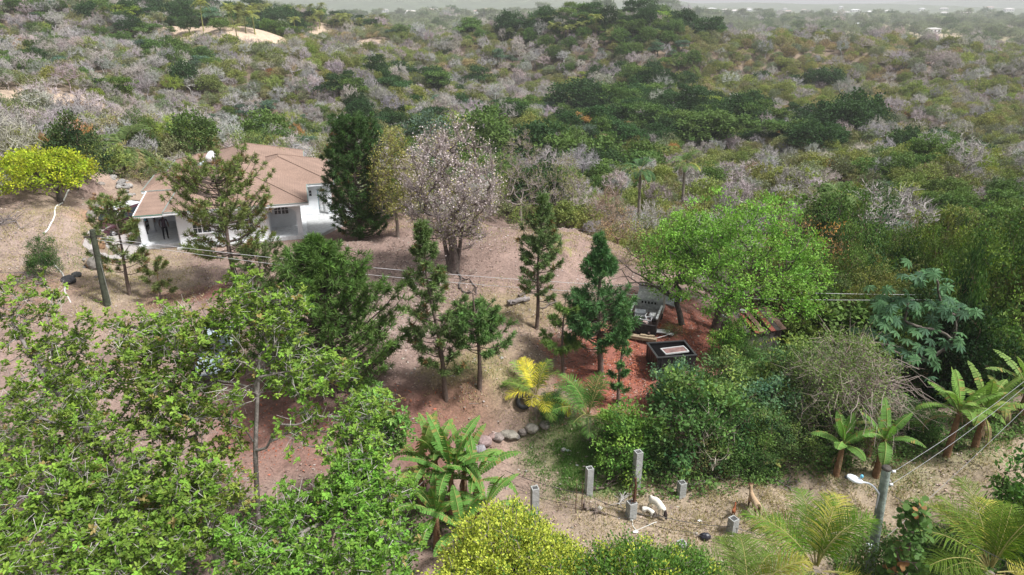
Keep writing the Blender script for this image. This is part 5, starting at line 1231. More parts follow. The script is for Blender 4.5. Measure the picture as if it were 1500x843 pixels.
def build_house():
    t = thing('house', 'white single storey house with a broad brown red hipped shingle roof', 'house', (HO[0], HO[1], 0), HA)
    ZE = 7.62; SL = .37; Z0 = HOUSE_Z
    roof = MB(); fa = MB()
    parts_ = [(0, 9.0, 0, 19.0, 0.), (3.2, 11.0, 5.3, 14.0, .004), (-2.35, 5.0, 6.5, 11.9, .008), (-1.6, 4.4, 13.2, 17.6, .012)]
    for a0, a1, b0, b1, e in parts_:
        c, z = hip(roof, a0, a1, b0, b1, ZE, SL, eps=e); fascia(fa, c, ZE + e, .16, (.80, .82, .84))
        roof.add([(a0 + .03, b0 + .03, ZE - .1 - e), (a1 - .03, b0 + .03, ZE - .1 - e), (a1 - .03, b1 - .03, ZE - .1 - e), (a0 + .03, b1 - .03, ZE - .1 - e)], [[0, 3, 2, 1]], (.7, .72, .74), 1)
    # lean-to roof over the left porch
    V = [(-2.05, 1.3, 7.18), (-.02, 1.3, 7.18), (-.02, 6.45, 7.55), (-2.05, 6.45, 7.55)]
    P = MB(); P.add(V, [[0, 1, 2, 3]], ROOFC, 0); P.add([(x, y, z - .14) for x, y, z in V], [[3, 2, 1, 0]], (.72, .74, .76), 1)
    P.box((-1.04, 1.275, 7.09), (2.1, .05, .15), 0, (.78, .8, .82), 1); P.box((-1.04, 1.262, 7.175), (2.14, .06, .045), 0, (.06, .2, .15), 1)
    for x in (-2.075, -.045):
        P.add([(x - .025, 1.25, 7.02), (x + .025, 1.25, 7.02), (x + .025, 6.45, 7.40), (x - .025, 6.45, 7.40), (x - .025, 1.25, 7.235), (x + .025, 1.25, 7.235), (x + .025, 6.45, 7.61), (x - .025, 6.45, 7.61)],
              [(0, 3, 2, 1), (4, 5, 6, 7), (0, 1, 5, 4), (1, 2, 6, 5), (2, 3, 7, 6), (3, 0, 4, 7)], (.85, .86, .88), 1)
    P.obj('porch_roof', [M_roof, M_wall], t)
    ro = roof.obj('roof', [M_roof, M_wall], t); fa.obj('fascia', M_wall, ro)
    w = MB(); zt = ZE - .1
    def wall(a0, b0, a1, b1, th=.2, z0=Z0 - .3, z1=zt):
        d = np.array([a1 - a0, b1 - b0], float); l = np.linalg.norm(d); ang = math.atan2(d[1], d[0])
        w.box(((a0 + a1) / 2, (b0 + b1) / 2, (z0 + z1) / 2), (l, th, z1 - z0), ang, WHITE)
    wall(.6, .75, 6.2, .75); wall(.6, .85, .6, 18.3); wall(6.2, .852, 6.2, 3.1, .2); wall(6.1, 3.2, 8.3, 3.2)
    wall(8.2, 3.302, 8.2, 6.0); wall(8.302, 5.9, 9.75, 5.9); wall(9.65, 6.0, 9.65, 9.2); wall(9.75, 9.2, 10.5, 9.2); wall(10.4, 9.3, 10.4, 13.4); wall(.7, 18.2, 8.5, 18.2); wall(8.4, 13.5, 8.4, 18.1); wall(8.502, 13.4, 10.3, 13.4)
    wall(-1.9, 7.0, .498, 7.0); wall(-1.9, 7.1, -1.9, 11.4); wall(-1.9, 11.5, .498, 11.5); wall(-1.2, 13.7, .49, 13.7); wall(-1.2, 13.8, -1.2, 17.2); wall(-1.2, 17.3, .49, 17.3)
    w.obj('wall', M_wall, t)
    # posts
    def col_(a, b, z0, z1, s=.32):
        c = MB(); c.box((a, b, (z0 + z1) / 2), (s, s, z1 - z0), 0, WHITE); c.box((a, b, z0 + .1), (s + .08, s + .08, .2), 0, (.66, .69, .72)); c.box((a, b, z1 - .09), (s + .07, s + .07, .12), 0, WHITE); c.obj('column', M_wall, t)
    col_(8.3, .75, Z0 + .1, zt - .02); col_(10.6, 5.75, Z0 + .1, zt - .02); col_(-1.75, 1.65, Z0 - .02, 7.03, .36); col_(-1.75, 4.6, Z0 - .02, 7.2, .3)
    # beams with shallow arches
    bm = MB()
    def arch(a0, b0, a1, b1, z1, rise=.4, n=10):
        d = np.array([a1 - a0, b1 - b0]); l = np.linalg.norm(d); d = d / l; nn = np.array([-d[1], d[0]]) * .08
        for i in range(n):
            s0, s1 = i / n, (i + 1) / n; y0 = z1 - .28 - rise * abs(2 * s0 - 1) ** 2.5; y1 = z1 - .28 - rise * abs(2 * s1 - 1) ** 2.5
            p0 = np.array([a0, b0]) + d * l * s0; p1 = np.array([a0, b0]) + d * l * s1
            V = [(*(p0 - nn), y0), (*(p1 - nn), y1), (*(p1 + nn), y1), (*(p0 + nn), y0), (*(p0 - nn), z1), (*(p1 - nn), z1), (*(p1 + nn), z1), (*(p0 + nn), z1)]
            bm.add(V, [(0, 3, 2, 1), (4, 5, 6, 7), (0, 1, 5, 4), (1, 2, 6, 5), (2, 3, 7, 6), (3, 0, 4, 7)], WHITE)
    arch(6.3, .75, 8.14, .75, zt - .01); arch(8.3, .91, 8.3, 3.1, zt - .012); arch(9.76, 5.75, 10.44, 5.75, zt - .01, .25); arch(10.6, 5.91, 10.6, 9.1, zt - .014); arch(-1.75, 1.83, -1.75, 4.45, 7.06, .25)
    bm.obj('archway', M_wall, t)
    # floors: porch, terrace, left porch
    fl = MB(); F_ = (.68, .70, .71)
    fl.prism([(6.3, .55), (8.75, .55), (8.75, 5.78), (6.3, 5.78)], Z0 - .35, Z0 + .1, F_)
    fl.obj('porch_floor', M_conc, t)
    fl = MB(); fl.prism([(8.76, .35), (9.6, .5), (12.6, 4.6), (12.6, 8.6), (9.75, 8.6), (9.75, 5.78), (8.76, 5.78)], Z0 - .35, Z0 + .07, (.50, .51, .51)); fl.obj('terrace', M_conc, t)
    fl = MB(); fl.prism([(-2.1, 1.2), (.48, 1.2), (.48, 6.88), (-2.1, 6.88)], Z0 - .35, Z0 + .09, F_); fl.obj('porch_floor', M_conc, t)
    fl = MB(); fl.prism([(.35, .35), (6.29, .35), (6.29, .64), (.35, .64)], Z0 - .4, Z0 - .02, (.5, .5, .49)); fl.obj('plinth', M_conc, t)
    for ca, cb, cz, ww, hh in ((2.05, .65, Z0 + 1.35, 1.15, 1.05), (4.75, .65, Z0 + 1.35, 1.15, 1.05), (7.1, 3.1, Z0 + 1.5, 1.0, .95)): window(t, ca, cb, cz, ww, hh)
    window(t, 10.5, 11.3, Z0 + 1.4, 1.1, 1.0, 'r'); window(t, 9.1, 5.8, Z0 + 1.75, .5, .5, 'f', False, 2, 2)
    # dark doorway and blue painted door on the terrace side
    d = MB(); d.box((.48, 3.6, Z0 + 1.12), (.06, .95, 2.05), 0, (.2, .11, .07)); dd = d.obj('door', M_paint, t)
    k = MB(); k.box((.42, 3.95, Z0 + 1.1), (.05, .05, .1), 0, (.5, .45, .3)); k.obj('handle', M_paint, dd)
    d = MB(); d.box((9.78, 7.6, Z0 + 1.1), (.06, .9, 2.0), 0, (.12, .38, .46)); d.obj('door', M_paint, t)
    r = MB()
    for i in range(9): r.box((10.6, 6.25 + i * .32, Z0 + .52), (.05, .05, .8), 0, WHITE)
    r.box((10.6, 7.55, Z0 + .95), (.09, 2.9, .08), 0, WHITE); r.obj('balustrade', M_wall, t)
    # strip of shutters between the two left roofs
    s = MB()
    for i in range(11): s.box((-2.02, 7.25 + i * .36, ZE - .42), (.05, .3, .34), 0, (.6, .66, .7))
    s.obj('louvre', M_wall, t)
    return t
house = build_house()
def hw(a, b, z): q = hxy(a, b); return (q[0], q[1], z)
def solar():
    p = at(292, 222, 57.0); q = hw(1.0, 12.6, 0)
    t = thing('solar_water_heater', 'white solar water heater with round tank lying on the brown roof', 'water heater', hw(1.3, 12.0, 7.62 + 1.3 * .37 + .04), HA)
    t.rotation_euler = (0, 0, HA)
    m = MB(); sl = .37
    m.add([(-1.5, -.55, -.5), (.3, -.55, .28), (.3, .55, .28), (-1.5, .55, -.5), (-1.5, -.55, -.4), (.3, -.55, .4), (.3, .55, .4), (-1.5, .55, -.4)], [(0, 3, 2, 1), (4, 5, 6, 7), (0, 1, 5, 4), (1, 2, 6, 5), (2, 3, 7, 6), (3, 0, 4, 7)], (.62, .70, .74))
    m.obj('collector', M_plast, t)
    m = MB(); m.lathe([(0, -.8), (.3, -.8), (.34, -.72), (.34, .72), (.3, .8), (0, .8)], (.62, 0, .66), 16, (.82, .83, .85), axis=1); m.obj('tank', M_plast, t)
    m = MB()
    for y in (-.5, .5): m.box((.62, y, .3), (.06, .06, .6), 0, (.55, .57, .6)); m.box((.1, y, .12), (1.1, .05, .05), 0, (.55, .57, .6))
    m.obj('stand', M_paint, t)
solar()
# ---- drive
def build_drive():
    poly = [hxy(-2.2, .6), hxy(-2.2, 7.5), hxy(-4.6, 7.5), hxy(-4.7, .4), hxy(-4.5, -1.6), hxy(-2.4, -1.2)]
    mb = MB(); P = np.array(poly); n = 14
    A = [P[0] * (1 - s) + P[1] * s for s in np.linspace(0, 1, n)]; Bq = [P[3] * (1 - s) + P[2] * s for s in np.linspace(0, 1, n)]
    top = []; 
    rows = [(P[5], P[4])] + list(zip(A, Bq)); V = []
    for a, b in rows:
        for u in np.linspace(0, 1, 7):
            q = a * (1 - u) + b * u; V.append((q[0], q[1], max(gz1(q[0], q[1]), HOUSE_Z - .16) + .07))
    i = np.arange(len(rows) - 1)[:, None] * 7; j = np.arange(6)[None]; F = np.stack([i + j, i + 7 + j, i + 8 + j, i + 1 + j], -1).reshape(-1, 4)
    mb.add(V, F, (.40, .37, .355), 0); V2 = np.array(V) - [0, 0, .3]
    edge = [0, 1, 2, 3, 4, 5, 6] + [7 * k + 6 for k in range(1, len(rows))] + [7 * (len(rows) - 1) + k for k in range(5, -1, -1)] + [7 * k for k in range(len(rows) - 2, 0, -1)]
    V = np.array(V); Q = [[V[a], V[b], V2[b], V2[a]] for a, b in zip(edge, edge[1:] + edge[:1])]; mb.quads(np.array(Q), (.36, .33, .31), 0)
    o = mb.obj('driveway', M_conc); tag(o, kind='structure')
build_drive()

# ================================================================== vehicles
M_carp = mat_col('car_paint', .22, .5); M_dark = mat_col('dark_rubber', .7, .3)
def loft(mb, secs, col, mat=0, cap=True, smooth=True):
    S = np.array(secs, float); n, k = S.shape[:2]; i = np.arange(n - 1)[:, None] * k; j = np.arange(k)[None]; j2 = (j + 1) % k
    mb.add(S.reshape(-1, 3), np.stack([i + j, i + j2, i + k + j2, i + k + j], -1).reshape(-1, 4), col, mat, smooth)
    if cap: mb.add(S[0], [list(range(k))[::-1]], col, mat); mb.add(S[-1], [list(range(k))], col, mat)
def wheel(parent, x, y, r=.34, w=.22):
    t = MB(); t.lathe([(r * .55, -w / 2), (r * .92, -w / 2), (r, -w * .3), (r, w * .3), (r * .92, w / 2), (r * .55, w / 2)], (x, y, r), 18, (.03, .03, .03), axis=1); wo = t.obj('wheel', M_dark, parent)
    h = MB(); h.lathe([(0, -w * .4), (r * .6, -w * .42), (r * .6, w * .42), (0, w * .4)], (x, y, r), 12, (.45, .46, .48), axis=1); h.obj('rim', M_paint, wo)
def car(name, label, cat, loc, rz, col, L_=4.3, W_=1.75, H=1.75, van=True, tail_open=False, door_open=False):
    t = thing(name, label, cat, loc, rz)
    x0, x1 = -L_ / 2, L_ / 2
    def sec(x, zb, zt, wb, wt):
        return [(x, -wb * .94, zb), (x, -wb, zb + .12), (x, -wb, (zb + zt) * .55), (x, -wt, zt - .05), (x, -wt * .9, zt), (x, wt * .9, zt), (x, wt, zt - .05), (x, wb, (zb + zt) * .55), (x, wb, zb + .12), (x, wb * .94, zb)]
    hw_ = W_ / 2; bel = H * .56
    b = MB(); loft(b, [sec(x0, .32, bel * .9, hw_ * .9, hw_ * .86), sec(x0 + .12, .25, bel, hw_ * .98, hw_ * .95), sec(x0 + .9, .24, bel + .02, hw_, hw_ * .97), sec(x1 - 1.15, .24, bel, hw_, hw_ * .96), sec(x1 - .35, .25, bel * .86, hw_ * .97, hw_ * .9), sec(x1, .32, bel * .68, hw_ * .86, hw_ * .8)], col)
    b.obj('body', M_carp, t)
    c = MB(); back = x0 + (.12 if van else .7); fr = x1 - 1.25
    def cs(x, z, w): return [(x, -w, bel - .04), (x, -w * .98, bel + .1), (x, -w * .86, z - .06), (x, -w * .78, z), (x, w * .78, z), (x, w * .86, z - .06), (x, w * .98, bel + .1), (x, w, bel - .04)]
    loft(c, [cs(back - .08, bel + .12, hw_ * .9), cs(back + .22, H - .03, hw_ * .94), cs(-.1, H, hw_ * .95), cs(fr - .55, H - .04, hw_ * .94), cs(fr + .35, bel + .04, hw_ * .9)], col); c.obj('cabin', M_carp, t)
    g = MB()
    for s in (-1, 1):
        for a, e in ((back + .35, -.15), (-.05, fr - .62)):
            y0, y1 = s * (hw_ * .958 + .006), s * (hw_ * .85 + .012); g.quads([[(a, y0, bel + .13), (e, y0, bel + .13), (e, y1, H - .14), (a, y1, H - .14)]], (0, 0, 0))
    g.quads([[(fr + .30, -hw_ * .78, bel + .11), (fr + .30, hw_ * .78, bel + .11), (fr - .50, hw_ * .74, H - .055), (fr - .50, -hw_ * .74, H - .055)]], (0, 0, 0))
    g.quads([[(back - .085, -hw_ * .78, bel + .16), (back - .085, hw_ * .78, bel + .16), (back + .165, hw_ * .78, H - .1), (back + .165, -hw_ * .78, H - .1)]], (0, 0, 0)); g.obj('window', M_glass, t)
    for sx in (x0 + .8, x1 - .8):
        for sy in (-1, 1): wheel(t, sx, sy * (hw_ - .1))
    for sy in (-1, 1):
        m = MB(); m.box((x1 - .07, sy * hw_ * .62, bel * .72), (.1, .32, .14), 0, (.8, .8, .78)); m.obj('headlight', M_plast, t)
        m = MB(); m.box((x0 + .02, sy * hw_ * .74, bel * .86), (.08, .16, .24), 0, (.4, .03, .02)); m.obj('tail_light', M_plast, t)
        m = MB(); m.box((fr - .12, sy * (hw_ + .08), bel + .15), (.12, .16, .12), 0, col); m.obj('mirror', M_carp, t)
    m = MB(); m.box((x0 - .02, 0, .38), (.1, W_ * .85, .18), 0, (.05, .05, .05)); m.box((x1 - .0, 0, .38), (.12, W_ * .8, .18), 0, (.05, .05, .05)); m.obj('bumper', M_dark, t)
    if door_open:
        m = MB(); m.box((.35, -hw_ - .42, bel * .75), (.07, .85, .85), R(20), (.10, .05, .06)); m.obj('door', M_carp, t)
    return t
p = ground(180, 340); car('parked_van', 'dark van with a white roof parked at the top of the concrete drive', 'van', (p[0], p[1], gz1(p[0], p[1]) + .06), R(248), (.07, .03, .04), van=True, door_open=True, H=1.8)
van = bpy.data.objects['parked_van']
m = MB(); m.box((-.35, 0, 1.83), (2.1, 1.36, .05), 0, (.82, .83, .86)); m.obj('roof', M_carp, van)
p = ground(322, 530); car('parked_car', 'pale silver blue car seen through the leaves under the open foreground tree', 'car', (p[0], p[1], p[2]), R(-72), (.42, .50, .55), van=False, H=1.45, L_=4.2)

# ---- stripped truck body
def wreck():
    p = ground(945, 478); t = thing('wrecked_truck', 'stripped truck wreck with a grey cab and rusty open bed on the red leaves', 'truck', p, R(-110))
    # local x runs along the vehicle, cab at -x (far end)
    Lf, Wf = 3.3, 1.55; g = (.62, .62, .58)
    m = MB()
    for y in (-.45, .45): m.box((.1, y, .38), (Lf, .1, .14), 0, (.08, .05, .045))
    for x in (-1.2, -.3, .6, 1.5): m.box((x, 0, .38), (.1, .8, .1), 0, (.10, .06, .05))
    m.obj('chassis', M_rust, t)
    m = MB()  # leaning cab back / bonnet panel
    for (x, z, sx, sz, ry) in ((-1.35, 1.0, .9, 1.1, 0),):
        m.add([(-1.75, -.75, .5), (-.75, -.75, .5), (-.75, .75, .5), (-1.75, .75, .5), (-1.65, -.7, 1.45), (-1.0, -.7, 1.2), (-1.0, .7, 1.2), (-1.65, .7, 1.45)], [(4, 5, 6, 7), (1, 2, 6, 5), (0, 1, 5, 4), (2, 3, 7, 6), (3, 0, 4, 7)], g)
    m.box((-1.72, 0, 1.53), (.12, 1.5, .16), 0, (.66, .67, .66)); m.box((-.72, 0, .95), (.04, 1.5, .5), 0, (.40, .41, .39))
    c = m.obj('cab', M_rust, t)
    s = MB()
    for i in range(5): s.box((-.69, -.34 + i * .17, 1.07), (.03, .09, .12), 0, (.015, .015, .015))
    s.box((-1.35, -.715, 1.1), (.45, .03, .3), 0, (.02, .02, .02)); s.obj('vent_slot', M_dark, c)
    s = MB()
    for i in range(9): s.box((-1.78 + .02 * (i % 2), -.66 + i * .165, 1.64), (.16, .07, .1), 0, (.72, .73, .72))
    s.obj('rack', M_paint, c)
    for y in (-1, 1):
        m = MB(); m.box((.35, y * .72, .78), (1.7, .06, .5), 0, (.12, .08, .07)); m.box((.35, y * .72, 1.06), (1.75, .1, .07), 0, (.70, .71, .70)); m.obj('side_panel', M_rust, t)
    m = MB(); m.box((.4, 0, .5), (2.0, 1.36, .05), 0, (.10, .06, .05)); m.obj('bed_floor', M_rust, t)
    m = MB(); rs = np.random.RandomState(5)
    m.box((.1, -.3, .72), (.5, .55, .3), .1, (.42, .44, .46)); m.box((.95, -.05, .78), (.06, .9, .05), 0, (.62, .6, .62)); m.box((.55, -.05, .8), (.05, .9, .05), 0, (.6, .6, .62))
    for y in (-.45, -.15, .12, .4): m.box((.75, y, .79), (.42, .05, .05), 0, (.62, .6, .62))
    m.lathe([(0, 0), (.2, 0), (.2, .25), (.12, .3), (0, .3)], (.3, .38, .62), 12, (.80, .80, .78)); m.box((.2, .4, .7), (.35, .3, .3), .3, (.78, .78, .76))
    for _ in range(16): m.box((rs.uniform(-.5, 1.3), rs.uniform(-.6, .6), rs.uniform(.56, .75)), rs.uniform(.06, .3, 3), rs.uniform(0, 3), np.array((.3, .22, .2)) * rs.uniform(.3, 1.6))
    m.tube([(.2, -.1, .8), (.4, .1, .95), (.7, .05, .9), (1.1, .3, .7)], .03, 6, (.5, .5, .5)); m.obj('engine', M_rust, t)
    m = MB(); m.box((1.5, 0, .55), (.12, 1.5, .5), 0, (.03, .025, .025)); m.obj('tailboard', M_rust, t)
    m = MB(); m.box((1.85, 0, .2), (.3, 1.75, .16), 0, (.32, .25, .17)); m.box((1.75, .4, .3), (.16, .7, .1), .1, (.36, .28, .19)); m.obj('bumper', M_rust, t)
    for x in (-1.1, 1.1):
        for y in (-.62, .62):
            m = MB(); m.lathe([(.1, -.1), (.3, -.1), (.34, 0), (.3, .1), (.1, .1)], (x, y, .3), 14, (.03, .028, .028), axis=1); m.obj('wheel', M_dark, t)
wreck()
def slabs():
    p = ground(968, 488); m = MB(); m.box((0, 0, .1), (.9, .4, .04), .5, (.66, .67, .68)); m.box((.5, .05, .08), (.35, .25, .03), .2, (.62, .62, .62)); m.tube([(.5, -.1, .1), (.3, -.5, .06), (.1, -.9, .05)], .015, 5, (.8, .8, .78))
    tag(m.obj('scrap_metal', M_paint, None, p, R(-40)), 'bent white metal panel with a thin rod lying beside the wrecked truck', 'panel')
    p = ground(978, 446); m = MB()
    V = [(-.9, -.3, .05), (.7, -.25, .1), (.85, .25, .55), (-.7, .3, .45), (-.9, -.3, .11), (.7, -.25, .16), (.85, .25, .61), (-.7, .3, .51)]
    m.add(V, [(0, 3, 2, 1), (4, 5, 6, 7), (0, 1, 5, 4), (1, 2, 6, 5), (2, 3, 7, 6), (3, 0, 4, 7)], (.30, .33, .33)); m.box((0, 0, .32), (1.0, .05, .05), 0, (.55, .57, .57))
    tag(m.obj('vehicle_bonnet', M_rust, None, p, R(-50)), 'loose grey vehicle panel leaning at the foot of the leaning tree', 'panel')
slabs()
def container():
    p = ground(981, 535); t = thing('black_container', 'open topped black metal container on the red leaves', 'container', p, R(8)); K = (.018, .018, .02)
    for n_, c, s in (('side_panel', (0, -.75, .42), (1.9, .04, .84)), ('side_panel', (0, .75, .42), (1.9, .04, .84)), ('side_panel', (-.93, 0, .42), (.04, 1.46,   .84)), ('side_panel', (.93, 0, .42), (.04, 1.46,   .84))):
        m = MB(); m.box(c, s, 0, K)
        hor = s[0] > 1
        for i in range(-2, 3): m.box((c[0] + (i * .36 if hor else .03 * np.sign(c[0])), c[1] + (.03 * np.sign(c[1]) if hor else i * .3), .42), (.05, .03,   .76) if hor else (.03, .05,   .76), 0, (.03, .03, .032))
        m.obj(n_, M_paint, t)
    m = MB()
    for c, s in (((0, -.75, .86), (1.98, .1, .05)), ((0, .75, .86), (1.98, .1, .05)), ((-.93, 0, .86), (.1, 1.38, .05)), ((.93, 0, .86), (.1, 1.38, .05))): m.box(c, s, 0, (.04, .04, .042))
    m.obj('rim', M_paint, t); m = MB(); m.box((0, 0, .05), (1.8, 1.4, .04), 0, (.05, .03, .03)); m.obj('floor', M_rust, t)
    q = np.array(p) + rotz(R(8)) @ np.array([.05, -.3, 0])
    t2 = thing('rusty_tray', 'white framed rusty tray resting across the top of the black container', 'frame', (q[0], q[1], p[2] + .89), R(14))
    m = MB(); m.box((0, 0, .04), (1.1, .5, .03), 0, (.20, .12, .11)); m.obj('tray_floor', M_rust, t2); m = MB()
    for c, s in (((0, -.27, .06), (1.2, .05, .06)), ((0, .27, .06), (1.2, .05, .06)), ((-.58, 0, .06), (.05, .49, .06)), ((.58, 0, .06), (.05, .49, .06))): m.box(c, s, 0, (.5, .5, .5))
    m.obj('rail', M_paint, t2)
container()
def shed():
    p = ground(1098, 512); t = thing('shed', 'ruined grey shed with a broken rust red roof under the bright green tree', 'shed', p, R(12)); t.scale = (.8, .8, .84); Wc = (.17, .15, .145)
    m = MB()
    for i in range(9): m.box((-1.5 + i * .31, -1.1, .85 - .1 * (i % 3)), (.28, .03, 1.7 - .2 * (i % 3)), 0, np.array(Wc) * (.8 + .1 * (i % 4)))
    for i in range(7): m.box((1.25, -1 + i * .31, .85), (.03, .28, 1.7), 0, Wc); m.box((-1.62, -1 + i * .31, .8), (.03, .28, 1.6), 0, Wc)
    m.obj('wall', M_rust, t)
    m = MB(); rs = np.random.RandomState(8)
    for i in range(9):
        if i in (2, 5): continue
        x = -1.6 + i * .34; z = 1.75 + rs.uniform(-.06, .06); tl_ = rs.uniform(-.15, .15); c = (.32, .095, .07) if i in (3, 6) else ((.22, .13, .10), (.12, .10, .09))[i % 2]
        V = [(x, -1.3, z), (x + .36, -1.3, z + tl_ * .3), (x + .36, 1.0, z + .45 + tl_), (x, 1.0, z + .45)]
        m.add(V + [(a, b, c_ + .03) for a, b, c_ in V], [(0, 3, 2, 1), (4, 5, 6, 7), (0, 1, 5, 4), (1, 2, 6, 5), (2, 3, 7, 6), (3, 0, 4, 7)], c)
    m.obj('roof', M_rust, t)
    m = MB(); m.box((-1.0, 1.1, 1.9), (1.1, .5, .06), .3, (.6, .6, .6)); m.box((-.3, .9, 2.2), (.5, .35, .05), .8, (.7, .7, .7)); m.obj('loose_sheet', M_rust, t)
    rs = np.random.RandomState(9); m = MB(); n = 60; x = rs.uniform(-.6, 1.3, n); b = np.c_[x, np.full(n, -1.25) + rs.normal(size=n) * .06, 1.15 + .1 * np.sin(x * 4) + rs.normal(size=n) * .05 - .75 * (np.arange(n) % 2)]
    leaves(m, b, unit(rs.normal(size=(n, 3)) * .4 + [0, -.4, -1]), rand_dir(rs, n), .16, .12, jit(rs, (.45, .52, .12), n)); o = m.obj('climbing_vine', M_leaf); o.location = p; o.rotation_euler = (0, 0, R(12))
    tag(o, 'yellow green heart leaved vine hanging over the front of the ruined shed', 'vine')
shed()

# ================================================================== people
M_skin = mat_col('skin', .6, .3); M_cloth = mat_col('cloth', .85, .1, 12, .15)
def skin_body(name, joints, edges, mat, cols, parent=None, loc=(0, 0, 0), rz=0., sub=2):
    me = bpy.data.meshes.new(name); me.from_pydata([j[0] for j in joints], edges, [])
    o = bpy.data.objects.new(name, me); COL.objects.link(o); sk = o.modifiers.new('skin', 'SKIN'); me.skin_vertices
    for i, j in enumerate(joints): me.skin_vertices[0].data[i].radius = (j[1], j[2] if len(j) > 2 else j[1])
    me.skin_vertices[0].data[0].use_root = True
    s = o.modifiers.new('sub', 'SUBSURF'); s.levels = sub; s.render_levels = sub
    dg = bpy.context.evaluated_depsgraph_get(); ev = o.evaluated_get(dg); m2 = bpy.data.meshes.new_from_object(ev); bpy.data.objects.remove(o)
    co = np.zeros(len(m2.vertices) * 3, 'f'); m2.vertices.foreach_get('co', co); co = co.reshape(-1, 3)
    J = np.array([j[0] for j in joints]); c = cols(co, J)
    if 'col' in m2.attributes: m2.attributes.remove(m2.attributes['col'])
    m2.attributes.new('col', 'FLOAT_COLOR', 'POINT'); m2.attributes['col'].data.foreach_set('color', np.c_[c, np.ones(len(c))].astype('f').ravel())
    m2.materials.clear(); m2.materials.append(mat)
    for p_ in m2.polygons: p_.use_smooth = True
    o = bpy.data.objects.new(name, m2); COL.objects.link(o); o.location = loc; o.rotation_euler = (0, 0, rz)
    if parent: o.parent = parent
    return o
def hand_edges(J, E, wrist, d, side, s=1.):
    """five short finger chains on a palm"""
    w = np.array(J[wrist][0]); d = unit(np.array(d, float)); sd = unit(np.array(side, float)); palm = w + d * .05 * s; J.append((tuple(palm), .03 * s, .018 * s)); pi = len(J) - 1; E.append((wrist, pi))
    for k, (o, l) in enumerate(((-.030, .055), (-.011, .072), (.009, .078), (.028, .07))):
        a = palm + sd * o * s + d * .03 * s; b = a + d * l * .6 * s; c = b + unit(d + np.cross(d, sd) * .5) * l * .5 * s
        J.append((tuple(a), .009 * s)); J.append((tuple(b), .008 * s)); J.append((tuple(c), .007 * s)); n = len(J); E += [(pi, n - 3), (n - 3, n - 2), (n - 2, n - 1)]
    a = w + d * .03 * s - sd * .04 * s; b = a + unit(d - sd * .7) * .04 * s; J.append((tuple(a), .011 * s)); J.append((tuple(b), .009 * s)); n = len(J); E += [(pi, n - 2), (n - 2, n - 1)]
def person(label, loc, rz, shirt, trousers, skin=(.09, .05, .035), H=1.72, group=None, bend=0.):
    t = thing('person', label, 'person', loc, rz); s = H / 1.72
    J = [((0, 0, .95), .15, .11), ((0, .0, 1.15), .125, .09), ((0, -.02 - bend * .1, 1.35), .16, .10), ((0, -.01 - bend * .15, 1.47), .06, .055), ((0, -.02 - bend * .2, 1.56), .055, .055), ((0, -.03 - bend * .22, 1.64), .078, .092), ((0, -.03 - bend * .22, 1.70), .055, .06)]
    E = [(0, 1), (1, 2), (2, 3), (3, 4), (4, 5), (5, 6)]
    for sg in (-1, 1):
        n = len(J); J += [((sg * .19, -.01, 1.42), .055), ((sg * .26, .02, 1.15), .045), ((sg * .27, -.12 - .05 * sg, .93), .032), ((sg * .10, 0, .88), .095), ((sg * .12, -.04, .50), .065), ((sg * .12, .04 + .05 * sg, .09), .042), ((sg * .13, -.12 + .05 * sg, .04), .045, .03)]
        E += [(2, n), (n, n + 1), (n + 1, n + 2), (0, n + 3), (n + 3, n + 4), (n + 4, n + 5), (n + 5, n + 6)]
        hand_edges(J, E, n + 2, (0, -.5, -1), (0, 1, -.4))
    J = [(tuple(np.array(j[0]) * s), *[r * s for r in j[1:]]) for j in J]
    def cols(co, _):
        z = co[:, 2] / s; c = np.repeat(np.array(skin)[None], len(co), 0)
        c[(z < .98) & (np.abs(co[:, 0]) < .235 * s) & (z > .1)] = trousers; c[(z >= .98) & (z < 1.46)] = shirt; arm = (np.abs(co[:, 0]) > .2 * s) & (z < 1.2); c[arm & (z > .6)] = skin; c[z < .1] = (.04, .035, .03); return c
    skin_body('body', J, E, M_cloth, cols, t)
    h = MB(); hy = (-.03 - bend * .22) * s; h.lathe([(.0, 1.755 * s), (.05 * s, 1.745 * s), (.088 * s, 1.70 * s), (.096 * s, 1.655 * s), (.088 * s, 1.62 * s)], (0, hy + .012 * s, 0), 14, (.012, .01, .01)); h.obj('hair', M_cloth, t)
    f = MB(); fy = hy - .098 * s
    for sg in (-1, 1): f.lathe([(0, -.008), (.011, -.004), (.011, .004), (0, .008)], (sg * .03 * s, fy + .012, 1.645 * s), 8, (.6, .58, .55), axis=1); f.lathe([(0, -.012), (.02, -.006), (.02, .006), (0, .012)], (sg * .083 * s, hy, 1.635 * s), 8, skin, axis=0)
    f.add([(-.012, fy + .01, 1.60 * s), (.012, fy + .01, 1.60 * s), (0, fy + .012, 1.645 * s), (0, fy - .016, 1.605 * s)], [[0, 1, 3], [1, 2, 3], [2, 0, 3]], skin); f.box((0, fy + .012, 1.577 * s), (.045, .012, .01), 0, (.2, .07, .06)); f.obj('face', M_skin, t)
p = ground(213, 348); person('person in a blue top and dark trousers standing at the outer porch column', (p[0] + .1, p[1], gz1(p[0], p[1]) + .06), R(-30), (.05, .30, .42), (.02, .022, .035))
q = hxy(-.55, 2.3); person('person in a dark top and trousers standing inside the left porch', (q[0], q[1], HOUSE_Z + .09), R(200), (.05, .035, .05), (.015, .015, .02), bend=.3)

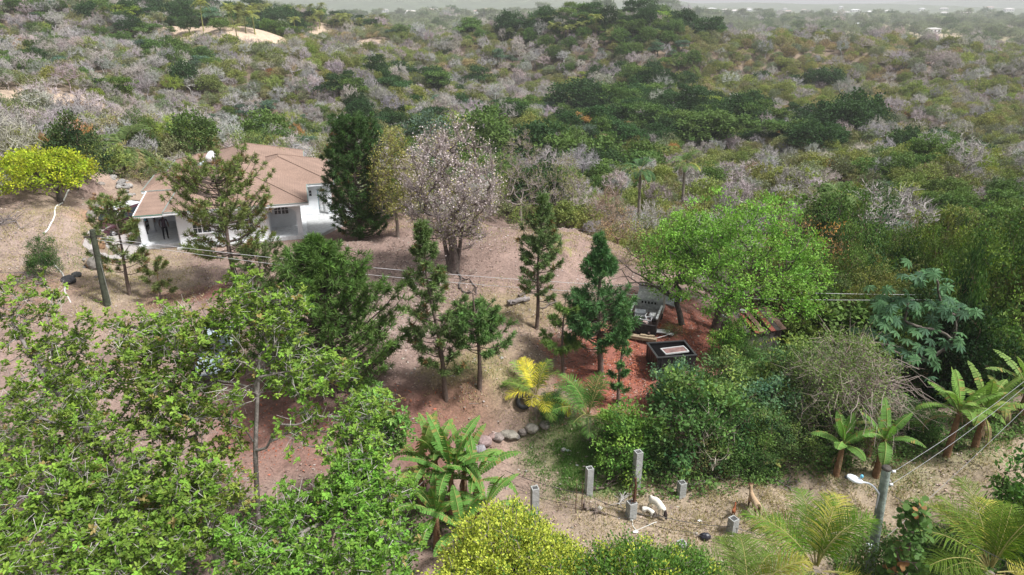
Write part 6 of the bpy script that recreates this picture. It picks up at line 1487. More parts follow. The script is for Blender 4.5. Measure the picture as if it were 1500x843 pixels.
# ================================================================== animals
def quad(name, label, cat, loc, rz, colf, graze, H=.72, L_=.95, horn=False, bulk=1., lookup=0., wool=False):
    t = thing(name, label, cat, loc, rz)
    B_ = bulk; h = H
    J = [((L_ * -.34, 0, h * .86), .13 * B_, .15 * B_), ((L_ * -.12, 0, h * .80), .145 * B_, .17 * B_), ((L_ * .14, 0, h * .79), .145 * B_, .18 * B_), ((L_ * .34, 0, h * .86), .12 * B_, .16 * B_)]
    E = [(0, 1), (1, 2), (2, 3)]
    if graze: N_ = [((L_ * .50, 0, h * .70), .08 * B_), ((L_ * .58, .0, h * .46), .068 * B_), ((L_ * .61, 0, h * .33), .075 * B_), ((L_ * .67, 0, h * .16), .048 * B_), ((L_ * .69, 0, h * .09), .036 * B_)]
    else: N_ = [((L_ * .46, 0, h * 1.08), .07), ((L_ * .52, 0, h * 1.34), .055), ((L_ * .56, 0, h * 1.46), .065), ((L_ * .68, 0, h * 1.40), .045), ((L_ * .76, 0, h * 1.36), .034)]
    n0 = len(J); J += N_; E += [(3, n0)] + [(n0 + i, n0 + i + 1) for i in range(len(N_) - 1)]; hd = n0 + 2
    n = len(J); J += [((-L_ * .47, 0, h * .86), .03), ((-L_ * .52, 0, h * .66), .018)]; E += [(0, n), (n, n + 1)]
    for sy in (-1, 1):
        n = len(J); y = sy * .10 * B_
        J += [((L_ * .31, y, h * .62), .06), ((L_ * .31, y, h * .36), .032), ((L_ * .30, y, h * .10), .022), ((L_ * .33, y, .02), .027)]; E += [(3, n), (n, n + 1), (n + 1, n + 2), (n + 2, n + 3)]
        n = len(J); J += [((-L_ * .34, y, h * .66), .08), ((-L_ * .27, y, h * .50), .05), ((-L_ * .42, y, h * .34), .028), ((-L_ * .39, y, h * .1), .022), ((-L_ * .36, y, .02), .027)]; E += [(0, n), (n, n + 1), (n + 1, n + 2), (n + 2, n + 3), (n + 3, n + 4)]
    for sy in (-1, 1):    # ears
        e = np.array(J[hd][0]); n = len(J); J += [(tuple(e + [-.02, sy * .07, .02]), .02), (tuple(e + [-.04, sy * .14, -.02 if graze else .0]), .014)]; E += [(hd, n), (n, n + 1)]
    skin_body('body', J, E, M_cloth, lambda co, Jn: colf(co / np.array([L_, 1, h])), t)
    e = MB(); hp = np.array(J[hd][0])
    for sy in (-1, 1): e.lathe([(0, -.012), (.013, 0), (0, .012)], tuple(hp + [.03, sy * .062, .01]), 8, (.01, .01, .01), axis=1)
    e.obj('eye', M_plast, t)
    return t
def sheepc(co):
    c = np.repeat(np.array([(.74, .70, .60)]), len(co), 0); c[(co[:, 0] > .56)] = (.04, .03, .028); c[co[:, 2] < .12] = (.2, .17, .14); return c
def goatc(co):
    c = np.repeat(np.array([(.42, .30, .19)]), len(co), 0); low = co[:, 2] < .55; c[low] = (.09, .055, .035); c[co[:, 0] < -.36] = (.12, .075, .05); c[(co[:, 0] > .5)] = (.10, .055, .035); c[(co[:, 2] > .5) & (co[:, 0] < .1) & (np.abs(co[:, 1]) > .06)] = (.5, .38, .25); return c
def lambc(co):
    c = np.repeat(np.array([(.70, .67, .60)]), len(co), 0); c[co[:, 0] > .5] = (.12, .10, .09); return c
p = ground(961, 751); quad('sheep', 'white sheep with a black head grazing beside the rebar pillar', 'sheep', (p[0], p[1], p[2]), R(-58), sheepc, True, .6, .78, bulk=.95)
p = ground(949, 756); quad('lamb', 'small white lamb with a dark face feeding under the grazing sheep', 'lamb', (p[0], p[1], p[2]), R(-30), lambc, True, .36, .45, bulk=.52)
p = ground(1103, 752); quad('goat', 'slim brown goat with dark legs walking away up the slope, head raised', 'goat', (p[0], p[1], p[2]), R(100), goatc, False, .66, .74, bulk=.8)
def hen():
    p = ground(1076, 762); t = thing('hen', 'rusty red brown hen standing just behind the low pillar', 'hen', (p[0], p[1] + .2, gz1(p[0], p[1] + .2)), R(60))
    J = [((0, 0, .22), .085, .09), ((.09, 0, .25), .06, .07), ((.14, 0, .34), .035), ((.16, 0, .42), .032), ((.21, 0, .415), .01), ((-.1, 0, .27), .05), ((-.2, 0, .38), .03, .05), ((-.25, 0, .46), .012, .03)]
    E = [(0, 1), (1, 2), (2, 3), (3, 4), (0, 5), (5, 6), (6, 7)]
    for sy in (-1, 1):
        n = len(J); J += [((0, sy * .04, .14), .025), ((.0, sy * .04, .02), .009), ((.05, sy * .04, .008), .008)]; E += [(0, n), (n, n + 1), (n + 1, n + 2)]
    skin_body('body', J, E, M_cloth, lambda co, J_: np.where(co[:, 2:3] > .36, np.array([[.34, .12, .06]]), np.array([[.24, .085, .04]])), t)
    m = MB(); m.lathe([(0, 0), (.012, .01), (.02, .03), (0, .05)], (.16, 0, .44), 6, (.55, .04, .03)); m.obj('comb', M_cloth, t)
    m = MB(); m.lathe([(0, -.012), (.012, 0), (0, .012)], (.175, 0, .425), 6, (.01, .01, .01), axis=1); m.obj('eye', M_plast, t)
hen()
# ================================================================== concrete pillars
def pillar(label, bpx, bpy_, top, s=.26, rebar=0, rz=.25, block=False):
    p = ground(bpx, bpy_); h = height_for(p, top); t = thing('concrete_pillar', label, 'pillar', p, rz, 'unfinished concrete pillars on the slope'); G = (.36, .37, .36)
    m = MB(); m.box((0, 0, h / 2 - .1), (s, s, h + .2), 0, G)
    for z in (h * .33, h * .66):   # shuttering lines
        m.box((0, 0, z), (s + .012, s + .012, .02), 0, np.array(G) * .8)
    m.obj('shaft', M_conc, t)
    m = MB(); w = .035
    for c, sz in (((0, -s / 2 + w / 2, h + .025), (s, w, .05)), ((0, s / 2 - w / 2, h + .02), (s, w, .04)), ((-s / 2 + w / 2, 0, h + .022), (w, s - 2 * w - .004, .044)), ((s / 2 - w / 2, 0, h + .018), (w, s - 2 * w - .004, .036))): m.box(c, sz, 0, (.38, .39, .38))
    m.box((0, 0, h + .006), (s - 2 * w - .01, s - 2 * w - .01, .012), 0, (.08, .08, .08)); m.obj('cap', M_conc, t)
    if rebar:
        for i in range(4):
            m = MB(); x, y = (i % 2 - .5) * s * .6, (i // 2 - .5) * s * .6; m.tube([(x, y, h - .1), (x + .01, y, h + rebar * .5), (x * .9, y * .9 + .01, h + rebar * (1 - .12 * i))], .009, 5, (.16, .07, .04)); m.obj('reinforcing_bar', M_rust, t)
    return t
pillar('tallest concrete pillar, standing against the thicket', 931, 716, 663, .27, rz=.35)
pillar('tall concrete pillar left of the tallest one, at the edge of the grass', 862, 724, 687, .25, rz=.3)
pillar('concrete pillar half hidden behind the golden tree', 783, 760, 716, .26, rz=.25)
pillar('short thick concrete pillar with upright rusty bars beside the sheep', 924, 757, 737, .3, rebar=.95, rz=.4)
pillar('short concrete pillar between the tallest pillar and the young palm stub', 997, 728, 708, .27, rz=.3)
pillar('low concrete pillar with the hen standing behind it', 1072, 780, 761, .28, rz=.5)
pillar('low concrete pillar at the top of the golden tree, nearest the bottom edge', 997, 812, 796, .27, rz=.4)
def post():
    p = ground(925, 733); h = 1.05; m = MB(); m.tube([(0, 0, 0), (.02, 0, h * .6), (0, .02, h)], [.05, .045, .04], 7, (.14, .07, .045))
    q = ground(924, 757); hh = height_for(q, 737)
    o = m.obj('rusty_pipe', M_rust, None, (q[0] + .08, q[1] + .05, q[2] + hh)); tag(o, 'rusty pipe standing up on the short pillar beside the sheep', 'pipe')
post()
def rebar_bundle():
    p = ground(843, 752)
    t = thing('reinforcing_bars', 'thin rusty bars sticking out of the ground behind the golden tree', 'bars', p)
    for i in range(4):
        m = MB(); x, y = (i % 2) * .22, (i // 2) * .2; m.tube([(x, y, -.1), (x + .01, y, .6), (x + .02, y, 1.0 + .1 * i)], .010, 5, (.14, .08, .06)); m.obj('bar', M_rust, t)
    m = MB(); m.tube([(.3, .1, 0), (.3, .1, .38)], .045, 6, (.10, .07, .06)); m.obj('stub', M_rust, t)
rebar_bundle()

# ================================================================== poles and wires
def mat_pole():
    return mat_col('weathered_pole', .85, .2, 3.5, .5, .5, bscale=9)
M_pole = mat_pole()
def utility(label, bx, by, tx, ty, Y, r, col, lamp=False):
    a = at(bx, by, Y); b0 = np.array([a[0], Y, gz1(a[0], Y)]); top = at(tx, ty, Y); H = top[2] - b0[2]
    t = thing('utility_pole', label, 'pole', b0, 0.); m = MB(); dx = (top[0] - b0[0])
    m.tube([(0, 0, -.3), (dx * .4, 0, H * .4), (dx * .8, 0, H * .8), (dx, 0, H)], [r * 1.15, r * 1.06, r * .95, r * .9], 12, col); m.obj('post', M_pole, t)
    return t, top, b0
UY = 16.2
tp, TP, TB = utility('tall grey green wooden utility pole with a street light, bottom right', 1281, 830, 1299, 685, UY, .13, (.25, .30, .265))
def on(t, B, name, f, mat):
    m = MB(); f(m); m.V = [v - B for v in m.V]; return m.obj(name, mat, t)
on(tp, TB, 'cap', lambda m: m.lathe([(0, .04), (.1, .035), (.128, 0), (.128, -.06), (0, -.06)], tuple(TP), 12, (.09, .08, .07)), M_pole)
A0 = at(1288, 724, UY - .05)
def arm(m):
    s = np.linspace(0, 1, 7); e = at(1263, 707, UY + .1); P = A0 + (e - A0) * s[:, None] + np.array([0, 0, .12]) * np.sin(s * 3.14)[:, None]; m.tube(P, .03, 8, (.72, .76, .80)); m.tube([A0, A0 - [0, 0, .5]], .022, 6, (.6, .63, .66))
la = on(tp, TB, 'lamp_arm', arm, M_paint)
def lampf(m):
    a = at(1263, 707, UY + .1); b = at(1249, 701, UY + .2); d = unit(b - a); L_ = np.linalg.norm(b - a) * 1.6; u = unit(np.cross(d, [0, 0, 1])); v = np.cross(u, d); S = []
    for f, w, h in ((0, .05, .05), (.15, .1, .07), (.5, .15, .09), (.8, .13, .08), (1, .06, .05)):
        c = a + d * L_ * f; S.append([c + u * w * math.cos(k) + v * h * math.sin(k) for k in np.arange(10) * .628])
    loft(m, S, (.78, .83, .88))
    c = a + d * L_ * .98; m.lathe([(0, -.05), (.07, -.04), (.08, 0), (0, .02)], tuple(c - [0, 0, .03]), 10, (.03, .03, .03))
on(tp, TB, 'lamp_head', lampf, M_plast)
on(tp, TB, 'photocell', lambda m: m.lathe([(0, 0), (.045, 0), (.045, .07), (.02, .1), (0, .1)], tuple(at(1262, 700, UY + .12)), 10, (.15, .5, .7)), M_plast)
on(tp, TB, 'meter_box', lambda m: m.box(tuple(at(1272, 803, UY - .2)), (.13, .1, .3), .3, (.62, .66, .68)), M_paint)
for (x, y) in ((1309, 691), (1305, 710)): on(tp, TB, 'insulator', lambda m: m.lathe([(0, -.05), (.05, -.04), (.03, 0), (.05, .04), (0, .05)], tuple(at(x, y, UY)), 10, (.62, .64, .66), axis=0), M_plast)
lp, LP, LB = utility('old dark green wooden pole standing on the dry left slope', 157, 447, 135, 337, ground(157, 447)[1], .15, (.075, .085, .06))
on(lp, LB, 'crossbar', lambda m: m.box(tuple(LP + [0, -.02, -.35]), (.9, .08, .09), .2, (.10, .09, .07)), M_pole)
def wire(name, label, A, B, sag, r, col, group=None, n=24):
    s = np.linspace(0, 1, n)[:, None]; P = np.array(A) + (np.array(B) - np.array(A)) * s - np.array([0, 0, 1.]) * sag * 4 * s * (1 - s); m = MB(); m.tube(P, r, 4, col); o = m.obj(name, M_paint); tag(o, label, 'wire', group); return o
end1 = at(1525, 545, 27.0)
wire('power_line', 'upper grey power line from the tall pole to the upper right', at(1309, 691, UY), at(1530, 535, 22), .2, .007, (.34, .34, .36))
wire('power_line', 'second grey power line from the tall pole to the upper right', at(1305, 710, UY), at(1530, 542, 22), .25, .007, (.34, .34, .36))
wire('power_line', 'long lowest grey wire crossing behind the tall pole down to the ground plants', at(1270, 812, UY + 1.0), at(1540, 560, 21), .15, .007, (.34, .34, .36))
wire('power_line', 'thin dark wire running from the tall pole down to the right corner', at(1310, 727, UY), at(1560, 860, 13.5), .2, .012, (.03, .03, .03))
WY = 32.5
wire('power_line', 'upper pale wire strung across the middle of the yard', LP + [.3, 0, -.4], at(1560, 431, 34.5), 1.0, .011, (.55, .55, .56), n=60)
wire('power_line', 'lower pale wire strung across the middle of the yard', LP + [-.3, 0, -.45], at(1560, 434, 33.5), 1.35, .011, (.5, .5, .5), n=60)
wire('guy_wire', 'slanting stay wire at the right of the left slope pole', LP + [0, 0, -.8], ground(165, 452) + [0, 0, .0], .0, .012, (.3, .3, .28))
def fence_wire(label, pts, r=.016, dz=0):
    Q = [ground(*q) + [0, 0, .32 + dz] for q in pts]; P = []
    for a, b in zip(Q[:-1], Q[1:]):
        s = np.linspace(0, 1, 9)[:-1, None]; P.append(a + (b - a) * s - np.array([0, 0, 1.]) * .12 * 4 * s * (1 - s))
    P = np.concatenate(P + [Q[-1][None]]); g = gz(P[:, 0], P[:, 1]); P[:, 2] = np.maximum(P[:, 2], g + .02); m = MB(); m.tube(P, r, 4, (.07, .065, .06)); tag(m.obj('cable', M_paint), label, 'cable')
fence_wire('dark cable strung low across the slope from the banana clump to the low pillar', [(742, 700), (860, 735), (925, 757), (960, 765), (1072, 782), (1150, 798)])
fence_wire('second dark cable lying below the first across the slope', [(760, 722), (840, 745), (925, 765), (1010, 785), (1085, 800)], .012, -.15)
def hose(label, pts, r, col, name='hose', off=.03):
    Q = np.array([ground(*q) for q in pts]); P = []
    for a, b in zip(Q[:-1], Q[1:]): P.append(a + (b - a) * np.linspace(0, 1, 7)[:-1, None])
    P = np.concatenate(P + [Q[-1][None]]); P[:, 2] = gz(P[:, 0], P[:, 1]) + off; m = MB(); m.tube(P, r, 5, col); tag(m.obj(name, M_plast), label, name)
hose('white hose running down the left slope from the lime yellow tree', [(101, 279), (92, 296), (83, 303), (80, 318), (74, 330), (66, 342)], .055, (.72, .70, .66))
hose('pale pipe beside the dark shrub low on the left slope', [(78, 385), (90, 400), (96, 412), (95, 428), (104, 445)], .05, (.5, .48, .46))
hose('white rope looped on the grass by the rebar pillar', [(926, 762), (927, 772), (932, 778), (940, 775), (952, 770), (962, 766)], .015, (.7, .7, .66), 'rope')

# ================================================================== stones, logs and small things
def rock_mesh(rs, r, sq=(1, 1, .7), col=(.33, .30, .28), n=10):
    m = MB(); th = np.linspace(0, math.pi, n); ph = np.arange(n * 2) * math.pi / n; D = np.stack([np.sin(th)[:, None] * np.cos(ph), np.sin(th)[:, None] * np.sin(ph), np.repeat(np.cos(th)[:, None], n * 2, 1)], -1)
    k = rand_dir(rs, 9); s = 1 - .22 * np.max(D @ k.T, -1) ** 3 + .18 * (D @ k[0]) + rs.uniform(-.05, .05, D.shape[:2]); s[0] = s[0].mean(); s[-1] = s[-1].mean()
    V = D * s[..., None] * r * np.array(sq); i = np.arange(n - 1)[:, None] * 2 * n; j = np.arange(2 * n)[None]; j2 = (j + 1) % (2 * n)
    m.add(V.reshape(-1, 3), np.stack([i + j, i + j2 + 0, i + 2 * n + j2, i + 2 * n + j], -1).reshape(-1, 4)[:, ::-1], col, 0, False); return m
def rock(label, px, py, r, seed, col=(.33, .30, .28), sq=(1, 1, .7), group='rocks'):
    rs = np.random.RandomState(seed); p = ground(px, py); o = rock_mesh(rs, r, sq, np.array(col) * .78).obj('rock', M_rock, None, (p[0], p[1], p[2] + r * sq[2] * .25), rs.uniform(0, 6.28)); tag(o, label, 'rock', group)
for a in [('grey rock at the right end of the stone row, under the clipped tree', 797, 624, .27, 1), ('pale boulder second from the right in the stone row', 778, 628, .33, 2, (.40, .37, .33)), ('low brown rock beside the pale boulder in the stone row', 767, 634, .22, 3, (.3, .26, .24)),
          ('long pale flat stone at the middle of the stone row', 745, 636, .36, 4, (.36, .33, .28), (1.4, .8, .55)), ('brown stone left of the long flat one in the stone row', 730, 643, .28, 5, (.32, .27, .25)), ('small dark stone in the stone row', 758, 640, .18, 6, (.22, .2, .19)),
          ('pinkish boulder, biggest of the row, behind the banana leaves', 708, 648, .36, 7, (.38, .28, .27)), ('purple grey rock below the pinkish boulder', 703, 658, .26, 8, (.36, .34, .36)), ('pale grey rock behind the banana leaves', 690, 655, .25, 9, (.42, .39, .37)),
          ('whitish rock at the left end of the stone row', 684, 662, .24, 10, (.48, .45, .41)), ('reddish stone in the middle of the row', 720, 640, .2, 11, (.34, .24, .22)),
          ('dark rock lying on the left slope beside the pale pipe', 112, 405, .3, 12, (.10, .10, .10)), ('dark boulder below the small shrub on the left slope', 100, 413, .42, 13, (.06, .06, .065)), ('small grey rock on the left slope near the pole', 124, 382, .2, 14), ('flat grey rock on the left slope above the small one', 124, 392, .18, 15, (.2, .19, .18), (1.3, .9, .4)),
          ('brown rock right of the left slope pole', 142, 408, .2, 16, (.22, .19, .17)), ('grey rock halfway down the bare slope by the blossom tree', 614, 410, .2, 17, (.36, .35, .35)), ('flatter grey rock beside it on the bare slope', 607, 418, .18, 18, (.4, .39, .39), (1.3, .8, .4)),
          ('pale rubble stone by the low plants at the right path', 1300, 705, .14, 19, (.5, .47, .45)), ('small stone on the grass above the tall pillar', 826, 660, .12, 20, (.5, .5, .48))]: rock(*a)
rs_ = np.random.RandomState(77)
for i in range(26):     # the broken rock of the drive cut
    px = 136 + rs_.uniform(-8, 12) + (i % 2) * 6; py = rs_.uniform(262, 395)
    rock('rough pale orange rock in the cut bank left of the drive', px + (395 - py) * .0, py, rs_.uniform(.2, .5), 100 + i, np.array([(.42, .33, .24), (.40, .25, .15), (.34, .31, .28)][i % 3]) * rs_.uniform(.8, 1.15), (1, .9, rs_.uniform(.6, 1.2)), 'rocks of the cut bank')
for i in range(22):
    px = rs_.uniform(155, 198); py = 252 + (px - 155) * .8 + rs_.normal() * 5
    rock('grey white stone of the rubble heap above the drive', px, py, rs_.uniform(.12, .36), 150 + i, np.array((.42, .40, .38)) * rs_.uniform(.75, 1.15), (1, .8, .7), 'stones of the rubble heap')
def log(label, pts, r0, r1, col=(.20, .16, .14), twigs=10, seed=1, tw=.5, name='fallen_branch', cat='branch'):
    rs = np.random.RandomState(seed); Q = np.array([ground(*q) for q in pts]); P = [];
    for a, b in zip(Q[:-1], Q[1:]): P.append(a + (b - a) * np.linspace(0, 1, 4)[:-1, None])
    P = np.concatenate(P + [Q[-1][None]]) + rs.normal(size=(len(Q) * 3 - 2, 3)) * .03; P[:, 2] = gz(P[:, 0], P[:, 1]) + np.linspace(r0, r1, len(P)) * .7 + np.abs(rs.normal(size=len(P))) * .05; m = MB(); m.tube(P, np.linspace(r0, r1, len(P)), 7, col)
    for _ in range(twigs):
        a = P[rs.randint(len(P))]; e = a + unit(rs.normal(size=3) * [1, 1, .3] + [0, 0, .25]) * rs.uniform(.4, 1.) * tw; m.tube([a, (a + e) / 2 + rs.normal(size=3) * .05, e], [r1 * .8, r1 * .6, .008], 4, col)
    tag(m.obj(name, M_bark), label, cat)
log('thick grey fallen log end at the middle of the bare yard', [(743, 449), (758, 445), (775, 441)], .17, .12, (.26, .23, .22), 5, 1)
log('crooked fallen branch arching across the yard behind the slender pine', [(760, 436), (775, 430), (790, 431), (805, 436), (815, 444), (800, 452), (788, 454)], .08, .04, (.17, .14, .12), 16, 2, 1.)
log('dark curved branch on the ground below the blossom tree', [(668, 395), (676, 408), (672, 424), (682, 432), (692, 430)], .07, .04, (.12, .1, .09), 8, 3)
log('thin curved branch beside the pine with the bare top', [(672, 405), (688, 412), (698, 425), (696, 434)], .045, .025, (.15, .12, .11), 4, 4)
log('grey fallen branch at the foot of the thicket', [(1000, 714), (1020, 710), (1040, 706), (1065, 695)], .07, .03, (.3, .26, .23), 14, 5, .8)
log('second fallen branch right of it along the thicket foot', [(1072, 702), (1085, 696), (1095, 694)], .06, .03, (.28, .24, .21), 8, 6, .6)
log('dark branch lying beside the tall pillars', [(866, 718), (885, 716), (900, 706), (912, 690)], .06, .03, (.14, .11, .09), 16, 7, .9)
log('brown stick pile behind the golden tree', [(856, 745), (872, 750), (888, 756)], .04, .025, (.2, .16, .14), 14, 8, .6, 'stick_pile', 'sticks')
log('reddish brown log near the banana clump on the bare ground', [(733, 713), (742, 711), (752, 709)], .09, .06, (.27, .2, .17), 3, 9)
log('heap of pale cut branches beside the low rebar pillar', [(905, 742), (912, 735), (918, 728)], .035, .02, (.42, .4, .38), 22, 10, .6, 'stick_pile', 'sticks')
log('pile of grey brush on the slope near the goat', [(1120, 705), (1135, 702), (1150, 712), (1160, 722)], .035, .015, (.33, .3, .29), 26, 11, .9, 'stick_pile', 'sticks')
log('dead brush heap on the left slope by the dark shrub', [(20, 420), (40, 400), (60, 410), (45, 440)], .04, .02, (.2, .17, .16), 70, 12, 1.8, 'stick_pile', 'sticks')
log('dead brush heap higher on the left edge of the slope', [(0, 330), (15, 320), (30, 335)], .04, .02, (.24, .21, .2), 60, 13, 1.8, 'stick_pile', 'sticks')
def tyre():
    p = ground(767, 597); m = MB(); m.lathe([(.16, -.1), (.3, -.12), (.35, -.06), (.35, .06), (.3, .12), (.16, .1), (.16, -.1)], (0, 0, 0), 20, (.018, .018, .018)); o = m.obj('tyre', M_dark, None, (p[0], p[1], p[2] + .3)); o.rotation_euler = (R(60), 0, R(10)); tag(o, 'black tyre propped below the yellow palm', 'tyre')
tyre()
def bag():
    p = ground(1031, 790); rs = np.random.RandomState(3); m = rock_mesh(rs, .2, (1.2, .8, .8), (.025, .025, .035), 9); t = m.obj('rubbish_bag', M_plast, None, (p[0], p[1], p[2] + .1)); tag(t, 'black plastic bag lying on the slope below the low pillar', 'bag')
    for lab, px, py, r, c in (('scrap of white plastic beside the golden tree top', 931, 780, .09, (.75, .76, .78)), ('white paper scrap on the slope left of the low pillar', 1025, 764, .07, (.75, .75, .75)), ('pale blue plastic scrap on the green grass', 832, 661, .09, (.6, .68, .7)), ('small white scrap on the green grass near the tall pillar', 845, 682, .07, (.7, .72, .72))):
        p = ground(px, py); m = rock_mesh(rs, r, (1.3, .9, .35), c, 6); tag(m.obj('litter_scrap', M_plast, None, (p[0], p[1], p[2] + .02)), lab, 'litter')
bag()
def planter():
    p = ground(1128, 694); t = thing('banana_sapling', 'stunted yellowing banana sapling on the bare bank near the goat', 'banana plant', p); m = MB(); m.tube([(0, 0, -.1), (.02, 0, .55)], [.08, .05], 7, (.2, .17, .14)); m.obj('stem', M_bark, t); rs = np.random.RandomState(4)
    for k in range(5):
        F = MB(); banana_blade(F, rs, (.02, 0, .52), k * 1.25, .7, .55, .08, 1.3, (.34, .33, .1), .4, 10); F.obj('leaf', M_leaf, t)
planter()

# ================================================================== far houses
def far_house(label, px, py, w, d, h, rz, wall, roof, flat=False, Y=None):
    p = ground(px, py) if Y is None else np.array([at(px, py, Y)[0], Y, at(px, py, Y)[2]])
    p[2] = min(p[2], gz1(p[0], p[1])) if Y is None else p[2]
    t = thing('far_house', label, 'house', p, rz, 'far off houses'); m = MB(); m.box((0, 0, h / 2 - 2), (w, d, h + 4), 0, wall); wo = m.obj('wall', M_wall, t)
    m = MB(); c, z = hip(m, -w / 2 - .5, w / 2 + .5, -d / 2 - .5, d / 2 + .5, h, .12 if flat else .42, col=roof); m.add([(x, y, z - .02) for x, y, _ in c], [[0, 3, 2, 1]], roof, 0); m.obj('roof', M_wall, t)
    for i in range(3):
        m = MB(); m.box((-w * .3 + i * w * .3, -d / 2 - .03, h * .55), (w * .12, .08, h * .35), 0, (.05, .06, .07)); m.obj('window', M_glass, wo)
for a in [('white roofed house among the palms on the far left hill', 323, 17, 13, 8, 3.2, .2, (.7, .7, .68), (.72, .7, .7)), ('cream house on the bare knoll of the far left hill', 369, 20, 14, 7, 4, -.1, (.75, .73, .6), (.7, .68, .6)),
          ('pink roofed building in the distant town left of centre', 663, 17, 32, 20, 8, .1, (.7, .6, .55), (.6, .4, .36)), ('long white building in the distant town left of the pink roof', 632, 19, 34, 16, 6, 0, (.75, .73, .7), (.68, .5, .45)), ('low white building at the left end of the distant town', 602, 21, 30, 14, 6, .1, (.75, .74, .72), (.7, .66, .62)),
          ('small white hut in the valley below the distant town', 671, 48, 8, 6, 3, .1, (.78, .78, .78), (.75, .75, .75)), ('grey roofed house on the middle ridge', 715, 25, 14, 9, 4, .2, (.6, .58, .55), (.45, .43, .43)), ('white open frame house on the right shoulder of the middle ridge', 946, 18, 9, 7, 5, .1, (.7, .71, .72), (.6, .6, .6)),
          ('large white villa with a grey roof on the right lowland', 1259, 42, 22, 14, 4.5, .1, (.78, .78, .76), (.55, .58, .6)), ('bright white box house at the edge of the right ridge', 1366, 50, 14, 9, 6, 0, (.85, .86, .87), (.8, .8, .8), True), ('white house behind the large villa', 1275, 22, 30, 16, 9, .1, (.8, .8, .78), (.7, .7, .7)),
          ('long pale house right of the one behind the villa', 1302, 20, 34, 16, 8, 0, (.78, .77, .75), (.66, .64, .62)), ('pale house at the far right before the hills', 1416, 24, 34, 16, 8, .1, (.8, .78, .74), (.7, .62, .56)), ('grey roofed house right of centre on the lowland', 1218, 25, 26, 14, 7, .2, (.7, .7, .7), (.5, .52, .54))]: far_house(*a)
rs_ = np.random.RandomState(12)
for i in range(34):
    px = rs_.uniform(1000, 1498) if i < 24 else rs_.uniform(560, 800); py = rs_.uniform(13, 24) if i < 24 else rs_.uniform(14, 22)
    w = rs_.uniform(16, 34); far_house('tiny pale house of the hazy distant town on the %s' % ('right' if i < 24 else 'left'), px, py, w, w * .5, rs_.uniform(5, 9), rs_.uniform(-.3, .3), np.array((.75, .74, .72)) * rs_.uniform(.8, 1.1), np.array([(.66, .62, .6), (.55, .42, .38), (.7, .7, .7)][i % 3]))

# ================================================================== uncountable ground cover
def scatter_px(rs, n, x0, x1, y0, y1):
    return np.c_[rs.uniform(x0, x1, n), rs.uniform(y0, y1, n)]
def litter():
    rs = np.random.RandomState(6); n = 150000
    x = rs.uniform(-42, 26, n); y = rs.uniform(15, 66, n); patch = waves(x, y, [(.5, 1, 2.6, .4), (1.9, 2, 1.7, .3), (2.8, .3, 4.6, .4), (.9, 2.3, 7, .3)])
    k = rs.uniform(-1, 1, n) < patch + .1 ; x, y = x[k], y[k]
    ax, ay = ground(560, 440)[:2]; extra = 26000; rx = np.concatenate([rs.normal(size=extra // 2) * 3.0 + ground(560, 440)[0], rs.normal(size=extra // 2) * 2.6 + ground(930, 520)[0]]); ry = np.concatenate([rs.normal(size=extra // 2) * 4.5 + ground(560, 440)[1], rs.normal(size=extra // 2) * 3 + ground(930, 520)[1]])
    x = np.r_[x, rx]; y = np.r_[y, ry]
    ins = in_poly(x, y, CLEAR); da = (x - HO[0]) * HU[0] + (y - HO[1]) * HU[1]; db = (x - HO[0]) * HV[0] + (y - HO[1]) * HV[1]
    ins &= ~((da > -6) & (da < 12.8) & (db > .3) & (db < 19)); ins &= ~((da > -6) & (da < -2) & (db > -3) & (db < 8)); x, y = x[ins], y[ins]; m = len(x)
    z = gz(x, y); red = np.zeros(m)
    for px, py, r in ((920, 520, 3.9), (1000, 490, 3.5), (880, 570, 2.6), (1040, 480, 3), (960, 455, 2.4), (930, 600, 2), (420, 640, 2.6), (370, 600, 2.6), (620, 625, 2)):
        q = ground(px, py); red = np.maximum(red, gblob(x, y, q[0], q[1], r))
    c = jit(rs, (.33, .25, .215), m, .35, .08); pale = rs.uniform(size=m) < .13; c[pale] = jit(rs, (.52, .45, .42), m, .2, .05)[pale]; dk = rs.uniform(size=m) < .22; c[dk] = jit(rs, (.13, .09, .075), m, .3, .05)[dk]
    isr = rs.uniform(size=m) < red * .85; c[isr] = jit(rs, (.42, .15, .09), m, .35, .1)[isr]
    d = unit(rs.normal(size=(m, 3)) * [1, 1, .25]); nr = unit(rs.normal(size=(m, 3)) * .35 + [0, 0, 1]); L_ = rs.uniform(.06, .15, m); F = MB(); leaves(F, np.c_[x, y, z + .015], d, nr, L_, L_ * .55, c)
    o = F.obj('leaf_litter', M_dry); tag(o, 'dry fallen leaves scattered over the yard', 'leaf litter', kind='stuff')
litter()
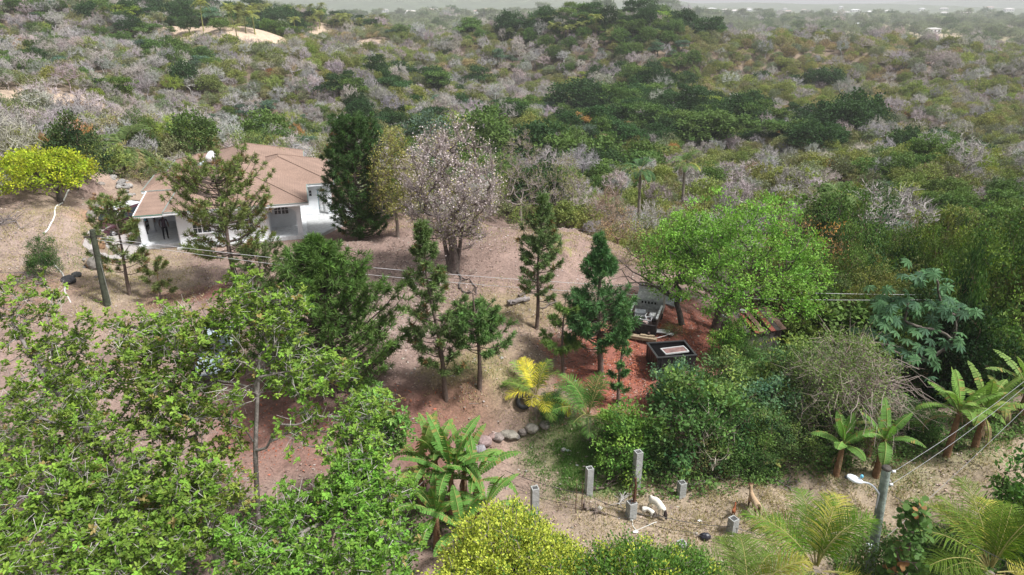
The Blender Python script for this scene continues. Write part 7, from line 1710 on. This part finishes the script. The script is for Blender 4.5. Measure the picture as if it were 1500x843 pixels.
def grass():
    rs = np.random.RandomState(7)
    def patch(name, label, areas, col, h, den, mat=M_dry):
        F = MB()
        for px, py, r, asp, k in areas:
            q = ground(px, py); n = int(den * k * r * r * asp * 3); a = rs.uniform(0, 6.28, n); rr = np.sqrt(rs.uniform(0, 1, n)) * r * rs.uniform(.7, 1.25, n); x = q[0] + rr * np.cos(a); y = q[1] + rr * asp * np.sin(a)
            pt = waves(x, y, [(.5, 1, 1.3, .4), (1.9, 2, .8, .3), (2.8, .3, 2.6, .4)]); kk = rs.uniform(-1., 1, n) < pt + .1; kk &= in_poly(x, y, CLEAR); x, y = x[kk], y[kk]; n = len(x)
            if not n: continue
            z = gz(x, y); d = unit(np.c_[rs.normal(size=(n, 2)) * .5, np.full(n, .9)]); B = np.c_[x, y, z - .01]; hh = h * rs.uniform(.5, 1.3, n)[:, None]; s = perp(d, rs) * .014
            c = jit(rs, col, n, .25, .08); F.quads(np.stack([B - s, B + s, B + d * hh + s * .2, B + d * hh - s * .2], 1), c)
        o = F.obj(name, mat); tag(o, label, 'grass', kind='stuff')
    patch('dry_grass', 'short dry straw coloured grass on the slope', [(1000, 750, 4.5, .7, 1), (1150, 720, 4.5, .7, 1), (1280, 740, 4.5, .8, 1), (1430, 690, 5, .8, 1), (1080, 790, 3.5, .6, 1), (860, 760, 3, .6, .6), (110, 380, 6, 1.3, .5), (200, 430, 4, 1.2, .6), (60, 330, 4, 1, .6), (720, 545, 3, .8, .8), (770, 450, 4.5, .7, .7), (830, 350, 5, .6, .7), (930, 380, 4, .8, .8), (700, 330, 6, .5, .6), (600, 330, 4, .6, .6)], (.42, .36, .19), .12, 240)
    patch('green_grass', 'low fresh green grass by the stone row and the path', [(820, 662, 1.7, .8, 2.4), (862, 690, 2.2, .8, 2.2), (795, 650, 1., .7, 1), (1400, 655, 1.6, .7, .5), (1310, 690, 1.8, .7, .4), (1450, 640, 1.6, .7, .4), (740, 545, 2, .7, .25), (150, 380, 2, 1.3, .25), (165, 350, 1.4, 2, .3), (1235, 690, 1.2, .7, .4)], (.13, .25, .06), .13, 420, M_leaf)
grass()
def undergrowth():
    """leafy ground cover under the foreground trees and at the foot of the thickets"""
    rs = np.random.RandomState(8); F = MB()
    areas = [(120, 800, 4, 1., .16), (300, 820, 3.5, .8, .16), (480, 830, 3., .7, .2), (600, 760, 2., .8, .2), (1000, 700, 4, .35, .3), (1150, 680, 3, .35, .3), (1330, 830, 2.5, .7, .25), (1450, 830, 2.5, .8, .25), (1240, 660, 3, .4, .3), (1380, 640, 4, .4, .3), (30, 650, 3, 1, .14), (1470, 620, 3, .4, .3)]
    for px, py, r, asp, h in areas:
        q = ground(px, py); n = int(900 * r * r * asp); a = rs.uniform(0, 6.28, n); rr = np.sqrt(rs.uniform(0, 1, n)) * r; x = q[0] + rr * np.cos(a); y = q[1] + rr * asp * np.sin(a)
        pt = waves(x, y, [(.5, 1, 1.3, .4), (1.9, 2, .8, .3), (2.8, .3, 2.6, .4)]); kk = rs.uniform(-1, 1, n) < pt; x, y = x[kk], y[kk]; n = len(x); z = gz(x, y) + rs.uniform(0, h, n) * (1.2 + pt[kk])
        leaves(F, np.c_[x, y, z], unit(rs.normal(size=(n, 3)) * [1, 1, .4]), unit(rs.normal(size=(n, 3)) * .5 + [0, 0, 1]), .13, .08, jit(rs, (.11, .19, .05), n, .3, .1))
    tag(F.obj('undergrowth', M_leaf), 'low leafy weeds under the foreground trees and thicket edge', 'weeds', kind='stuff')
undergrowth()

def debris():
    """pebbles and broken twigs strewn over the bare ground"""
    rs = np.random.RandomState(14); n = 9000; x = rs.uniform(-36, 20, n); y = rs.uniform(15, 60, n)
    k = in_poly(x, y, CLEAR) & (waves(x, y, [(.5, 1, 5, .4), (1.9, 2, 3.1, .3), (2.8, .3, 9, .4)]) > rs.uniform(-.8, .9, n)); da = (x - HO[0]) * HU[0] + (y - HO[1]) * HU[1]; db = (x - HO[0]) * HV[0] + (y - HO[1]) * HV[1]
    k &= ~((da > -6) & (da < 12.8) & (db > -2) & (db < 19)); x, y = x[k], y[k]; m = len(x); z = gz(x, y); P = np.c_[x, y, z]; h = m // 2
    F = MB(); r = rs.uniform(.02, .075, h) * (1 + (rs.uniform(size=h) < .06) * 1.2); c = jit(rs, (.34, .31, .28), h, .35, .05)
    O = np.array([(1, 0, 0), (0, 1, 0), (-1, 0, 0), (0, -1, 0), (0, 0, .7), (0, 0, -.5)]); V = P[:h, None] + O[None] * r[:, None, None] * rs.uniform(.7, 1.3, (h, 6, 1)) + np.array([0, 0, .01])
    T = np.array([(0, 1, 4), (1, 2, 4), (2, 3, 4), (3, 0, 4)]); F.add(V.reshape(-1, 3), (np.arange(h)[:, None, None] * 6 + T[None]).reshape(-1, 3), np.repeat(c, 6, 0))
    tag(F.obj('pebbles', M_barkf), 'small stones strewn over the bare ground', 'stones', kind='stuff')
    F = MB(); B = P[h:] + [0, 0, .02]; g = len(B); d = unit(rs.normal(size=(g, 3)) * [1, 1, .12]); strips(F, B, B + d * rs.uniform(.15, .7, (g, 1)), .025, jit(rs, (.26, .21, .18), g, .4, .05), 0, rs)
    tag(F.obj('twigs', M_barkf), 'broken dry twigs lying over the bare ground', 'twigs', kind='stuff')
debris()
